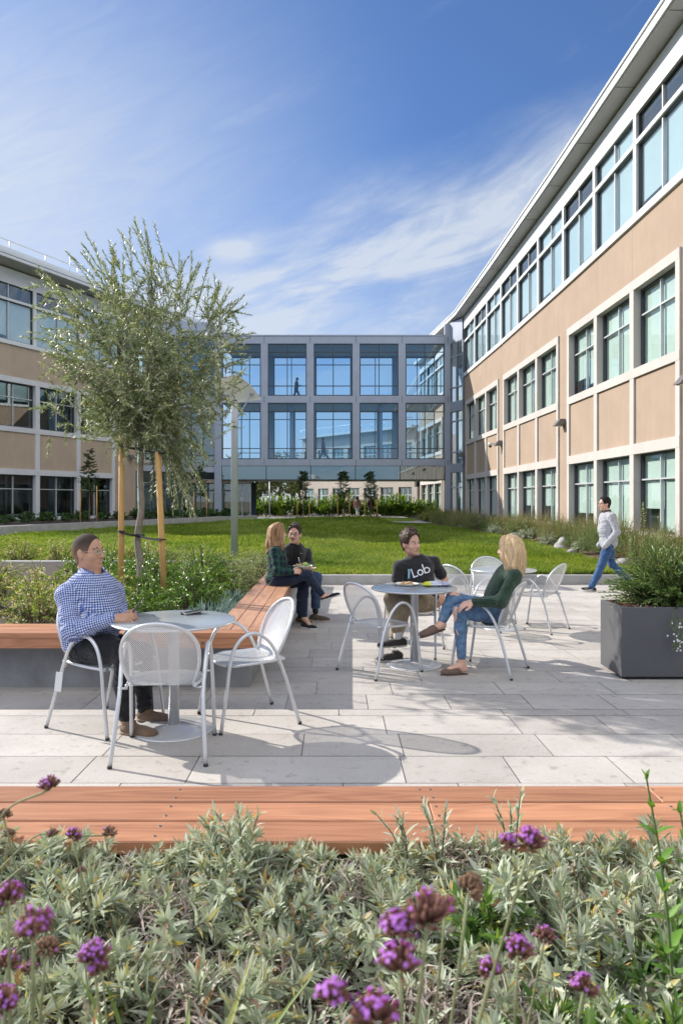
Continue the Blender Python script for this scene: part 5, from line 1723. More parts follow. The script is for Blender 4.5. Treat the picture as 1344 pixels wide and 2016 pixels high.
# ================================================================ 3: man in the black jacket on the bench
def person_jacket():
    p = Person('man with glasses and moustache in black jacket and blue jeans on the bench end', skinmat('light_skin', (.60, .36, .27)), 0, None)
    r = p.r
    pel, nk = W(567, 1126, 9.74), W(581, 1076, 9.68)
    sR, sL = W(558, 1090, 9.56), W(604, 1086, 9.86)
    eR, wR = W(556, 1118, 9.45), W(584, 1124, 9.36)
    eL, wL = W(609, 1114, 9.72), W(607, 1122, 9.45)
    fw = unit(A3(.62, -.78, 0))
    p.head(W(580, 1052, 9.62), math.radians(-100), -.04, -.05, 1.04)
    hf = p.head_field(1.0, 1.1, 1.0); p.neck(hf, nk, .055, .060)
    f = Field(); torso_field(f, pel, nk, sL, sR, fw, 1.02, 1.0, .2, .05, .014)
    f.chain([sR - UP * .02, eR, wR], [.062, .058, .050], .03); f.chain([sL - UP * .02, eL, wL], [.062, .058, .048], .03); scoop(f, nk, UP, fw, .072, .02)
    fields_obj('jacket', [(f, .009)], clothmat('black_fleece', (.020, .020, .022), .95, .8, 12), r)
    f = Field(); torso_field(f, pel + fw * .022, nk + fw * .015, sL * .45 + sR * .55 + (sL - sR) * .12, sL * .55 + sR * .45 - (sL - sR) * .12, fw, .72, 1.02, .2, .05, .012); scoop(f, nk, UP + fw * .3, fw, .066)
    sh = fields_obj('polo_shirt', [(f, .008)], clothmat('black_pique', (.012, .012, .014), .9, .4, 14), r)
    m = MB(); m.lathe([(.001, .003), (.008, .002), (.008, -.004)], 8, tuple(nk - UP * .085 + fw * .135)); m.build('button', M_paper, sh)
    collar('collar', r, nk - UP * .02, nk - pel + fw * .2, fw, clothmat('dark_collar', (.05, .052, .058), .8, .1), .078, .075, .75)
    kL, aL = W(623, 1137, 9.50), W(621, 1196, 9.62); kR, aR = W(597, 1140, 9.25), W(592, 1206, 9.42)
    hL, hR = W(578, 1134, 9.85), W(565, 1136, 9.60)
    f = Field(); f.ell(pel + A3(.02, -.02, -.06), (.17, .18, .09), None, .05)
    for h, k_, a in ((hL, kL, aL), (hR, kR, aR)):
        f.chain([h, (h + k_) / 2, k_], [.098, .090, .074], .04); f.chain([k_, (k_ + a) / 2, a], [.072, .068, .062], .03); f.cut(a - UP * .012, A3(0, 0, -1), .004)
        for t in (.1, .55, .75): f.cap(k_ + (a - k_) * t - A3(.05, .05, 0), k_ + (a - k_) * t + A3(.055, -.04, .015), .016, .012, .02)
    fields_obj('jeans', [(f, .009)], clothmat('mid_blue_denim', (.048, .085, .165), .85, .5, 12, var=.25), r)
    b = Field(); b.cap(nk - UP * .05, nk, .055, .06); b.cap(eL, wL, .036, .028); b.cap(eR, wR, .036, .028); b.cap(pel, nk - UP * .04, .07, .05, .05); b.cap(sL, sR, .04, .04)
    b.cap(sL, eL, .04, .036); b.cap(sR, eR, .04, .036)
    for h, k_, a in ((hL, kL, aL), (hR, kR, aR)): b.cap(pel, h, .07, .06); b.cap(h, k_, .06, .05); b.cap(k_, a, .05, .04)
    p.hand(wL, (-.2, -.95, .0), (.6, -.1, .7), -1, (.6, .65, .7, .75), .5); p.hand(wR, (.5, -.8, .0), (-.6, -.2, .7), 1, (.6, .65, .7, .75), .5)
    p.body([(hf, .0045), (b, .009)])
    hm = pmat('dark_hair', (.030, .022, .018), .55, 0, .3, 90, bump=.6, bscale=300, spec=.12)
    p.eyes(-.3, (.025, .018, .014), True, False, hm)
    p.glasses(M_darkf, .0022)
    p.short_hair(hairmat('dark_brown_hair', (.018, .012, .009), (.060, .040, .028), (70, 70, 50)), .005, .115, .0045, .006, 5, 46)
    f = Field()
    for a in (aL, aR): f.cap(a + UP * .03, a - UP * .05, .042, .042)
    fields_obj('sock', [(f, .008)], M_black, r)
    sd = clothmat('grey_brown_leather', (.115, .085, .062), .8, .3, 30); so = pmat('pale_sole', (.50, .44, .36), .8)
    for a, d in ((aL, unit(A3(.93, -.35, 0))), (aR, unit(A3(.7, -.7, 0)))):
        h = A3(a[0], a[1], gz(a[1])) - d * .085; s_, R = shoe('shoe', r, h, h + d * .295, UP, sd, so, .048, .088); laces(s_, h, h + d * .295, UP, sd, .088)
person_jacket()

# ================================================================ 4: man in the printed t-shirt
def person_lob():
    p = Person('man in charcoal t-shirt with white lettering and khaki trousers leaning back at the table', skinmat('pink_skin', (.62, .36, .27)), 0, None)
    r = p.r
    pel, nk = W(832, 1182, 7.46), W(815, 1097, 7.50)
    sR, sL = W(785, 1112, 7.40), W(853, 1103, 7.54)
    eR, wR = W(780, 1150, 7.42), W(800, 1172, 7.16)
    eL, wL = W(873, 1140, 7.68), W(870, 1167, 7.46)
    fw = unit(A3(-.30, -.95, 0))
    p.head(W(808, 1070, 7.45), math.radians(-52), -.02, .06, 1.04)
    hf = p.head_field(.98, 1.0, .98); p.neck(hf, nk, .056, .062)
    f = Field(); R = torso_field(f, pel, nk, sL, sR, fw, 1.02, 1.0, .25, .05, .010)
    mR = sR + (eR - sR) * .72; mL = sL + (eL - sL) * .72
    f.chain([sR - UP * .018, mR], [.058, .064], .03); f.chain([sL - UP * .018, mL], [.058, .064], .03)
    scoop(f, nk, UP + fw * .15, fw, .070, .0)
    f.cut(mR + unit(eR - sR) * .045, unit(eR - sR), .004) if False else None
    rng = np.random.default_rng(6)
    for i in range(10):
        t = rng.uniform(.1, .55); q = pel + (nk - pel) * t; o = unit(fw + np.cross(UP, fw) * rng.uniform(-.9, .9)); td = unit(np.cross(o, UP) + UP * rng.uniform(-.7, .3))
        f.cap(q + o * .128 - td * .07, q + o * .132 + td * .07, .010, .007, .025)
    f.ell(pel + A3(0, 0, -.02), (.15, .165, .09), None, .04)
    sh = fields_obj('t_shirt', [(f, .0075)], clothmat('charcoal_jersey', (.026, .026, .029), .9, .45, 9), r)
    # lettering: built as thin raised shapes pressed on to the chest
    up = unit(nk - pel); fx = unit(fw - up * (fw @ up)); lf = np.cross(up, fx)
    me = sh.data
    from mathutils.bvhtree import BVHTree
    bvh = BVHTree.FromPolygons([v.co[:] for v in me.vertices], [tuple(q.vertices) for q in me.polygons])
    ctr = pel + (nk - pel) * .66
    tilt = math.radians(9)
    def onto(u, v, lift=.0035):
        a = u * math.cos(tilt) - v * math.sin(tilt); b_ = u * math.sin(tilt) + v * math.cos(tilt)
        q = ctr + lf * a + up * b_
        hit = bvh.ray_cast(Vector(q + fx * .6), Vector(-fx), 1.5)
        return (np.array(hit[0]) if hit[0] else q + fx * .13) + fx * lift
    def ribbon(m, pts, wd, sub=6):
        P = []
        for a, c in zip(pts[:-1], pts[1:]):
            for k in range(sub): P.append(np.array(a) + (np.array(c) - np.array(a)) * k / sub)
        P.append(np.array(pts[-1]))
        V = []
        for i, q in enumerate(P):
            tg = P[min(i + 1, len(P) - 1)] - P[max(i - 1, 0)]; tg = tg / (np.linalg.norm(tg) + 1e-9); nn = np.array([-tg[1], tg[0]]) * wd / 2
            V += [onto(*(q + nn)), onto(*(q - nn))]
        m.add(V, [(2 * i, 2 * i + 1, 2 * i + 3, 2 * i + 2) for i in range(len(P) - 1)])
    m = MB(); wd = .0125
    def arc(cx, cy, rx, ry, a0, a1, n=20): return [(cx + rx * math.cos(a), cy + ry * math.sin(a)) for a in np.linspace(a0, a1, n)]
    ribbon(m, [(-.020, .050), (-.020, -.040)], wd); ribbon(m, [(-.026, -.040), (.026, -.040)], wd)
    ribbon(m, arc(.058, -.016, .024, .026, 0, 2 * PI, 26), wd, 1)
    ribbon(m, [(.100, .056), (.100, -.044)], wd); ribbon(m, arc(.124, -.016, .024, .026, 0, 2 * PI, 26), wd, 1)
    m.build('lettering', pmat('white_print', (.70, .72, .75), .8), sh)
    m = MB()
    for u, v0, v1 in ((-.052, .0, .055), (-.068, -.035, .02)): ribbon(m, [(u + .012, v1), (u - .010, v0)], .020)
    m.build('emblem', pmat('light_blue_print', (.30, .56, .74), .8), sh)
    # trousers
    kR, aR = W(771, 1180, 7.02), W(783, 1243, 6.98)
    kL, aL = W(797, 1190, 6.98), W(776, 1258, 7.12)
    hR, hL = W(815, 1183, 7.40), W(845, 1183, 7.45)
    f = Field(); f.ell(pel + A3(0, -.02, -.025), (.16, .17, .085), None, .05)
    for h, k_, a in ((hR, kR, aR), (hL, kL, aL)):
        f.chain([h, (h + k_) / 2, k_], [.100, .094, .078], .04); f.chain([k_, (k_ + a) / 2, k_ + (a - k_) * .86], [.074, .072, .070], .03)
        for t in (.1, .3, .6): f.cap(k_ + (a - k_) * t - A3(.055, .04, 0), k_ + (a - k_) * t + A3(.055, -.04, .012), .014, .010, .02)
    fields_obj('trousers', [(f, .008)], clothmat('khaki_cotton', (.37, .29, .20), .9, .55, 10), r)
    b = Field(); b.chain([sR, eR, wR], [.046, .042, .028], .02); b.chain([sL, eL, wL], [.046, .042, .028], .02); b.cap(nk - UP * .05, nk, .055, .06)
    for k_, a in ((kR, aR), (kL, aL)): b.cap(k_, a, .05, .038, .02)
    b.cap(pel, nk - UP * .04, .08, .05, .05); b.cap(sL, sR, .04, .04)
    for h, k_ in ((hR, kR), (hL, kL)): b.cap(pel, h, .07, .07); b.cap(h, k_, .07, .05)
    p.hand(wR, (.35, -.75, -.35), (-.3, -.3, .9), 1, (.4, .45, .5, .6), .4); p.hand(wL, (-.15, -.75, -.62), (.5, -.4, .7), -1, (.35, .4, .5, .6), .4)
    p.body([(hf, .0045), (b, .008)])
    hm = hairmat('dark_brown_curls', (.022, .015, .011), (.085, .055, .035), (60, 60, 60))
    p.eyes(.2, (.035, .022, .016))
    p.short_hair(hm, .010, .085, .0045, .012, 4, 60)
    f = Field()
    for a, d in ((aR, 1), (aL, 1)): f.cap(a + UP * .015, a - UP * .05, .046, .044)
    fields_obj('sock', [(f, .007)], pmat('white_sock', (.70, .70, .70), .9), r)
    gy = clothmat('dark_grey_suede', (.055, .052, .048), .9, .3, 30); so = pmat('cream_sole', (.50, .46, .38), .8); lc = pmat('pale_laces', (.58, .56, .52), .8)
    g0 = gz(7.0)
    d1 = unit(A3(-.97, -.12, -.04)); h1 = A3(aR[0], aR[1], g0 + .150) - d1 * .085
    s_, _ = shoe('shoe', r, h1, h1 + d1 * .295, UP, gy, so, .05, .09); laces(s_, h1, h1 + d1 * .295, UP, lc, .09)
    d2 = unit(A3(-.88, -.45, 0)); h2 = A3(aL[0], aL[1] - .06, g0) - d2 * .085
    s_, _ = shoe('shoe', r, h2, h2 + d2 * .295, UP, gy, so, .05, .09); laces(s_, h2, h2 + d2 * .295, UP, lc, .09)
person_lob()

# ================================================================ 5: blonde woman
def person_blonde():
    p = Person('woman with long blonde hair in dark green sweater and ripped jeans, seen from behind', skinmat('rosy_skin', (.64, .39, .29)), 0, None)
    r = p.r
    pel, nk = W(968, 1206, 6.64), W(1007, 1118, 6.56)
    sL, sR = W(1013, 1133, 6.38), W(1003, 1128, 6.72)
    eL, wL = W(985, 1185, 6.27), W(931, 1185, 6.36)
    eR, wR = W(962, 1186, 6.78), W(922, 1192, 6.62)
    fw = unit(A3(-.93, .25, 0))
    p.head(W(1003, 1082, 6.53), math.radians(152), -.02, 0, .99)
    hf = p.head_field(.88, .85, .95, False); p.neck(hf, nk, .046, .054)
    f = Field(); torso_field(f, pel, nk, sL, sR, fw, .92, .95, .1, .05, .012)
    f.chain([sL, eL, eL + (wL - eL) * .92], [.060, .056, .044], .03); f.chain([sR, eR, wR], [.060, .052, .042], .03)
    f.ell(pel + A3(0, 0, -.01), (.135, .165, .10), None, .05); scoop(f, nk, UP, fw, .064)
    t = NT('green_knit'); v = t.coord('Object'); uvn = t.n('UVMap'); spn = t.n('SeparateXYZ', {0: uvn.outputs[0]})
    rib = t.math('SINE', t.math('MULTIPLY', spn.outputs[0], 2 * PI / .017))
    c = t.ramp(t.noise(v, 20, 4), [(.3, (.014, .040, .022)), (.7, (.026, .066, .036))])
    bb = t.n('Bump', {'Height': rib, 'Strength': .7, 'Distance': .006}); b2 = t.n('Bump', {'Height': t.noise(v, 9, 3, .5, 1), 'Strength': .4, 'Distance': .04, 'Normal': bb})
    M = t.surf(t.n('BsdfPrincipled', {'Base Color': c, 'Roughness': .95, 'Normal': b2, 'Sheen Weight': .3, 'Specular IOR Level': .15}))
    uvb = [(pel, nk, .15, -fw), (sL, eL, .058, A3(0, -1, 0)), (eL, wL, .050, A3(0, -1, 0)), (sR, eR, .058, A3(0, -1, 0)), (eR, wR, .05, A3(0, -1, 0))]
    fields_obj('sweater', [(f, .008)], M, r, uvb)
    kU, aU = W(891, 1178, 6.60), W(870, 1222, 6.52)      # the leg crossed on top
    kD, aD = W(905, 1203, 6.46), W(908, 1292, 6.44)
    hU, hD = W(972, 1206, 6.53), W(976, 1206, 6.73)
    hD, hU = hU, hD
    f = Field(); f.ell(pel + A3(-.02, 0, -.02), (.125, .165, .075), np.array(Matrix.Rotation(math.radians(154), 3, 'Z')), .04)
    for h, k_, a in ((hU, kU, aU), (hD, kD, aD)):
        f.chain([h, (h + k_) / 2, k_], [.092, .082, .062], .04); f.chain([k_, k_ + (a - k_) * .4, a], [.058, .056, .042], .03)
        for t_ in (.08, .2): f.cap(k_ + (a - k_) * t_ - A3(.03, .05, 0), k_ + (a - k_) * t_ + A3(.05, -.04, .01), .014, .010, .02)
    jeans = fields_obj('jeans', [(f, .008)], clothmat('light_blue_denim', (.105, .185, .305), .85, .45, 12, var=.3), r)
    b = Field(); b.cap(eL, wL, .034, .024); b.cap(eR, wR, .034, .024); b.cap(pel, nk - UP * .03, .07, .045, .05); b.cap(sL, sR, .04, .04); b.cap(sL, eL, .038, .034); b.cap(sR, eR, .038, .034)
    tU, tD = unit(A3(-.86, -.2, -.25)), unit(A3(-.96, -.18, 0))
    fu = aU + unit(aU - kU) * .05
    b.cap(kU, fu, .05, .032, .02); b.cap(fu, fu + tU * .12 - UP * .02, .033, .026, .02); b.cap(fu, fu - tU * .035 - UP * .01, .032, .03, .02)
    gD = A3(aD[0], aD[1], gz(6.44) + .05)
    b.cap(kD, gD + UP * .04, .05, .034, .02); b.cap(gD + UP * .03, gD + tD * .12, .033, .026, .02); b.cap(gD, gD - tD * .03, .032, .03, .02)
    for h, k_ in ((hU, kU), (hD, kD)): b.cap(pel, h, .06, .06); b.cap(h, k_, .06, .05)
    dl = unit(A3(-.86, -.15, -.20)); p.hand(wL, dl, (-.2, -.45, .88), 1, (.35, .45, .55, .65), .3, .16, .95); p.hand(wR, (-.95, 0, -.1), (0, .2, .95), -1, (.4, .45, .5, .55), .3, .12, .9)
    p.body([(hf, .005), (b, .008)])
    p.eyes(0, (.20, .13, .07))
    # torn knees: skin showing through ragged holes, each ragged patch following the leg
    tear = MB()
    def patch(c, n, u, w_, h_, seed):
        rg = np.random.default_rng(seed); n = unit(n); u = unit(u - n * (u @ n)); v_ = np.cross(n, u)
        bvh2 = patch.bvh
        ring = []
        for i in range(18):
            a = 2 * PI * i / 18; rr = rg.uniform(.78, 1.1)
            ring.append((rr * w_ * math.cos(a), rr * h_ * math.sin(a)))
        V = []
        for s_ in (0, .35, .7, 1.0):
            for (x, y) in ring:
                q = c + u * x * s_ + v_ * y * s_
                hit = bvh2.ray_cast(Vector(q + n * .2), Vector(-n), .5)
                V.append((np.array(hit[0]) if hit[0] else q) + n * .0035)
        Fs = []
        for s_ in range(3):
            for i in range(18):
                j = (i + 1) % 18; Fs.append((s_ * 18 + i, s_ * 18 + j, (s_ + 1) * 18 + j, (s_ + 1) * 18 + i))
        tear.add(V, Fs, True)
    patch.bvh = BVHT(jeans)
    patch(kU + A3(.005, -.03, .05), A3(-.25, -.65, .75), A3(-1, 0, .2), .060, .034, 1)
    patch(kD + A3(-.055, -.04, -.02), A3(-.75, -.66, .05), UP, .075, .030, 2)
    patch(kD + (aD - kD) * .45 + A3(-.03, -.03, 0), A3(-.45, -.9, 0), A3(.5, 0, -1), .035, .008, 3)
    tear.build('torn_knee', p.skin, jeans)
    fr_ = MB(); rg = np.random.default_rng(3)
    for c, n, sp_, k in ((kU + A3(.005, -.03, .05), A3(-.25, -.65, .75), .055, 16), (kD + A3(-.055, -.04, -.02), A3(-.75, -.66, .05), .06, 16), (aU + A3(0, -.01, .01), A3(-.4, -.8, .3), .045, 14)):
        for i in range(k):
            q = c + rg.normal(size=3) * sp_ * .4; hit = patch.bvh.ray_cast(Vector(q + unit(n) * .2), Vector(-unit(n)), .5)
            if not hit[0]: continue
            q = np.array(hit[0]) + unit(n) * .006; dd = unit(rg.normal(size=3) * A3(1, .4, .5)) * .011
            fr_.tube([q - dd, q + unit(n) * .002, q + dd], .0009, 4)
    fr_.build('frayed_threads', M_paper, jeans)
    h = p.hp; Hm = hairmat('blonde_hair', (.36, .22, .105), (.80, .60, .37), (110, 110, 5))
    sets = []
    for y in np.linspace(-1, 1, 9):
        a = abs(y)
        sets.append(([h(.015 - .02 * a, y * .045, .122), h(-.080 + .01 * a, y * .078, .065), h(-.112 + .035 * a, y * .094, -.03), h(-.118 + .05 * a, y * .098, -.13), h(-.115 + .05 * a, y * .10, -.24)], [.012, .024, .026, .024, .009], 5, .007, .003))
    for y in (-1, 1):
        sets.append(([h(.055, y * .03, .118), h(.055, y * .078, .06), h(.035, y * .090, -.03), h(.015, y * .092, -.11), h(.005, y * .088, -.19)], [.008, .013, .017, .016, .006], 7, .007, .003))
    for y in (-1, 1): sets.append(([h(-.005, y * .065, .10), h(-.010, y * .088, .03), h(-.025, y * .092, -.05), h(-.04, y * .092, -.14), h(-.05, y * .09, -.22)], [.018, .030, .034, .030, .010], 6, .008, .003))
    long_hair(p, Hm, sets, 9)
    br_ = clothmat('taupe_suede', (.15, .10, .078), .9, .2, 30)
    def clog(c, d, up):
        d = unit(d); up = unit(up - d * (up @ d)); l = np.cross(up, d); R = np.stack([d, l, up], 1)
        g = Field(); g.ell(c + d * .165 + up * .028, A3(.085, .044, .034), R, .02); g.ell(c + d * .10 + up * .036, A3(.05, .043, .040), R, .03)
        g.cut(c + d * .075 + up * .06, -d + up * .55, .004); g.cut(c + up * .006, -up, .003)
        o = fields_obj('clog', [(g, .006)], br_, r)
        s_ = Field(); s_.ell(c + d * .06, A3(.075, .036, .016), R, .03); s_.ell(c + d * .17, A3(.085, .043, .016), R, .03); s_.cut(c + up * .010, up, .002); s_.cut(c - up * .002, -up, .002)
        fields_obj('sole', [(s_, .005)], pmat('brown_sole', (.10, .06, .045), .8), o)
    clog(fu - tU * .045 - UP * .052, tU, UP + tU * .25)
    clog(A3(gD[0], gD[1], gz(6.44)) - tD * .05, tD, UP)
def BVHT(o):
    from mathutils.bvhtree import BVHTree
    return BVHTree.FromPolygons([v.co[:] for v in o.data.vertices], [tuple(q.vertices) for q in o.data.polygons])
person_blonde()

# ================================================================ 6: walkers
def walker(label, name_mats, foot, fwd, height, skin, hairm, jacket, trousers, shoes, stride=.30, near_arm='pocket', glasses=None, detail=True, phone_hand=False, hair='short', sole=None, collarm=None, vox=.009, coat=.0, lead='L'):
    """a person in mid stride; foot: ground point below the hips, fwd: walking direction"""
    p = Person(label, skin, 0, None); r = p.r
    s = height / 1.75; fw = unit(A3(*fwd, 0)); lf = np.cross(UP, fw); o = A3(*foot)
    def q(x, y, z): return o + (fw * x + lf * y + UP * z) * s
    pel, nk = q(0, 0, .95), q(.03, 0, 1.46)
    sL, sR = q(.02, .19, 1.40), q(.01, -.19, 1.40)
    p.head(q(.075, 0, 1.625), math.atan2(fw[1], fw[0]), -.05 if not phone_hand else -.35, 0, 1.0 * s)
    hf = p.head_field(1.0, 1.0, 1.0); p.neck(hf, nk, .054 * s, .062 * s)
    sg = 1 if lead == 'L' else -1
    hF, kF, aF = q(.02, .09 * sg, .90), q(.17 * stride / .3, .09 * sg, .50), q(.36 * stride / .3, .09 * sg, .105)
    hB, kB, aB = q(-.02, -.09 * sg, .90), q(-.10, -.09 * sg, .50), q(-.40 * stride / .3, -.09 * sg, .19)
    f = Field(); f.ell(pel - UP * .03 * s, A3(.12, .165, .12) * s, np.stack([fw, lf, UP], 1), .05)
    for h, k_, a in ((hF, kF, aF), (hB, kB, aB)):
        f.chain([h, (h + k_) / 2, k_], [.098 * s, .088 * s, .070 * s], .04); f.chain([k_, (k_ + a) / 2 - fw * .015, a], [.068 * s, .066 * s, .060 * s], .03)
        for t in (.1, .8, .93): f.cap(k_ + (a - k_) * t - fw * .055 * s, k_ + (a - k_) * t + fw * .05 * s + UP * .015, .016, .012, .02)
    fields_obj('trousers', [(f, vox)], trousers, r)
    f = Field(); torso_field(f, pel, nk, sL, sR, fw, 1.05, 1.08, .35, .05, .016)
    f.ell(pel - UP * .045 * s, A3(.158, .190, .13) * s, np.stack([fw, lf, UP], 1), .05)
    b = Field()
    arms = []
    for sh, sd in ((sL, 1), (sR, -1)):
        if near_arm == 'pocket': e, w_ = sh + (fw * -.07 + lf * .06 * sd - UP * .29) * s, sh + (fw * (.10 if sd * sg > 0 else .03) + lf * .02 * sd - UP * .50) * s
        elif phone_hand and sd == 1: e, w_ = sh + (fw * .02 + lf * .03 * sd - UP * .28) * s, sh + (fw * .27 - lf * .05 * sd - UP * .22) * s
        else: e, w_ = sh + (fw * -.06 * sd + lf * .05 * sd - UP * .29) * s, sh + (fw * (.02 - .10 * sd) + lf * .05 * sd - UP * .54) * s
        f.chain([sh, e, w_], [.070 * s, .060 * s, .050 * s], .03)
        b.chain([sh, e, w_], [.042 * s, .036 * s, .026 * s], .02)
        if near_arm != 'pocket': p.hand(w_, w_ - e, fw if not phone_hand else UP, sd, (.4, .45, .5, .5), .4, .1, s)
        elif sd: p.hand(w_ - unit(w_ - e) * .03, w_ - e, lf * sd, sd, (.3, .3, .3, .3), .3, .05, .8 * s)
        if near_arm == 'pocket': f.cap(w_, w_ + (fw * .05 - UP * .05) * s, .052 * s, .05 * s, .03)
    scoop(f, nk, UP, fw, .070 * s)
    jk = fields_obj('jacket' if detail else 'top', [(f, vox)], jacket, r)
    b.cap(pel, nk - UP * .04, .08, .05, .05); b.cap(sL, sR, .04, .04)
    for h, k_, a in ((hF, kF, aF), (hB, kB, aB)): b.cap(pel, h, .07, .07); b.chain([h, k_, a], [.07, .05, .035])
    p.body([(hf, .0045 if detail else .008), (b, vox)])
    if detail:
        p.eyes(0, (.02, .016, .014))
        if glasses: p.glasses(glasses, .0022)
        collar('collar', r, nk - UP * .005 + fw * .01, UP, fw, collarm or jacket, .076, .07, .55)
        pk = MB()
        for sd in (1, -1):
            c = pel + (fw * .13 + lf * .17 * sd + UP * .02) * s
            hitb = BVHT(jk).ray_cast(Vector(c + lf * .3 * sd), Vector(-lf * sd), .6)
            if hitb[0]:
                c = np.array(hitb[0]) + lf * .003 * sd; pk.tube([c - fw * .05 - UP * .07, c + fw * .02 + UP * .06], .004, 5)
        pk.tube([pel + (fw * .178 + UP * .02) * s - UP * .1, pel + fw * .195 * s + UP * .15, nk + fw * .14 * s - UP * .12], .004, 5)
        pk.build('zip', M_black, jk)
    if hair == 'short': p.short_hair(hairm, .009, .090, .0045 if detail else .007, .010)
    else:
        h = p.hp
        sets = [([h(0, y * .05, .12), h(-.08, y * .08, .05), h(-.10, y * .09, -.06), h(-.10, y * .08, -.17)], [.014, .026, .028, .012], 4, .008, .004) for y in (-1, -.3, .3, 1)]
        long_hair(p, hairm, sets, 2, .008)
    sl_ = sole or pmat('white_rubber', (.62, .61, .58), .6)
    tF = unit(fw + UP * .10); hf_ = A3(aF[0], aF[1], o[2]) - fw * .08 * s
    so_, R = shoe('shoe', r, hf_ + UP * .003, hf_ + fw * .285 * s + UP * .03, UP, shoes, sl_, .047, .085)
    if detail:
        # the pale curved flash on the side of the shoe
        m = MB(); bv = BVHT(so_)
        for sd in (1, -1):
            pts = []
            for t in np.linspace(0, 1, 9):
                c = hf_ + fw * (.06 + .16 * t) * s + UP * (.028 + .045 * t * t + .03 * (1 - t) ** 3) + lf * .2 * sd
                hit = bv.ray_cast(Vector(c), Vector(-lf * sd), .4)
                if hit[0]: pts.append(np.array(hit[0]) + lf * .002 * sd)
            if len(pts) > 3: m.tube(pts, list(np.interp(np.linspace(0, 1, len(pts)), [0, .3, 1], [.003, .008, .002])), 5)
        if m.V: m.build('side_stripe', M_paper, so_)
    tb = aB - UP * .04; shoe('shoe', r, tb - fw * .085 * s + UP * .03, tb + fw * .14 * s - UP * .135, UP * .8 + fw * .5, shoes, sl_, .047, .085)
    return p
o = W(1197, 1162, 13.2)
walker('man in pale grey fleece jacket and blue jeans walking past the planter', None, (o[0], 13.2, gz(13.2)), (-1, -.05), 1.74, skinmat('warm_skin', (.62, .36, .26)), pmat('black_hair', (.018, .016, .016), .5, 0, .3, 90, bump=.6, bscale=300, spec=.12), clothmat('grey_fleece', (.36, .37, .40), .95, .6, 11, 300), clothmat('blue_denim', (.035, .085, .20), .85, .5, 12, var=.3), clothmat('black_mesh', (.02, .02, .023), .8, .2, 40), stride=.30, glasses=M_darkf, collarm=clothmat('black_lining', (.012, .012, .014), .9, .1), lead='L')
fz = 2.95 + H
o = W(583, 0, 53.2)
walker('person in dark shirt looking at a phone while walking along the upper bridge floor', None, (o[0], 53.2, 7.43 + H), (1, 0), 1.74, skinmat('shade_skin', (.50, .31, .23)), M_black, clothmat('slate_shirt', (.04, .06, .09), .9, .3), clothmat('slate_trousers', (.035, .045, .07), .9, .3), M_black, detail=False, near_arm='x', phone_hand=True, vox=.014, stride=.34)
o = W(637, 0, 53.0)
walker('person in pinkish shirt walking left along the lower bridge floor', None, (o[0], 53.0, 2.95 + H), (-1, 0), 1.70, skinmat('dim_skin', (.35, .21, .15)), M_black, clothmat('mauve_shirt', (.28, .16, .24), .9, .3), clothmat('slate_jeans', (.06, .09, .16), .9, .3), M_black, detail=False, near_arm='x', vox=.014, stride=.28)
o = W(703, 0, 56.5)
walker('distant woman in pink top and white shorts walking behind the young trees', None, (o[0], 56.5, .22), (.35, .9), 1.66, skinmat('far_skin', (.55, .34, .25)), hairmat('far_brown_hair', (.06, .035, .02), (.12, .07, .04)), clothmat('pink_top', (.55, .25, .30), .9, .3), clothmat('white_shorts', (.62, .64, .70), .9, .3), M_black, detail=False, near_arm='x', vox=.014, stride=.18, hair='long')
o = W(730, 0, 56.8)
walker('distant woman in dark maroon clothes beside the one in pink', None, (o[0], 56.8, .22), (.35, .9), 1.68, skinmat('far_skin_b', (.48, .30, .22)), hairmat('far_dark_hair', (.05, .02, .015), (.10, .045, .03)), clothmat('maroon_top', (.06, .018, .025), .9, .3), clothmat('dark_skirt', (.03, .02, .03), .9, .3), M_black, detail=False, near_arm='x', vox=.014, stride=.18, hair='long')
# ================================================================ plants
def shoots_mesh(rng, shoots, nleaf, L, Wd, t0=.3, splay=.9, segs=2, bend=.25, fold=.3, shape='lance', taper=.5, jit=.35, whorl=2, per=None):
    """leaves along curved shoots. shoots: list of (base, mid, tip). Returns (LB, list of stem polylines)"""
    P, D, N, LL, WW = [], [], [], [], []
    stems = []
    for (a, m, b) in shoots:
        nl = max(2, int(nleaf * rng.uniform(.8, 1.2)))
        if per: nl = max(4, int(np.linalg.norm(b - a) / per))
        ts = np.linspace(t0, 1, nl)
        pts = [(1 - t) ** 2 * a + 2 * t * (1 - t) * m + t * t * b for t in (0, .25, .5, .75, 1)]
        stems.append(pts)
        ph = rng.random() * 6.28
        for i, t in enumerate(ts):
            c = (1 - t) ** 2 * a + 2 * t * (1 - t) * m + t * t * b
            tg = unit(2 * (1 - t) * (m - a) + 2 * t * (b - m) + 1e-6)
            r = np.array([0, 0, 1.0]) if abs(tg[2]) < .9 else np.array([1.0, 0, 0])
            u = unit(np.cross(tg, r)); v = np.cross(tg, u)
            for w in range(whorl):
                al = ph + i * 1.9 + w * 2 * PI / whorl + rng.normal() * jit
                o = u * math.cos(al) + v * math.sin(al)
                sp = splay * (1 - .55 * (t - t0) / (1 - t0 + 1e-6)) * rng.uniform(.75, 1.2)
                d = unit(tg * math.cos(sp) + o * math.sin(sp) + rng.normal(size=3) * .12)
                P.append(c); D.append(d); N.append(unit(tg * .9 - o * .35 + np.array([0, 0, .35])))
                k = (1 - taper * abs((t - t0) / (1 - t0 + 1e-6) - .35)) * rng.uniform(.75, 1.2)
                LL.append(L * k); WW.append(Wd * k * rng.uniform(.85, 1.15))
    lb_ = LB()
    n = len(P)
    lb_.add(*leaf_arrays(np.array(P), np.array(D), np.array(N), np.array(LL), np.array(WW), rng.uniform(0, bend * 2, n), fold, segs, shape))
    return lb_, stems

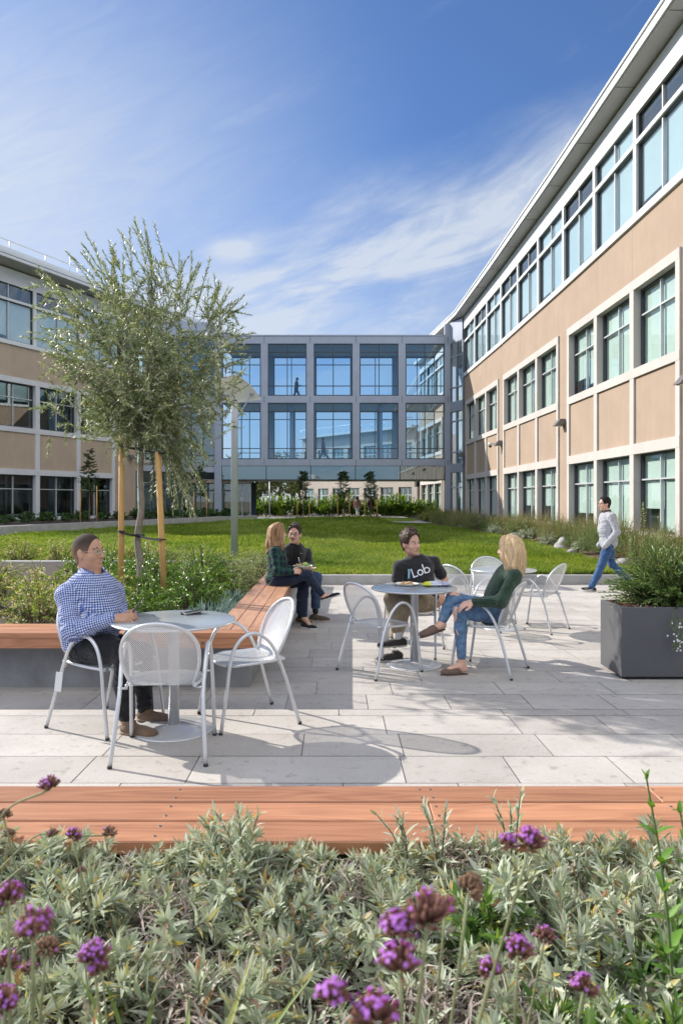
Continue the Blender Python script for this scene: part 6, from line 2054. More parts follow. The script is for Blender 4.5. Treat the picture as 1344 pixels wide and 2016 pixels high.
def dome_shoots(rng, n, R, Hh, base=.35, lift=.35, flat=0.0, inner=.25):
    out = []
    for _ in range(n):
        a = rng.random() * 2 * PI; cz = rng.uniform(flat, 1) ; sr = math.sqrt(max(0, 1 - cz * cz))
        rr = rng.uniform(.72, 1.05)
        tip = np.array([R * sr * math.cos(a) * rr, R * sr * math.sin(a) * rr, Hh * (cz * .85 + .15) * rr])
        q = rng.uniform(inner, .6)
        b0 = np.array([tip[0] * base, tip[1] * base, Hh * .03]) if q > .42 else tip * q
        mid = (b0 + tip) / 2 + np.array([0, 0, lift * Hh * rng.uniform(.2, .7)]) - (tip - b0) * np.array([.12, .12, 0])
        out.append((b0, mid, tip))
    return out

def stem_mb(stems, r=.003, n=4):
    m = MB()
    for s in stems: m.tube(s, list(np.linspace(r, r * .45, len(s))), n, caps=False)
    return m

def plant_thing(name, label, cat, lbm, stm, leafm, stemm, loc, rz=0., group=None, s=1.0):
    t = thing(name, label, cat, loc, rz, group)
    lbm.build('foliage', leafm, t); 
    if stm is not None: stm.build('stem', stemm, t)
    t.scale = (s, s, s)
    return t

def place_copies(protos, spots, group=None):
    """spots: (proto index, x, y, z, scale, label). The first use of a prototype moves it; later ones copy it."""
    used = set(); out = []
    for i, (k, x, y, z, s, lab) in enumerate(spots):
        o = protos[k] if k not in used else copy_tree(protos[k])
        used.add(k)
        o.location = (x, y, z); o.rotation_euler = (0, 0, (i * 2.399) % 6.283); 
        o.scale = (s, s, s * (0.92 + .16 * ((i * 37) % 10) / 10))
        o['label'] = lab
        if group: o['group'] = group
        out.append(o)
    return out

M_stem = pmat('woody_stem', (.13, .09, .06), .9, 0, .25, 30)
M_gstem = pmat('green_stem', (.11, .16, .05), .7, 0, .2, 20)
# ---------------------------------------------------------------- foreground sage
sage_leaf = leafmat('sage_leaf', [(0, (.32, .37, .24)), (.25, (.47, .52, .39)), (.50, (.58, .61, .50)), (.66, (.27, .34, .19)), (.86, (.44, .47, .34)), (.93, (.55, .44, .10)), (.95, (.42, .20, .13)), (.965, (.38, .32, .26)), (1, (.44, .38, .34))], .75, .25, (1, 1, .8), .2)
dead_leaf = leafmat('dried_sage', [(0, (0.208, 0.163, 0.137)), (.5, (0.351, 0.293, 0.254)), (1, (0.468, 0.416, 0.384))], .95, .12, (1, .95, .85), .1)
deep_leaf = leafmat('deep_green_leaf', [(0, (0.068, 0.142, 0.034)), (.5, (0.135, 0.257, 0.068)), (.85, (0.216, 0.338, 0.095)), (1, (0.351, 0.392, 0.081))], .5, .4, (1, 1, .4), .35)
protos = []
for k in range(6):
    rng = np.random.default_rng(100 + k)
    sh = dome_shoots(rng, 50 if k < 4 else 15, .20, .25, .5, .5, .1, .1)
    lbm, st = shoots_mesh(rng, sh, 9, .064, .0130, .25, 1.1, 3, .22, .35, 'lance', .6, .3, 2)
    # tight rosettes at the tips
    tips, st2 = shoots_mesh(rng, [((a + b) / 2 * .25 + b * .75, b * .9 + m * .1, b + unit(b - m) * .018) for a, m, b in sh], 5, .046, .0105, .2, .95, 3, .15, .4, 'lance', .3, .3, 3)
    for V, Q in zip(tips.V, tips.Q): lbm.add(V, Q - 0)
    t = plant_thing('sage_plant', 'x', 'sage', lbm, stem_mb(st, .0028), sage_leaf, M_stem, (0, 0, 0))
    rngd = np.random.default_rng(200 + k)
    dsh = dome_shoots(rngd, 26 if k < 4 else 75, .17, .17 if k < 4 else .23, .6, .3, .0, .1)
    dl, ds = shoots_mesh(rngd, dsh, 9, .045, .007, .15, 1.5, 2, .7, .9, 'lance', .5, .6, 2)
    dl.build('dried_foliage', dead_leaf, t)
    protos.append(t)
spots = []; rg = random.Random(21)
yy = .98; row = 0
while yy < 2.20:
    hw = .50 * yy + .42; x = -hw + rg.uniform(0, .15)
    while x < hw:
        dry = -.32 < x < .36 and yy < 2.0
        gap = (-.16 < x + .02 < .30 and 1.28 < yy < 1.68) or (-.66 < x < -.40 and 1.15 < yy < 1.45) or (-.22 < x < .16 and yy < 1.45)
        if not (gap and rg.random() < .85):
            k = rg.choice([4, 5, 4, 5, 1]) if (dry and rg.random() < .75) else rg.choice([0, 1, 2, 3, 0, 1, 2, 3, 5])
            spots.append((k, x + rg.uniform(-.05, .05), yy + rg.uniform(-.05, .05), .345, rg.uniform(.82, 1.12) * (.86 if yy > 1.85 else 1.0), ''))
        x += rg.uniform(.22, .31)
    yy += .20; row += 1
spots = [(k, x, min(y, 2.09), z, s_, l_) for (k, x, y, z, s_, l_) in spots]
fixed = []
for (k, x, y, z, s, _) in spots:
    fixed.append((k, x, y, z, s, 'withered grey brown sage clump among the foreground plants' if k >= 4 else 'grey green sage clump in the foreground bed in front of the plank bench'))
for o in place_copies(protos, fixed):
    o['group'] = 'withered sage clumps' if o['label'].startswith('withered') else 'grey green sage clumps'

# two tall shoots that stand against the planks
rng = np.random.default_rng(61)
for (px, py, d, hh, lab) in ((470, 1640, 2.06, .17, 'tall sage shoot overlapping the planks left of the middle'), (800, 1640, 2.08, .13, 'sage shoot with yellowing lower leaves against the bench edge'), (1000, 1620, 2.10, .12, 'reddish tipped sage shoot leaning on the bench edge'), (860, 1640, 2.07, .12, 'pale sage shoot right of the yellowing one on the bench edge')):
    b = W(px, py + 60, d); tip = W(px - 18, py - 45, d - .02); b[2] = .36
    sh = [(b + rng.normal(size=3) * .01, (b + tip) / 2 + A3(.03, 0, .03), tip + rng.normal(size=3) * A3(.03, .02, .015)) for _ in range(3)]
    lbm, st = shoots_mesh(rng, sh, 12, .052, .014, .25, .95, 3, .2, .35, 'lance', .6, .3, 2)
    t = thing('sage_shoot', lab, 'sage'); lbm.build('foliage', sage_leaf, t); stem_mb(st, .003).build('stem', M_stem, t)

# ---------------------------------------------------------------- verbena
M_calyx = pmat('verbena_calyx', (.17, .075, .055), .8, 0, .35, 120)
M_brown = pmat('spent_verbena', (.20, .115, .07), .9, 0, .3, 120)
M_flor = leafmat('verbena_floret', [(0, (.33, .08, .42)), (.5, (.48, .17, .62)), (1, (.60, .30, .72))], .6, .3, (1, .8, 1), .2)
M_tube = leafmat('verbena_tube', [(0, (.30, .03, .14)), (1, (.46, .07, .30))], .6, .15, (1, .7, 1), .2)
def verbena(px, py, size, flower, lab, lean=(0, 0), seed=0, lump=1, d=None, foot=None, long_=False):
    rng = np.random.default_rng(seed)
    d = d or min(1.35, max(.52, F * .030 / size))
    c = W(px, py, d); R = size / F * d / 2
    t = thing('verbena', lab, 'flower', tuple(c))
    ca, fl, tb = MB(), LB(), MB()
    def tubelet(o, u, r0, r1, m):
        m.tube([o, o + u * .55 * R, o + u * 1.0 * R], [r0 * .6, r0, r1], 5)
    axis = unit(A3(lean[0], lean[1], 1.0))
    fv, fd, fn = [], [], []
    for L_ in range(lump):
        off = A3(0, 0, 0) if L_ == 0 else rng.normal(size=3) * R * A3(1.0, .5, .6)
        rr = 1.0 if L_ == 0 else rng.uniform(.55, .8)
        for i in range(62):
            v = unit(rng.normal(size=3) + axis * .55)
            if v @ axis < -.25: continue
            o = off + v * R * .35 * rr + axis * R * (-.25 + (.3 * rng.random() if long_ else 0)); u = unit(v + axis * .55) * rr * (.72 if not long_ else 1.0)
            tubelet(o, u, R * .105, R * .085, ca)
            e = o + u * R
            if rng.random() < flower * (.80 if v @ axis > .25 else .22):
                tb.tube([e - u * R * .1, e + u * R * .22], [R * .05, R * .06], 5)
                e2 = e + u * R * .24
                q = unit(np.cross(u, rng.normal(size=3))); q2 = unit(np.cross(u, q))
                for a in np.linspace(0, 2 * PI, 6)[:-1]:
                    fv.append(e2); fd.append(unit(q * math.cos(a) + q2 * math.sin(a) + u * .25)); fn.append(u)
    ca.build('flower_head', M_calyx if flower > .12 else M_brown, t)
    if fv:
        fl.add(*leaf_arrays(np.array(fv), np.array(fd), np.array(fn), R * .135, R * .11, .2, .1, 2, 'oval'))
        fl.build('florets', M_flor, t)
    if tb.V: tb.build('flower_tubes', M_tube, t)
    ft = foot if foot is not None else (c[0] + rng.uniform(-.10, .10), c[1] + rng.uniform(.02, .25), .36)
    ft = A3(*ft) - c
    m = MB(); mid = ft * .45 + A3(rng.uniform(-.03, .03), 0, .03)
    m.tube(crom([axis * -R * .25, mid, ft], 6), .0015, 6); m.build('stem', pmat('verbena_stem', (.24, .26, .13), .7, 0, .2, 40), t)
    return t
vb = [
    (98, 1548, 44, .55, 'purple topped verbena head highest at the left, in front of the planks', (-.25, 0), 1),
    (144, 1646, 34, .75, 'small purple and brown verbena head below the highest left one', (.3, 0), 1),
    (104, 1642, 26, .04, 'small dry brown verbena head left of the small purple one', (-.2, 0), 1),
    (216, 1640, 32, .06, 'dry brown verbena head at the bench edge, rightmost of the left bunch', (.2, 0), 1),
    (8, 1606, 34, .04, 'dry verbena head cut by the left border beside the planks', (0, 0), 1),
    (18, 1642, 26, .04, 'smaller dry verbena head under the one at the left border', (.1, 0), 1),
    (160, 1713, 20, .03, 'tiny brown verbena bud over the sage on the left', (0, 0), 1),
    (16, 1768, 62, .85, 'blurred purple verbena head at the left border above the large dark one', (-.1, 0), 2),
    (66, 1822, 74, .35, 'large dark purple brown verbena head in the lower left', (.1, 0), 2),
    (94, 1866, 50, .05, 'brown verbena head hanging under the large dark one', (.3, 0), 1),
    (186, 1882, 62, .9, 'bright purple lumpy verbena cluster in the lower left', (.1, 0), 3),
    (16, 1896, 50, .6, 'pink purple verbena head at the lower left border', (0, 0), 1),
    (60, 1908, 36, .15, 'brown verbena head beside the pink one at the lower left border', (0, 0), 1),
    (8, 1975, 66, .8, 'purple verbena head in the bottom left corner', (0, 0), 1),
    (1042, 1658, 60, .9, 'round purple verbena head standing alone against the planks on the right', (.05, 0), 2),
    (842, 1812, 84, .22, 'tall brown verbena head with few purple tips in the lower middle', (.1, 0), 1),
    (926, 1752, 60, .02, 'knobbly dry brown verbena seed head in the lower middle', (.8, 0), 2),
    (880, 1786, 50, .02, 'dry brown verbena head between the knobbly one and the tall one', (.6, 0), 1),
    (786, 1902, 88, .9, 'wide bright purple verbena head under the tall brown one', (-.1, 0), 2),
    (964, 1910, 50, .6, 'half open purple verbena head in the lower right, left of its twin', (-.2, 0), 1),
    (1020, 1872, 60, .6, 'purple brown verbena head above the half open one', (.1, 0), 1),
    (1072, 1844, 44, .3, 'brownish pink verbena head at the upper right of its cluster', (.2, 0), 1),
    (1148, 1946, 56, .8, 'purple verbena head nearest the lower right corner', (.1, 0), 1),
    (738, 2004, 100, .85, 'large blurred purple verbena head cut by the bottom border', (0, 0), 2),
]
for i, (px, py, sz, fl, lab, lean, lump) in enumerate(vb):
    foot = None
    if i == 0: foot = W(-30, 1790, .95)
    if i in (3,): foot = W(-20, 1760, 1.2)
    if i in (2,): foot = W(-20, 1730, 1.3)
    verbena(px, py, sz, fl, lab, lean, 300 + i, lump, foot=None if foot is None else tuple(foot), long_=(i in (15,)))

# ---------------------------------------------------------------- strap leaved clumps, green perennials, the tall leafy stem
strap = leafmat('strap_leaf', [(0, (.16, .24, .05)), (.5, (.26, .34, .10)), (.85, (.34, .40, .16)), (1, (.48, .42, .10))], .5, .4, (1, 1, .5), .35)
for i, (px, d, n, h, lab) in enumerate(((250, 1.30, 13, .20, 'pale green strap leaved clump at the bottom left'), (395, 1.22, 16, .24, 'pale green strap leaved clump left of the bottom middle'), (560, 1.25, 9, .19, 'sparse strap leaved clump at the bottom middle'), (120, 1.18, 9, .18, 'strap leaved clump in the bottom left corner'))):
    rng = np.random.default_rng(500 + i)
    c = W(px, 2016, d); c[2] = .40
    t = thing('strap_leaf_clump', lab, 'plant', tuple(c))
    a = rng.random(n) * 2 * PI; el = rng.uniform(.7, 1.35, n)
    D = np.stack([np.cos(a) * np.cos(el), np.sin(a) * np.cos(el), np.sin(el)], 1)
    l = LB(); l.add(*leaf_arrays(rng.normal(size=(n, 3)) * .02, D, A3(0, 0, 1) + .2 * rng.normal(size=(n, 3)), h * rng.uniform(.7, 1.4, n), .010 * rng.uniform(.8, 1.3, n), rng.uniform(.1, .5, n), .4, 6, 'strap'))
    l.build('foliage', strap, t)
pen = []
for k in range(3):
    rng = np.random.default_rng(520 + k)
    sh = dome_shoots(rng, 30, .15, .30, .5, .4, .35, .1)
    lbm, st = shoots_mesh(rng, sh, 9, .062, .017, .25, .8, 3, .2, .35, 'lance', .5, .3, 2)
    pen.append(plant_thing('leafy_perennial', 'x', 'plant', lbm, stem_mb(st, .003), deep_leaf, M_gstem, (0, 0, 0)))
sp = []
for i, (px, py, d) in enumerate(((1130, 1900, 1.35), (1290, 1900, 1.30), (1050, 2000, 1.2), (1200, 2010, 1.15), (1330, 1800, 1.55), (960, 1760, 1.75), (1340, 1990, 1.1))):
    c = W(px, py, d); sp.append((i % 3, c[0], c[1], .33, 1.0 if i != 5 else .9, 'bright green narrow leaved perennial among the sage at the lower right'))
place_copies(pen, sp, 'green perennials at the lower right')
for i, (px, top, d, n, lab) in enumerate(((1272, 1535, 1.45, 10, 'tall bright green leafy stem rising over the planks at the right'), (1338, 1600, 1.35, 9, 'leafy green stem cut by the right border'))):
    rng = np.random.default_rng(540 + i)
    tip = W(px, top, d); ft = W(px + 55, 1880, d + .05); ft[2] = .36
    sh = [(ft, (tip + ft) / 2 + A3(.03, 0, .02), tip)]
    lbm, st = shoots_mesh(rng, sh, n, .050, .024, .2, 1.0, 3, .35, .35, 'oval', .9, .3, 2)
    t = thing('tall_plant', lab, 'plant'); lbm.build('foliage', leafmat('bright_leaf', [(0, (.10, .24, .03)), (1, (.18, .36, .06))], .5, .45, (1, 1, .35), .35), t); stem_mb(st, .004, 6).build('stem', M_gstem, t)

# ---------------------------------------------------------------- bed behind the bench
abel = leafmat('abelia_leaf', [(0, (0.150, 0.255, 0.038)), (.45, (0.285, 0.405, 0.075)), (.7, (0.405, 0.480, 0.120)), (.78, (0.750, 0.495, 0.330)), (.9, (0.850, 0.675, 0.510)), (1, (0.850, 0.850, 0.690))], .55, .4, (1, 1, .5), .3)
gloss = leafmat('glossy_leaf', [(0, (0.056, 0.136, 0.019)), (.5, (0.120, 0.248, 0.035)), (.85, (0.224, 0.368, 0.064)), (1, (0.384, 0.496, 0.112))], .35, .35, (1, 1, .4), .6)
greyg = leafmat('grey_green_leaf', [(0, (0.180, 0.255, 0.090)), (.5, (0.315, 0.390, 0.180)), (1, (0.510, 0.540, 0.330))], .6, .35, (1, 1, .6), .3)
senec = leafmat('blue_senecio', [(0, (0.169, 0.273, 0.221)), (.5, (0.273, 0.403, 0.351)), (1, (0.416, 0.546, 0.494))], .6, .15, (.9, 1, .9), .3)
def bush_protos(name, leafm, specs, seed, stemm=M_stem):
    out = []
    for k, (n, R, Hh, nl, L, Wd, up) in enumerate(specs):
        rng = np.random.default_rng(seed + k)
        sh = dome_shoots(rng, n, R, Hh, .4, .35 + up, .05, .15)
        lbm, st = shoots_mesh(rng, sh, nl, L, Wd, .3, .95, 2, .25, .3, 'oval', .5, .4, 2)
        out.append(plant_thing(name, 'x', 'shrub', lbm, stem_mb(st, .004, 4), leafm, stemm, (0, 0, 0)))
    return out
ab = bush_protos('abelia_shrub', abel, [(110, .46, .62, 11, .036, .015, .2), (95, .42, .56, 11, .036, .015, .35)], 600)
gl = bush_protos('glossy_shrub', gloss, [(110, .50, .62, 11, .040, .020, .1), (110, .46, .55, 11, .040, .020, .2)], 620)
gg = bush_protos('grey_green_shrub', greyg, [(110, .46, .50, 10, .034, .014, .1), (90, .40, .44, 10, .034, .014, .1)], 640)
L1 = 'yellow green shrub with pinkish tips behind the left bench'
sp = [(0, -2.85, 6.75, .30, 1.0, L1), (1, -2.25, 6.85, .30, .95, L1), (1, -3.6, 6.8, .30, 1.0, L1), (0, -3.2, 7.8, .30, 1.05, L1), (1, -2.5, 7.7, .3, .95, L1), (0, -4.0, 8.2, .30, 1.1, L1)]
place_copies(ab, sp, 'pink tipped shrubs behind the left bench')
L1 = 'pink tipped shrub on the lawn side of the kerb, behind the seated man'
extra = [(0, -6.8, 15.3, .03, 1.35, L1), (1, -6.0, 15.5, .03, 1.3, L1), (0, -7.7, 15.6, .03, 1.4, L1), (1, -4.5, 15.2, .03, 1.15, L1), (0, -4.0, 15.4, .03, 1.2, L1), (1, -5.3, 15.3, .03, .9, L1)]
for i, (k, x, y, z, s, lab) in enumerate(extra):
    o = copy_tree(ab[k]); o.location = (x, y, z); o.rotation_euler = (0, 0, i * 1.7); o.scale = (s, s, s); o['label'] = lab; o['group'] = 'pink tipped shrubs beyond the kerb'
L1 = 'glossy dark green shrub around the olive trunk'
sp = [(0, -2.0, 7.9, .3, 1.0, L1), (1, -1.55, 7.5, .3, .95, L1), (0, -1.5, 8.4, .3, 1.0, L1), (1, -2.2, 8.9, .3, 1.05, L1), (0, -1.75, 9.4, .3, 1.05, L1), (1, -2.7, 8.6, .3, 1.0, L1), (0, -2.6, 9.9, .3, 1.1, L1), (1, -3.3, 9.3, .3, 1.0, L1), (0, -3.4, 10.6, .3, 1.0, L1), (1, -1.9, 7.0, .3, .8, L1)]
place_copies(gl, sp, 'glossy shrubs around the olive trunk')
L1 = 'pale grey green shrub between the olive tree and the couple on the bench'
sp = [(0, -1.32, 9.3, .3, .95, L1), (1, -1.30, 10.1, .3, 1.0, L1), (0, -1.6, 10.8, .3, 1.1, L1), (1, -1.25, 11.2, .3, 1.0, L1), (0, -2.2, 11.6, .3, 1.1, L1), (1, -1.3, 8.6, .3, .9, L1), (0, -1.4, 12.2, .3, 1.0, L1), (1, -2.9, 12.2, .3, 1.1, L1)]
place_copies(gg, sp, 'pale grey green shrubs by the bench')
sen = []
for k in range(2):
    rng = np.random.default_rng(660 + k)
    n = 420; a = rng.random(n) * 2 * PI; r = .26 * np.sqrt(rng.random(n)); el = rng.uniform(.6, 1.5, n)
    P = np.stack([r * np.cos(a), r * np.sin(a), rng.uniform(.0, .18, n) * (1 - (r / .3) ** 2)], 1)
    D = np.stack([np.cos(a) * np.cos(el), np.sin(a) * np.cos(el), np.sin(el)], 1) + rng.normal(size=(n, 3)) * .25
    l = LB(); l.add(*leaf_arrays(P, D, rdir(n, rng), rng.uniform(.05, .10, n), .009, rng.uniform(-.1, .3, n), .9, 2, 'lance'))
    t = thing('blue_succulent', 'x', 'succulent'); l.build('foliage', senec, t); sen.append(t)
L1 = 'blue grey fingered succulent clump beside the bench arm'
sp = [(0, -1.28, 6.55, .3, 1.0, L1), (1, -1.22, 7.1, .3, 1.1, L1), (0, -1.55, 6.75, .3, .9, L1), (1, -1.25, 7.65, .3, 1.1, L1), (0, -1.2, 8.15, .3, 1.0, L1), (1, -1.6, 6.4, .3, .7, L1)]
place_copies(sen, sp, 'blue succulents by the bench arm')

# ---------------------------------------------------------------- olive tree with its stakes
def olive():
    rng = np.random.default_rng(77)
    base = W(276, 1195, 8.1); base[2] = .30
    fork = W(281, 868, 8.1)
    t = thing('olive_tree', 'young olive tree with silvery open crown tied between two wooden stakes', 'tree', tuple(base))
    o = base
    m = MB()
    trunk = crom([base, W(277, 1120, 8.1), W(271, 1060, 8.1), W(279, 1000, 8.1), W(277, 930, 8.1), fork], 6)
    m.tube([p - o for p in trunk], list(np.linspace(.043, .030, len(trunk))), 10)
    limbs = []
    targets = [(195, 640, -.35), (150, 720, .1), (240, 560, .2), (300, 530, -.2), (350, 600, .3), (405, 650, -.1), (380, 760, -.35), (300, 690, -.5), (215, 790, .45), (330, 700, .5), (270, 620, 0)]
    for (px, py, dd) in targets:
        e = W(px, py, 8.1 + dd)
        s0 = fork + A3(0, 0, rng.uniform(-.05, .06))
        mid = (s0 + e) / 2 + A3(0, 0, .12) + rng.normal(size=3) * .05
        c = crom([s0, s0 * .7 + mid * .3 + A3(0, 0, .06), mid, e], 5)
        m.tube([p - o for p in c], list(np.linspace(.021, .005, len(c))), 6); limbs.append(c)
    m.build('trunk', pmat('olive_bark', (.25, .22, .19), .9, 0, .3, 14, bump=.6, bscale=60), t)
    shoots = []
    cen = W(285, 730, 8.1)
    def add(a, dir_, L_):
        dir_ = unit(dir_); b = a + dir_ * L_ + A3(0, 0, -.05 * L_ * L_ * 6)
        shoots.append((a - o, (a + b) / 2 + A3(0, 0, .05 * L_) - o + rng.normal(size=3) * .02, b - o))
    # sub-branches fill the crown
    for c in limbs:
        for _ in range(9):
            i = rng.integers(5, len(c)); a = c[i] + rng.normal(size=3) * .03
            out = unit(a - cen + rng.normal(size=3) * .35 + A3(0, 0, .25))
            L_ = rng.uniform(.18, .42); e = a + out * L_
            add(a, out, L_)
            for _k in range(5):
                q = a + (e - a) * rng.uniform(.25, 1.0)
                add(q, unit(q - cen) * .9 + rng.normal(size=3) * .55 + A3(0, 0, .25), rng.uniform(.16, .36))
    for _ in range(820):          # inner fill
        q = cen + np.clip(rng.normal(size=3), -1.9, 1.9) * A3(.50, .42, .44) + A3(0, 0, .05)
        add(q, rng.normal(size=3) + A3(0, 0, .3), rng.uniform(.15, .32))
    # long sprays that break the outline
    for (ax, ay, bx, by, n) in ((285, 590, 262, 440, 5), (300, 590, 290, 445, 4), (240, 600, 180, 480, 4), (225, 620, 150, 495, 3), (345, 600, 368, 510, 4), (375, 620, 398, 515, 4), (400, 640, 440, 555, 4), (410, 660, 470, 585, 4), (410, 690, 488, 672, 4), (395, 720, 470, 705, 3), (190, 640, 85, 545, 5), (170, 660, 90, 620, 4), (160, 690, 60, 645, 3), (165, 720, 85, 690, 4), (190, 760, 120, 730, 3), (200, 800, 130, 760, 3), (225, 830, 165, 840, 3), (230, 850, 170, 860, 4), (370, 800, 430, 820, 3), (350, 840, 420, 800, 3), (250, 640, 225, 500, 4), (320, 600, 318, 500, 4)):
        for _ in range(n):
            dd = rng.uniform(-.35, .35)
            a = W(ax + rng.normal() * 16, ay + rng.normal() * 16, 8.1 + dd); b = W(bx + rng.normal() * 14, by + rng.normal() * 12, 8.1 + dd * 1.4)
            shoots.append((a - o, (a + b) / 2 + A3(0, 0, .04) - o + rng.normal(size=3) * .03, b - o))
    # drooping low sprays on the right and left
    for (ax, ay, bx, by, n) in ((330, 850, 370, 1000, 7), (345, 860, 400, 930, 6), (320, 870, 335, 985, 6), (350, 830, 395, 890, 5), (300, 860, 350, 930, 8), (320, 840, 380, 960, 6), (225, 830, 185, 870, 4), (240, 850, 225, 890, 4), (310, 880, 300, 960, 3), (340, 880, 362, 1010, 3)):
        for _ in range(n):
            dd = rng.uniform(-.3, .3)
            a = W(ax + rng.normal() * 10, ay + rng.normal() * 10, 8.1 + dd); b = W(bx + rng.normal() * 12, by + rng.normal() * 14, 8.1 + dd * 1.2)
            shoots.append((a - o, (a + b) / 2 + A3(.03, 0, .06) - o, b - o))
    lb_, st = shoots_mesh(rng, shoots, 13, .062, .0150, .10, .75, 2, .2, .25, 'lance', .4, .3, 2, per=.021)
    om = leafmat('olive_leaf', [(0, (.12, .17, .055)), (.35, (.21, .27, .11)), (.65, (.33, .38, .21)), (.85, (.52, .56, .42)), (.985, (.62, .65, .54)), (1, (.7, .48, .08))], .40, .3, (1, 1, .6), .5)
    lb_.build('crown', om, t)
    stem_mb(st, .0035, 3).build('twigs', pmat('olive_twig', (.20, .18, .14), .9), t)
olive()
M_stake = pmat('pine_stake', (.50, .30, .11), .75, 0, .2, 6, stretch=(14, 14, .8))
def stake(b, tp, r, lab):
    m = MB(); b, tp = A3(*b), A3(*tp); m.tube([b, b * .5 + tp * .5, tp], [r, r, r * .96], 14)
    o = m.build('tree_stake', M_stake); tag(o, lab, 'stake', 'round wooden tree stakes'); return o
b1, t1 = W(238, 1190, 7.95), W(240, 850, 7.95); b1[2] = .25
b2, t2 = W(326, 1210, 7.75), W(311, 890, 7.75); b2[2] = .25
stake(b1, t1, .031, 'golden round stake left of the olive trunk'); stake(b2, t2, .033, 'golden round stake right of the olive trunk')
M_strap = pmat('black_tie', (.02, .02, .022), .6)
def tie(y, lab):
    a, c, b = W(238, y - 8, 7.93), W(275, y, 8.08), W(319, y + 8, 7.73)
    m = MB()
    for u, v in ((a, c), (c, b)):
        n = 8; V = []
        for i in range(n + 1):
            tt = i / n; q = u + (v - u) * tt + A3(0, 0, -.012 * math.sin(PI * tt)); tw = .018 * (1 - .4 * math.sin(PI * tt))
            V += [q + A3(0, -.05, tw), q + A3(0, -.05, -tw), q + A3(0, -.044, -tw), q + A3(0, -.044, tw)]
        m.add(V, [(4 * i + j, 4 * i + (j + 1) % 4, 4 * i + 4 + (j + 1) % 4, 4 * i + 4 + j) for i in range(n) for j in range(4)])
    m.tube([c + A3(.046 * math.cos(k), .046 * math.sin(k), 0) for k in np.linspace(0, 2 * PI, 13)[:-1]], .014, 6, closed=True)
    m.tube([a + A3(.035 * math.cos(k), .02 + .035 * math.sin(k), 0) for k in np.linspace(0, 2 * PI, 11)[:-1]], .008, 5, closed=True)
    m.tube([b + A3(.036 * math.cos(k), .02 + .036 * math.sin(k), 0) for k in np.linspace(0, 2 * PI, 11)[:-1]], .008, 5, closed=True)
    tag(m.build('tree_tie', M_strap), lab, 'tie')
tie(884, 'upper black strap tying the olive trunk to its stakes'); tie(1054, 'lower black strap tying the olive trunk to its stakes')

# ---------------------------------------------------------------- planter shrub and trailing flowers
rng = np.random.default_rng(81)
sh = []
for a_, m_, b_ in dome_shoots(rng, 680, .70, .62, .35, .25, .0, .35):
    k_ = A3(1, .46, 1); b_ = b_ + rng.normal(size=3) * .03
    sh.append((a_ * k_, m_ * k_, b_ * k_ - A3(0, 0, .04 if b_[2] < .15 else 0)))
lbm, st = shoots_mesh(rng, sh, 14, .046, .0125, .15, .85, 2, .15, .35, 'lance', .35, .4, 2)
plant_thing('planter_shrub', 'dense dark green evergreen shrub growing out of the grey planter', 'shrub', lbm, stem_mb(st, .003, 4), leafmat('evergreen_leaf', [(0, (0.053, 0.112, 0.024)), (.5, (0.112, 0.210, 0.048)), (.85, (0.203, 0.300, 0.083)), (1, (0.330, 0.390, 0.135))], .4, .3, (1, 1, .4), .5), M_stem, (3.16, 6.48, z1_ - .05))
t = thing('trailing_flower', 'trailing stem of small white flowers hanging over the planter front', 'flower', tuple(W(1332, 1212, 6.16)))
rng = np.random.default_rng(83); P, D, N = [], [], []; lf_ = [[], [], []]
m = MB()
for k in range(4):
    pts = crom([A3(rng.normal() * .02, .03, .02), A3(rng.normal() * .03, -.02, -.08), A3(-.03 + rng.normal() * .04, -.02, -.20), A3(-.02 + rng.normal() * .04, -.025, -.25 - .09 * rng.random())], 6)
    m.tube(pts, .0018, 4)
    for q in pts[4:]:
        for _ in range(2):
            lf_[0].append(q); lf_[1].append(rng.normal(size=3)); lf_[2].append(A3(0, -1, .3))
        if rng.random() < .5:
            c = q + rng.normal(size=3) * .022 + A3(0, -.015, 0)
            for a in np.linspace(0, 2 * PI, 6)[:-1]: P.append(c); D.append(A3(math.cos(a), -.25, math.sin(a))); N.append(A3(0, -1, 0))
m.build('stem', M_gstem, t)
l = LB(); l.add(*leaf_arrays(np.array(P), np.array(D), np.array(N), .0095, .0085, .1, .1, 2, 'oval')); l.build('flowers', pmat('white_petal', (.72, .70, .74), .7), t)
l = LB(); l.add(*leaf_arrays(*[np.array(v) for v in lf_], .016, .008, .1, .2, 2, 'oval')); l.build('foliage', deep_leaf, t)

# ---------------------------------------------------------------- planter wall, shrubs and young trees along the left building
def poly_wall(name, pts, h0, h1, th, mat, lab, cat):
    m = MB(); path_box(m, pts, 1, 0, th, h0 - H, h1 - H); return tag(m.build(name, mat), lab, cat)
pts = [(-22, 5.6 + 0), (-13.5, 28.6), (-5.45, 50.2)]
pts = [(-15.8, 22.4), (-13.45, 28.8), (-9.6, 39.5), (-5.5, 50.2)]
poly_wall('planter_wall', [(x, y) for x, y in pts], -.2, .50, .35, concrete, 'long low concrete planter wall along the lawn in front of the shaded building', 'wall')
sheet('planter_soil', [(-15.9, 22.4), (-13.6, 28.8), (-9.75, 39.5), (-5.6, 50.2), (-5.6, 51.2), (-12.5, 51.2), (-22.5, 32)], .42, soil)
dk = leafmat('dark_shrub_leaf', [(0, (.025, .065, .015)), (.6, (.055, .12, .03)), (1, (.11, .19, .06))], .45, .3, (1, 1, .4), .4)
ds = []
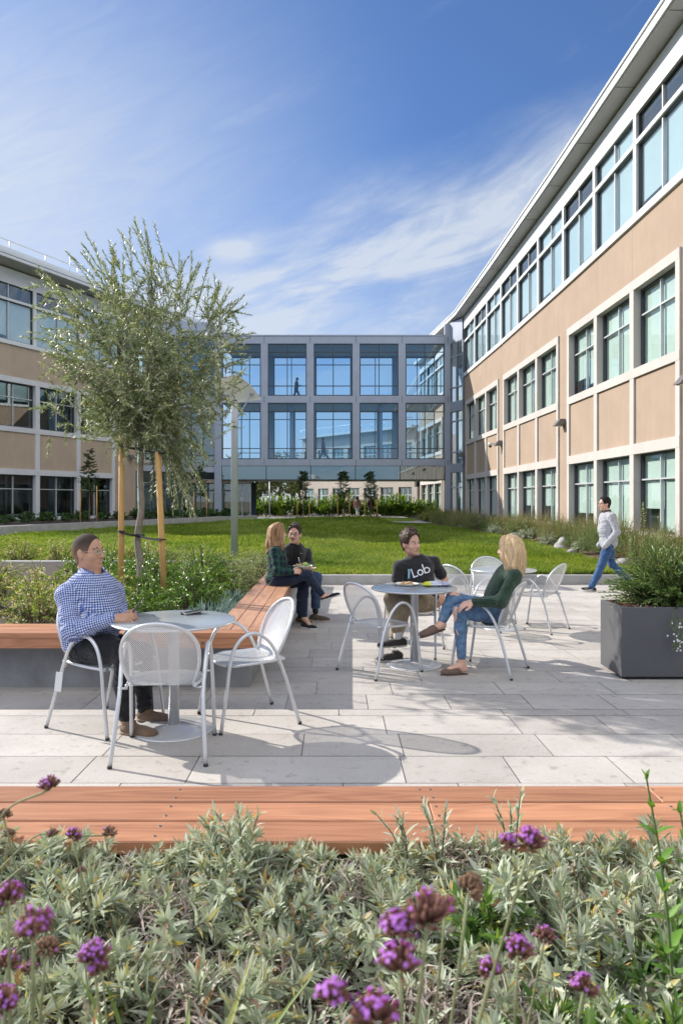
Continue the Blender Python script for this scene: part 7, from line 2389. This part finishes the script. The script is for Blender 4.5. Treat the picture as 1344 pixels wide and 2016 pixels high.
for k in range(2):
    rng = np.random.default_rng(700 + k)
    lbm, st = shoots_mesh(rng, dome_shoots(rng, 46, .48, .55, .4, .3, .05, .2), 6, .13, .075, .35, .9, 2, .25, .3, 'oval', .4, .4, 2)
    ds.append(plant_thing('hydrangea_shrub', 'x', 'shrub', lbm, stem_mb(st, .006, 4), dk, M_stem, (0, 0, 0)))
sp = []
for i, px in enumerate((15, 52, 92, 135, 160, 205, 235, 268, 300, 335, 365, 395, 420, 445)):
    y = 34 + i * 1.22; x = (px - PX) / F * y
    sp.append((i % 2, x, y, .42, .95 + .15 * ((i * 7) % 5) / 5, 'round dark green shrub on the planter wall by the shaded building'))
place_copies(ds, sp, 'round shrubs on the planter wall')
def young_tree(px, d, zb, hgt, cw, lab, seed, leafm, dens=1.0, stakes=True, group='young staked trees', crown0=.38):
    rng = np.random.default_rng(seed); x = (px - PX) / F * d
    t = thing('young_tree', lab, 'tree', (x, d, zb), 0, group)
    m = MB(); m.tube(crom([(0, 0, 0), (.02, 0, hgt * .4), (-.02, .02, hgt * .7), (.0, 0, hgt * .93)], 4), list(np.linspace(.035, .010, 13)), 7)
    sh = []
    for i in range(int(150 * dens)):
        zc = hgt * rng.uniform(crown0, .95); fr_ = (zc / hgt - crown0) / (1 - crown0)
        rad = cw * (1 - .75 * fr_) * (.55 + .45 * min(1, fr_ * 5)) * rng.uniform(.35, 1.05); a = rng.random() * 2 * PI
        a0 = A3(0, 0, zc - .15 * rad); b = A3(rad * math.cos(a), rad * math.sin(a), zc + rad * .35 * rng.uniform(-.3, 1.2))
        sh.append((a0 + (b - a0) * rng.uniform(.2, .5), (a0 + b) / 2 + A3(0, 0, .04), b))
    for s_ in sh[::6]: m.tube([A3(0, 0, s_[0][2] * .95), s_[0], s_[2]], [.010, .007, .003], 4)
    m.build('trunk', M_stem, t)
    lb_, st = shoots_mesh(rng, sh, 8, .11, .045, .2, .9, 1, .2, .3, 'oval', .4, .5, 2)
    lb_.build('crown', leafm, t)
    if stakes:
        for s_ in (-1, 1):
            mm = MB(); mm.tube([(x + s_ * .42, d - .1, zb - .1), (x + s_ * .42, d - .1, zb + hgt * .48)], .035, 8)
            tag(mm.build('tree_stake', M_stake), 'thin stake on the %s side of the %s' % ('left' if s_ < 0 else 'right', lab.split(' with ')[0]), 'stake', 'stakes of the young trees')
ytl = leafmat('young_leaf', [(0, (.03, .06, .02)), (.6, (.06, .105, .035)), (1, (.12, .17, .06))], .5, .35, (1, 1, .5), .3)
young_tree(176, 36.5, .42, 3.9, .75, 'small dark tree by the shaded windows with two stakes', 801, ytl, .9)
young_tree(395, 47, .42, 3.6, .8, 'small dark tree behind the lamp post with two stakes', 802, ytl, .9)
mz = lambda x, d: float(lawn_z(np.float64(x), np.float64(d)))
young_tree(597, 50, mz(-2.2, 50) - .05, 3.4, .85, 'left young tree under the bridge with two stakes', 803, ytl, 1.1)
young_tree(676, 50.5, mz(.6, 50.5) - .05, 3.4, .95, 'middle young tree under the bridge with two stakes', 804, ytl, 1.2)
young_tree(730, 49, mz(2.45, 49) - .05, 3.3, .95, 'right young tree under the bridge with two stakes', 805, ytl, 1.2)
# hedge beyond the bridge
hl = leafmat('hedge_leaf', [(0, (0.060, 0.132, 0.014)), (.5, (0.144, 0.264, 0.030)), (1, (0.300, 0.432, 0.060))], .5, .5, (1, 1, .35), .3)
hs = []
for k in range(2):
    rng = np.random.default_rng(720 + k)
    lbm, st = shoots_mesh(rng, dome_shoots(rng, 75, .95, 1.55, .5, .3, .0, .2), 7, .19, .10, .3, .85, 2, .2, .3, 'oval', .4, .4, 2)
    hs.append(plant_thing('hedge_shrub', 'x', 'shrub', lbm, stem_mb(st, .012, 4), hl, M_stem, (0, 0, 0)))
sp = [(i % 2, (px - PX) / F * 58.5, 58.5 + (i % 3) * .5, .18, 1.0 + .12 * ((i * 5) % 4), 'broad leaved hedge shrub in the row seen under the bridge') for i, px in enumerate(range(488, 850, 27))]
place_copies(hs, sp, 'hedge row under the bridge')
# trees far beyond
fl_ = leafmat('far_tree_leaf', [(0, (.05, .075, .025)), (.5, (.10, .13, .045)), (1, (.19, .20, .09))], .6, .4, (1, 1, .6), .2)
def big_tree(x, y, hgt, cw, lab, seed, n=420, z0=-.4):
    rng = np.random.default_rng(seed); t = thing('tree', lab, 'tree', (x, y, z0), 0, 'trees far beyond the bridge')
    m = MB(); m.tube([(0, 0, 0), (.1, 0, hgt * .3), (0, .1, hgt * .6), (0, 0, hgt * .85)], [.25, .2, .13, .04], 8)
    sh = []
    cl_c = [A3(rng.normal() * cw * .45, rng.normal() * cw * .45, hgt * rng.uniform(.35, .85)) for _ in range(14)]
    for c in cl_c:
        m.tube([A3(0, 0, c[2] * .7), c * .6 + A3(0, 0, c[2] * .35), c], [.08, .05, .02], 5)
        for _ in range(n // 14):
            b = c + rng.normal(size=3) * A3(.42, .42, .32) * cw * .62; sh.append((c + (b - c) * .4, (c + b) / 2 + A3(0, 0, .1), b))
    m.build('trunk', M_stem, t)
    lb_, _s = shoots_mesh(rng, sh, 6, .34, .15, .2, 1.0, 1, .3, .3, 'oval', .4, .5, 2); lb_.build('crown', fl_, t)
for i, (px, y, h_, cw, lab) in enumerate(((505, 84, 7.5, 2.6, 'hazy olive green tree under the bridge by the glass doors'), (550, 90, 8.5, 3.0, 'grey green tree under the bridge left of the pale building'), (590, 95, 7.5, 2.8, 'tree whose crown touches the pale building under the bridge'), (470, 100, 9, 3.2, 'tree far behind the lamp post and glass doors'))):
    big_tree((px - PX) / F * y, y, h_, cw, lab, 740 + i)

# ---------------------------------------------------------------- border along the sunlit building
bg = []
bl = leafmat('border_leaf', [(0, (0.075, 0.128, 0.038)), (.5, (0.150, 0.210, 0.075)), (1, (0.300, 0.330, 0.165))], .6, .35, (1, 1, .5), .3)
br_l = leafmat('bronze_leaf', [(0, (.16, .10, .04)), (.4, (.15, .16, .05)), (.8, (.27, .18, .08)), (1, (.40, .28, .16))], .7, .4, (1, .95, .6), .2)
wisp = leafmat('wispy_stem', [(0, (.17, .15, .07)), (.4, (.15, .19, .06)), (.8, (.30, .24, .13)), (1, (.44, .36, .22))], .7, .4, (1, 1, .6), .2)
wl_p = leafmat('silver_leaf', [(0, (0.264, 0.324, 0.216)), (1, (0.504, 0.540, 0.432))], .6, .3, (1, 1, .7), .3)
def wisps(seed, n, h, spread, leafm, w=.012, label='x', cat='grass', name='ornamental_grass'):
    rng = np.random.default_rng(seed)
    a = rng.random(n) * 2 * PI; el = np.clip(rng.normal(1.22, .22, n), .6, 1.56)
    D = np.stack([np.cos(a) * np.cos(el), np.sin(a) * np.cos(el), np.sin(el)], 1)
    P = np.stack([rng.normal(0, spread, n), rng.normal(0, spread, n), np.zeros(n)], 1)
    l = LB(); l.add(*leaf_arrays(P, D, rdir(n, rng), h * rng.uniform(.45, 1.15, n), w * rng.uniform(.6, 1.2, n), rng.uniform(0, .35, n), .3, 3, 'strap'))
    k = n // 2; i = rng.integers(0, n, k)       # small side leaves on the stalks
    Q = P[i] + D[i] * (h * rng.uniform(.3, .8, k))[:, None]
    l.add(*leaf_arrays(Q, D[i] + rng.normal(size=(k, 3)) * .6, rdir(k, rng), .05, .016, .2, .3, 1))
    t = thing(name, label, cat); l.build('foliage', leafm, t); return t
G0 = [wisps(760, 200, .95, .26, wisp, .010), wisps(761, 190, .80, .24, bl, .010)]
S0 = bush_protos('border_shrub', bl, [(90, .55, .62, 9, .055, .022, .1), (80, .5, .5, 9, .055, .022, .1)], 770)
S1 = bush_protos('bronze_shrub', br_l, [(110, .5, .55, 10, .042, .018, .2)], 780)
S2 = bush_protos('silver_shrub', wl_p, [(80, .4, .42, 9, .045, .02, .1)], 785)
rg = random.Random(9); sg, ss = [], []
def edge(y): return float(lawn_right(y))
y = 15.0
while y < 48:
    for x in (edge(y) + .45 + rg.uniform(-.15, .2), edge(y) + 1.15 + rg.uniform(-.2, .2), edge(y) + 1.9 + rg.uniform(-.2, .2)):
        if x > 8.95: continue
        if rg.random() < .40: sg.append((rg.choice([0, 0, 1]), x, y + rg.uniform(-.3, .3), .18, rg.uniform(.75, 1.1), 'wispy upright grass in the border under the sunlit windows'))
        else: ss.append((rg.choice([0, 1]), x, y + rg.uniform(-.3, .3), .16, rg.uniform(.8, 1.25), 'low spreading shrub in the border between the lawn and the sunlit building'))
    y += rg.uniform(.75, 1.05) * (1 + (y - 15) * .012)
place_copies(G0, sg, 'wispy grasses along the sunlit building')
place_copies(S0, ss, 'low shrubs along the sunlit building')
place_copies(S1, [(0, 7.2, 14.9, .15, 1.1, 'x'), (0, 8.0, 15.6, .15, 1.2, 'x'), (0, 6.9, 16.2, .15, 1.0, 'x'), (0, 7.6, 17.4, .15, 1.0, 'x'), (0, 8.3, 17.2, .15, 1.1, 'x'), (0, 7.9, 21, .15, 1.0, 'x')], 'bronze shrubs behind the walking man')
place_copies(S2, [(0, 6.75, 22.5, .12, 1.1, 'x'), (0, 6.9, 25.5, .12, 1.2, 'x'), (0, 6.8, 19.5, .12, 1.0, 'x'), (0, 6.6, 29.5, .12, 1.2, 'x')], 'silver leaved shrubs at the lawn edge')
for o in bpy.data.objects:
    if o.get('label') == 'x':
        o['label'] = {'bronze_shrub': 'bronze and russet shrub in the border near the walking man', 'silver_shrub': 'pale silver leaved shrub at the lawn edge of the sunlit border'}.get(o.name.split('.')[0], o.name)
for i, (px, top, d, lab) in enumerate(((1268, 995, 14.9, 'tall leafy column of green leaves rising in front of the right windows'), (1300, 1040, 14.6, 'shorter leafy upright stem right of the tall leafy column'), (1240, 1060, 15.2, 'lowest leafy upright stem beside the walking man'))):
    rng = np.random.default_rng(790 + i)
    tip = W(px, top, d); ft = tip.copy(); ft[2] = .15
    sh = [(ft + rng.normal(size=3) * A3(.06, .06, 0), (ft + tip) / 2 + rng.normal(size=3) * .05, tip + rng.normal(size=3) * A3(.06, .06, .10)) for _ in range(5)]
    lbm, st = shoots_mesh(rng, sh, 26, .055, .026, .1, 1.1, 2, .3, .3, 'oval', .3, .4, 2)
    t = thing('tall_plant', lab, 'plant'); lbm.build('foliage', greyg, t); stem_mb(st, .006, 5).build('stem', M_stem, t)
M_rock = pmat('grey_rock', (.30, .29, .285), .9, 0, .25, 6, bump=.6, bscale=20)
for i, (px, py, d, s) in enumerate(((902, 1042, 38, .26), (972, 1062, 27, .22), (1047, 1077, 21.5, .24), (1062, 1082, 20, .18), (905, 1048, 36, .2), (1195, 1092, 16.2, .2))):
    rng = np.random.default_rng(820 + i)
    c = W(px, py, d); c[2] = .12; c[0] = max(c[0], edge(d) + .05)
    f = Field()
    for _ in range(4): f.ell(c + rng.normal(size=3) * s * .35, np.abs(A3(s, s * .8, s * .6) * rng.uniform(.6, 1, 3)), None, .06)
    o = fields_obj('rock', [(f, s * .18)], M_rock, None); tag(o, 'grey boulder at the edge of the lawn and the sunlit border', 'rock', 'boulders at the border edge')
# yellow flowered clump at the end of the path
fp = bush_protos('path_shrub', leafmat('path_leaf', [(0, (.10, .18, .03)), (.7, (.2, .28, .06)), (.85, (.45, .42, .06)), (1, (.5, .46, .2))], .6, .4), [(80, .6, .8, 9, .10, .035, .4)], 830)
place_copies(fp, [(0, 5.6, 43.5, .2, 1.0, 'yellow green shrub beside the path under the bridge'), (0, 6.3, 45.5, .2, 1.3, 'yellow green shrub beside the path under the bridge'), (0, 6.9, 43.2, .2, 1.0, 'yellow green shrub beside the path under the bridge')], 'shrubs beside the path')
print('objects', len(bpy.data.objects), 'polys', sum(len(o.data.polygons) for o in bpy.data.objects if o.type == 'MESH'))
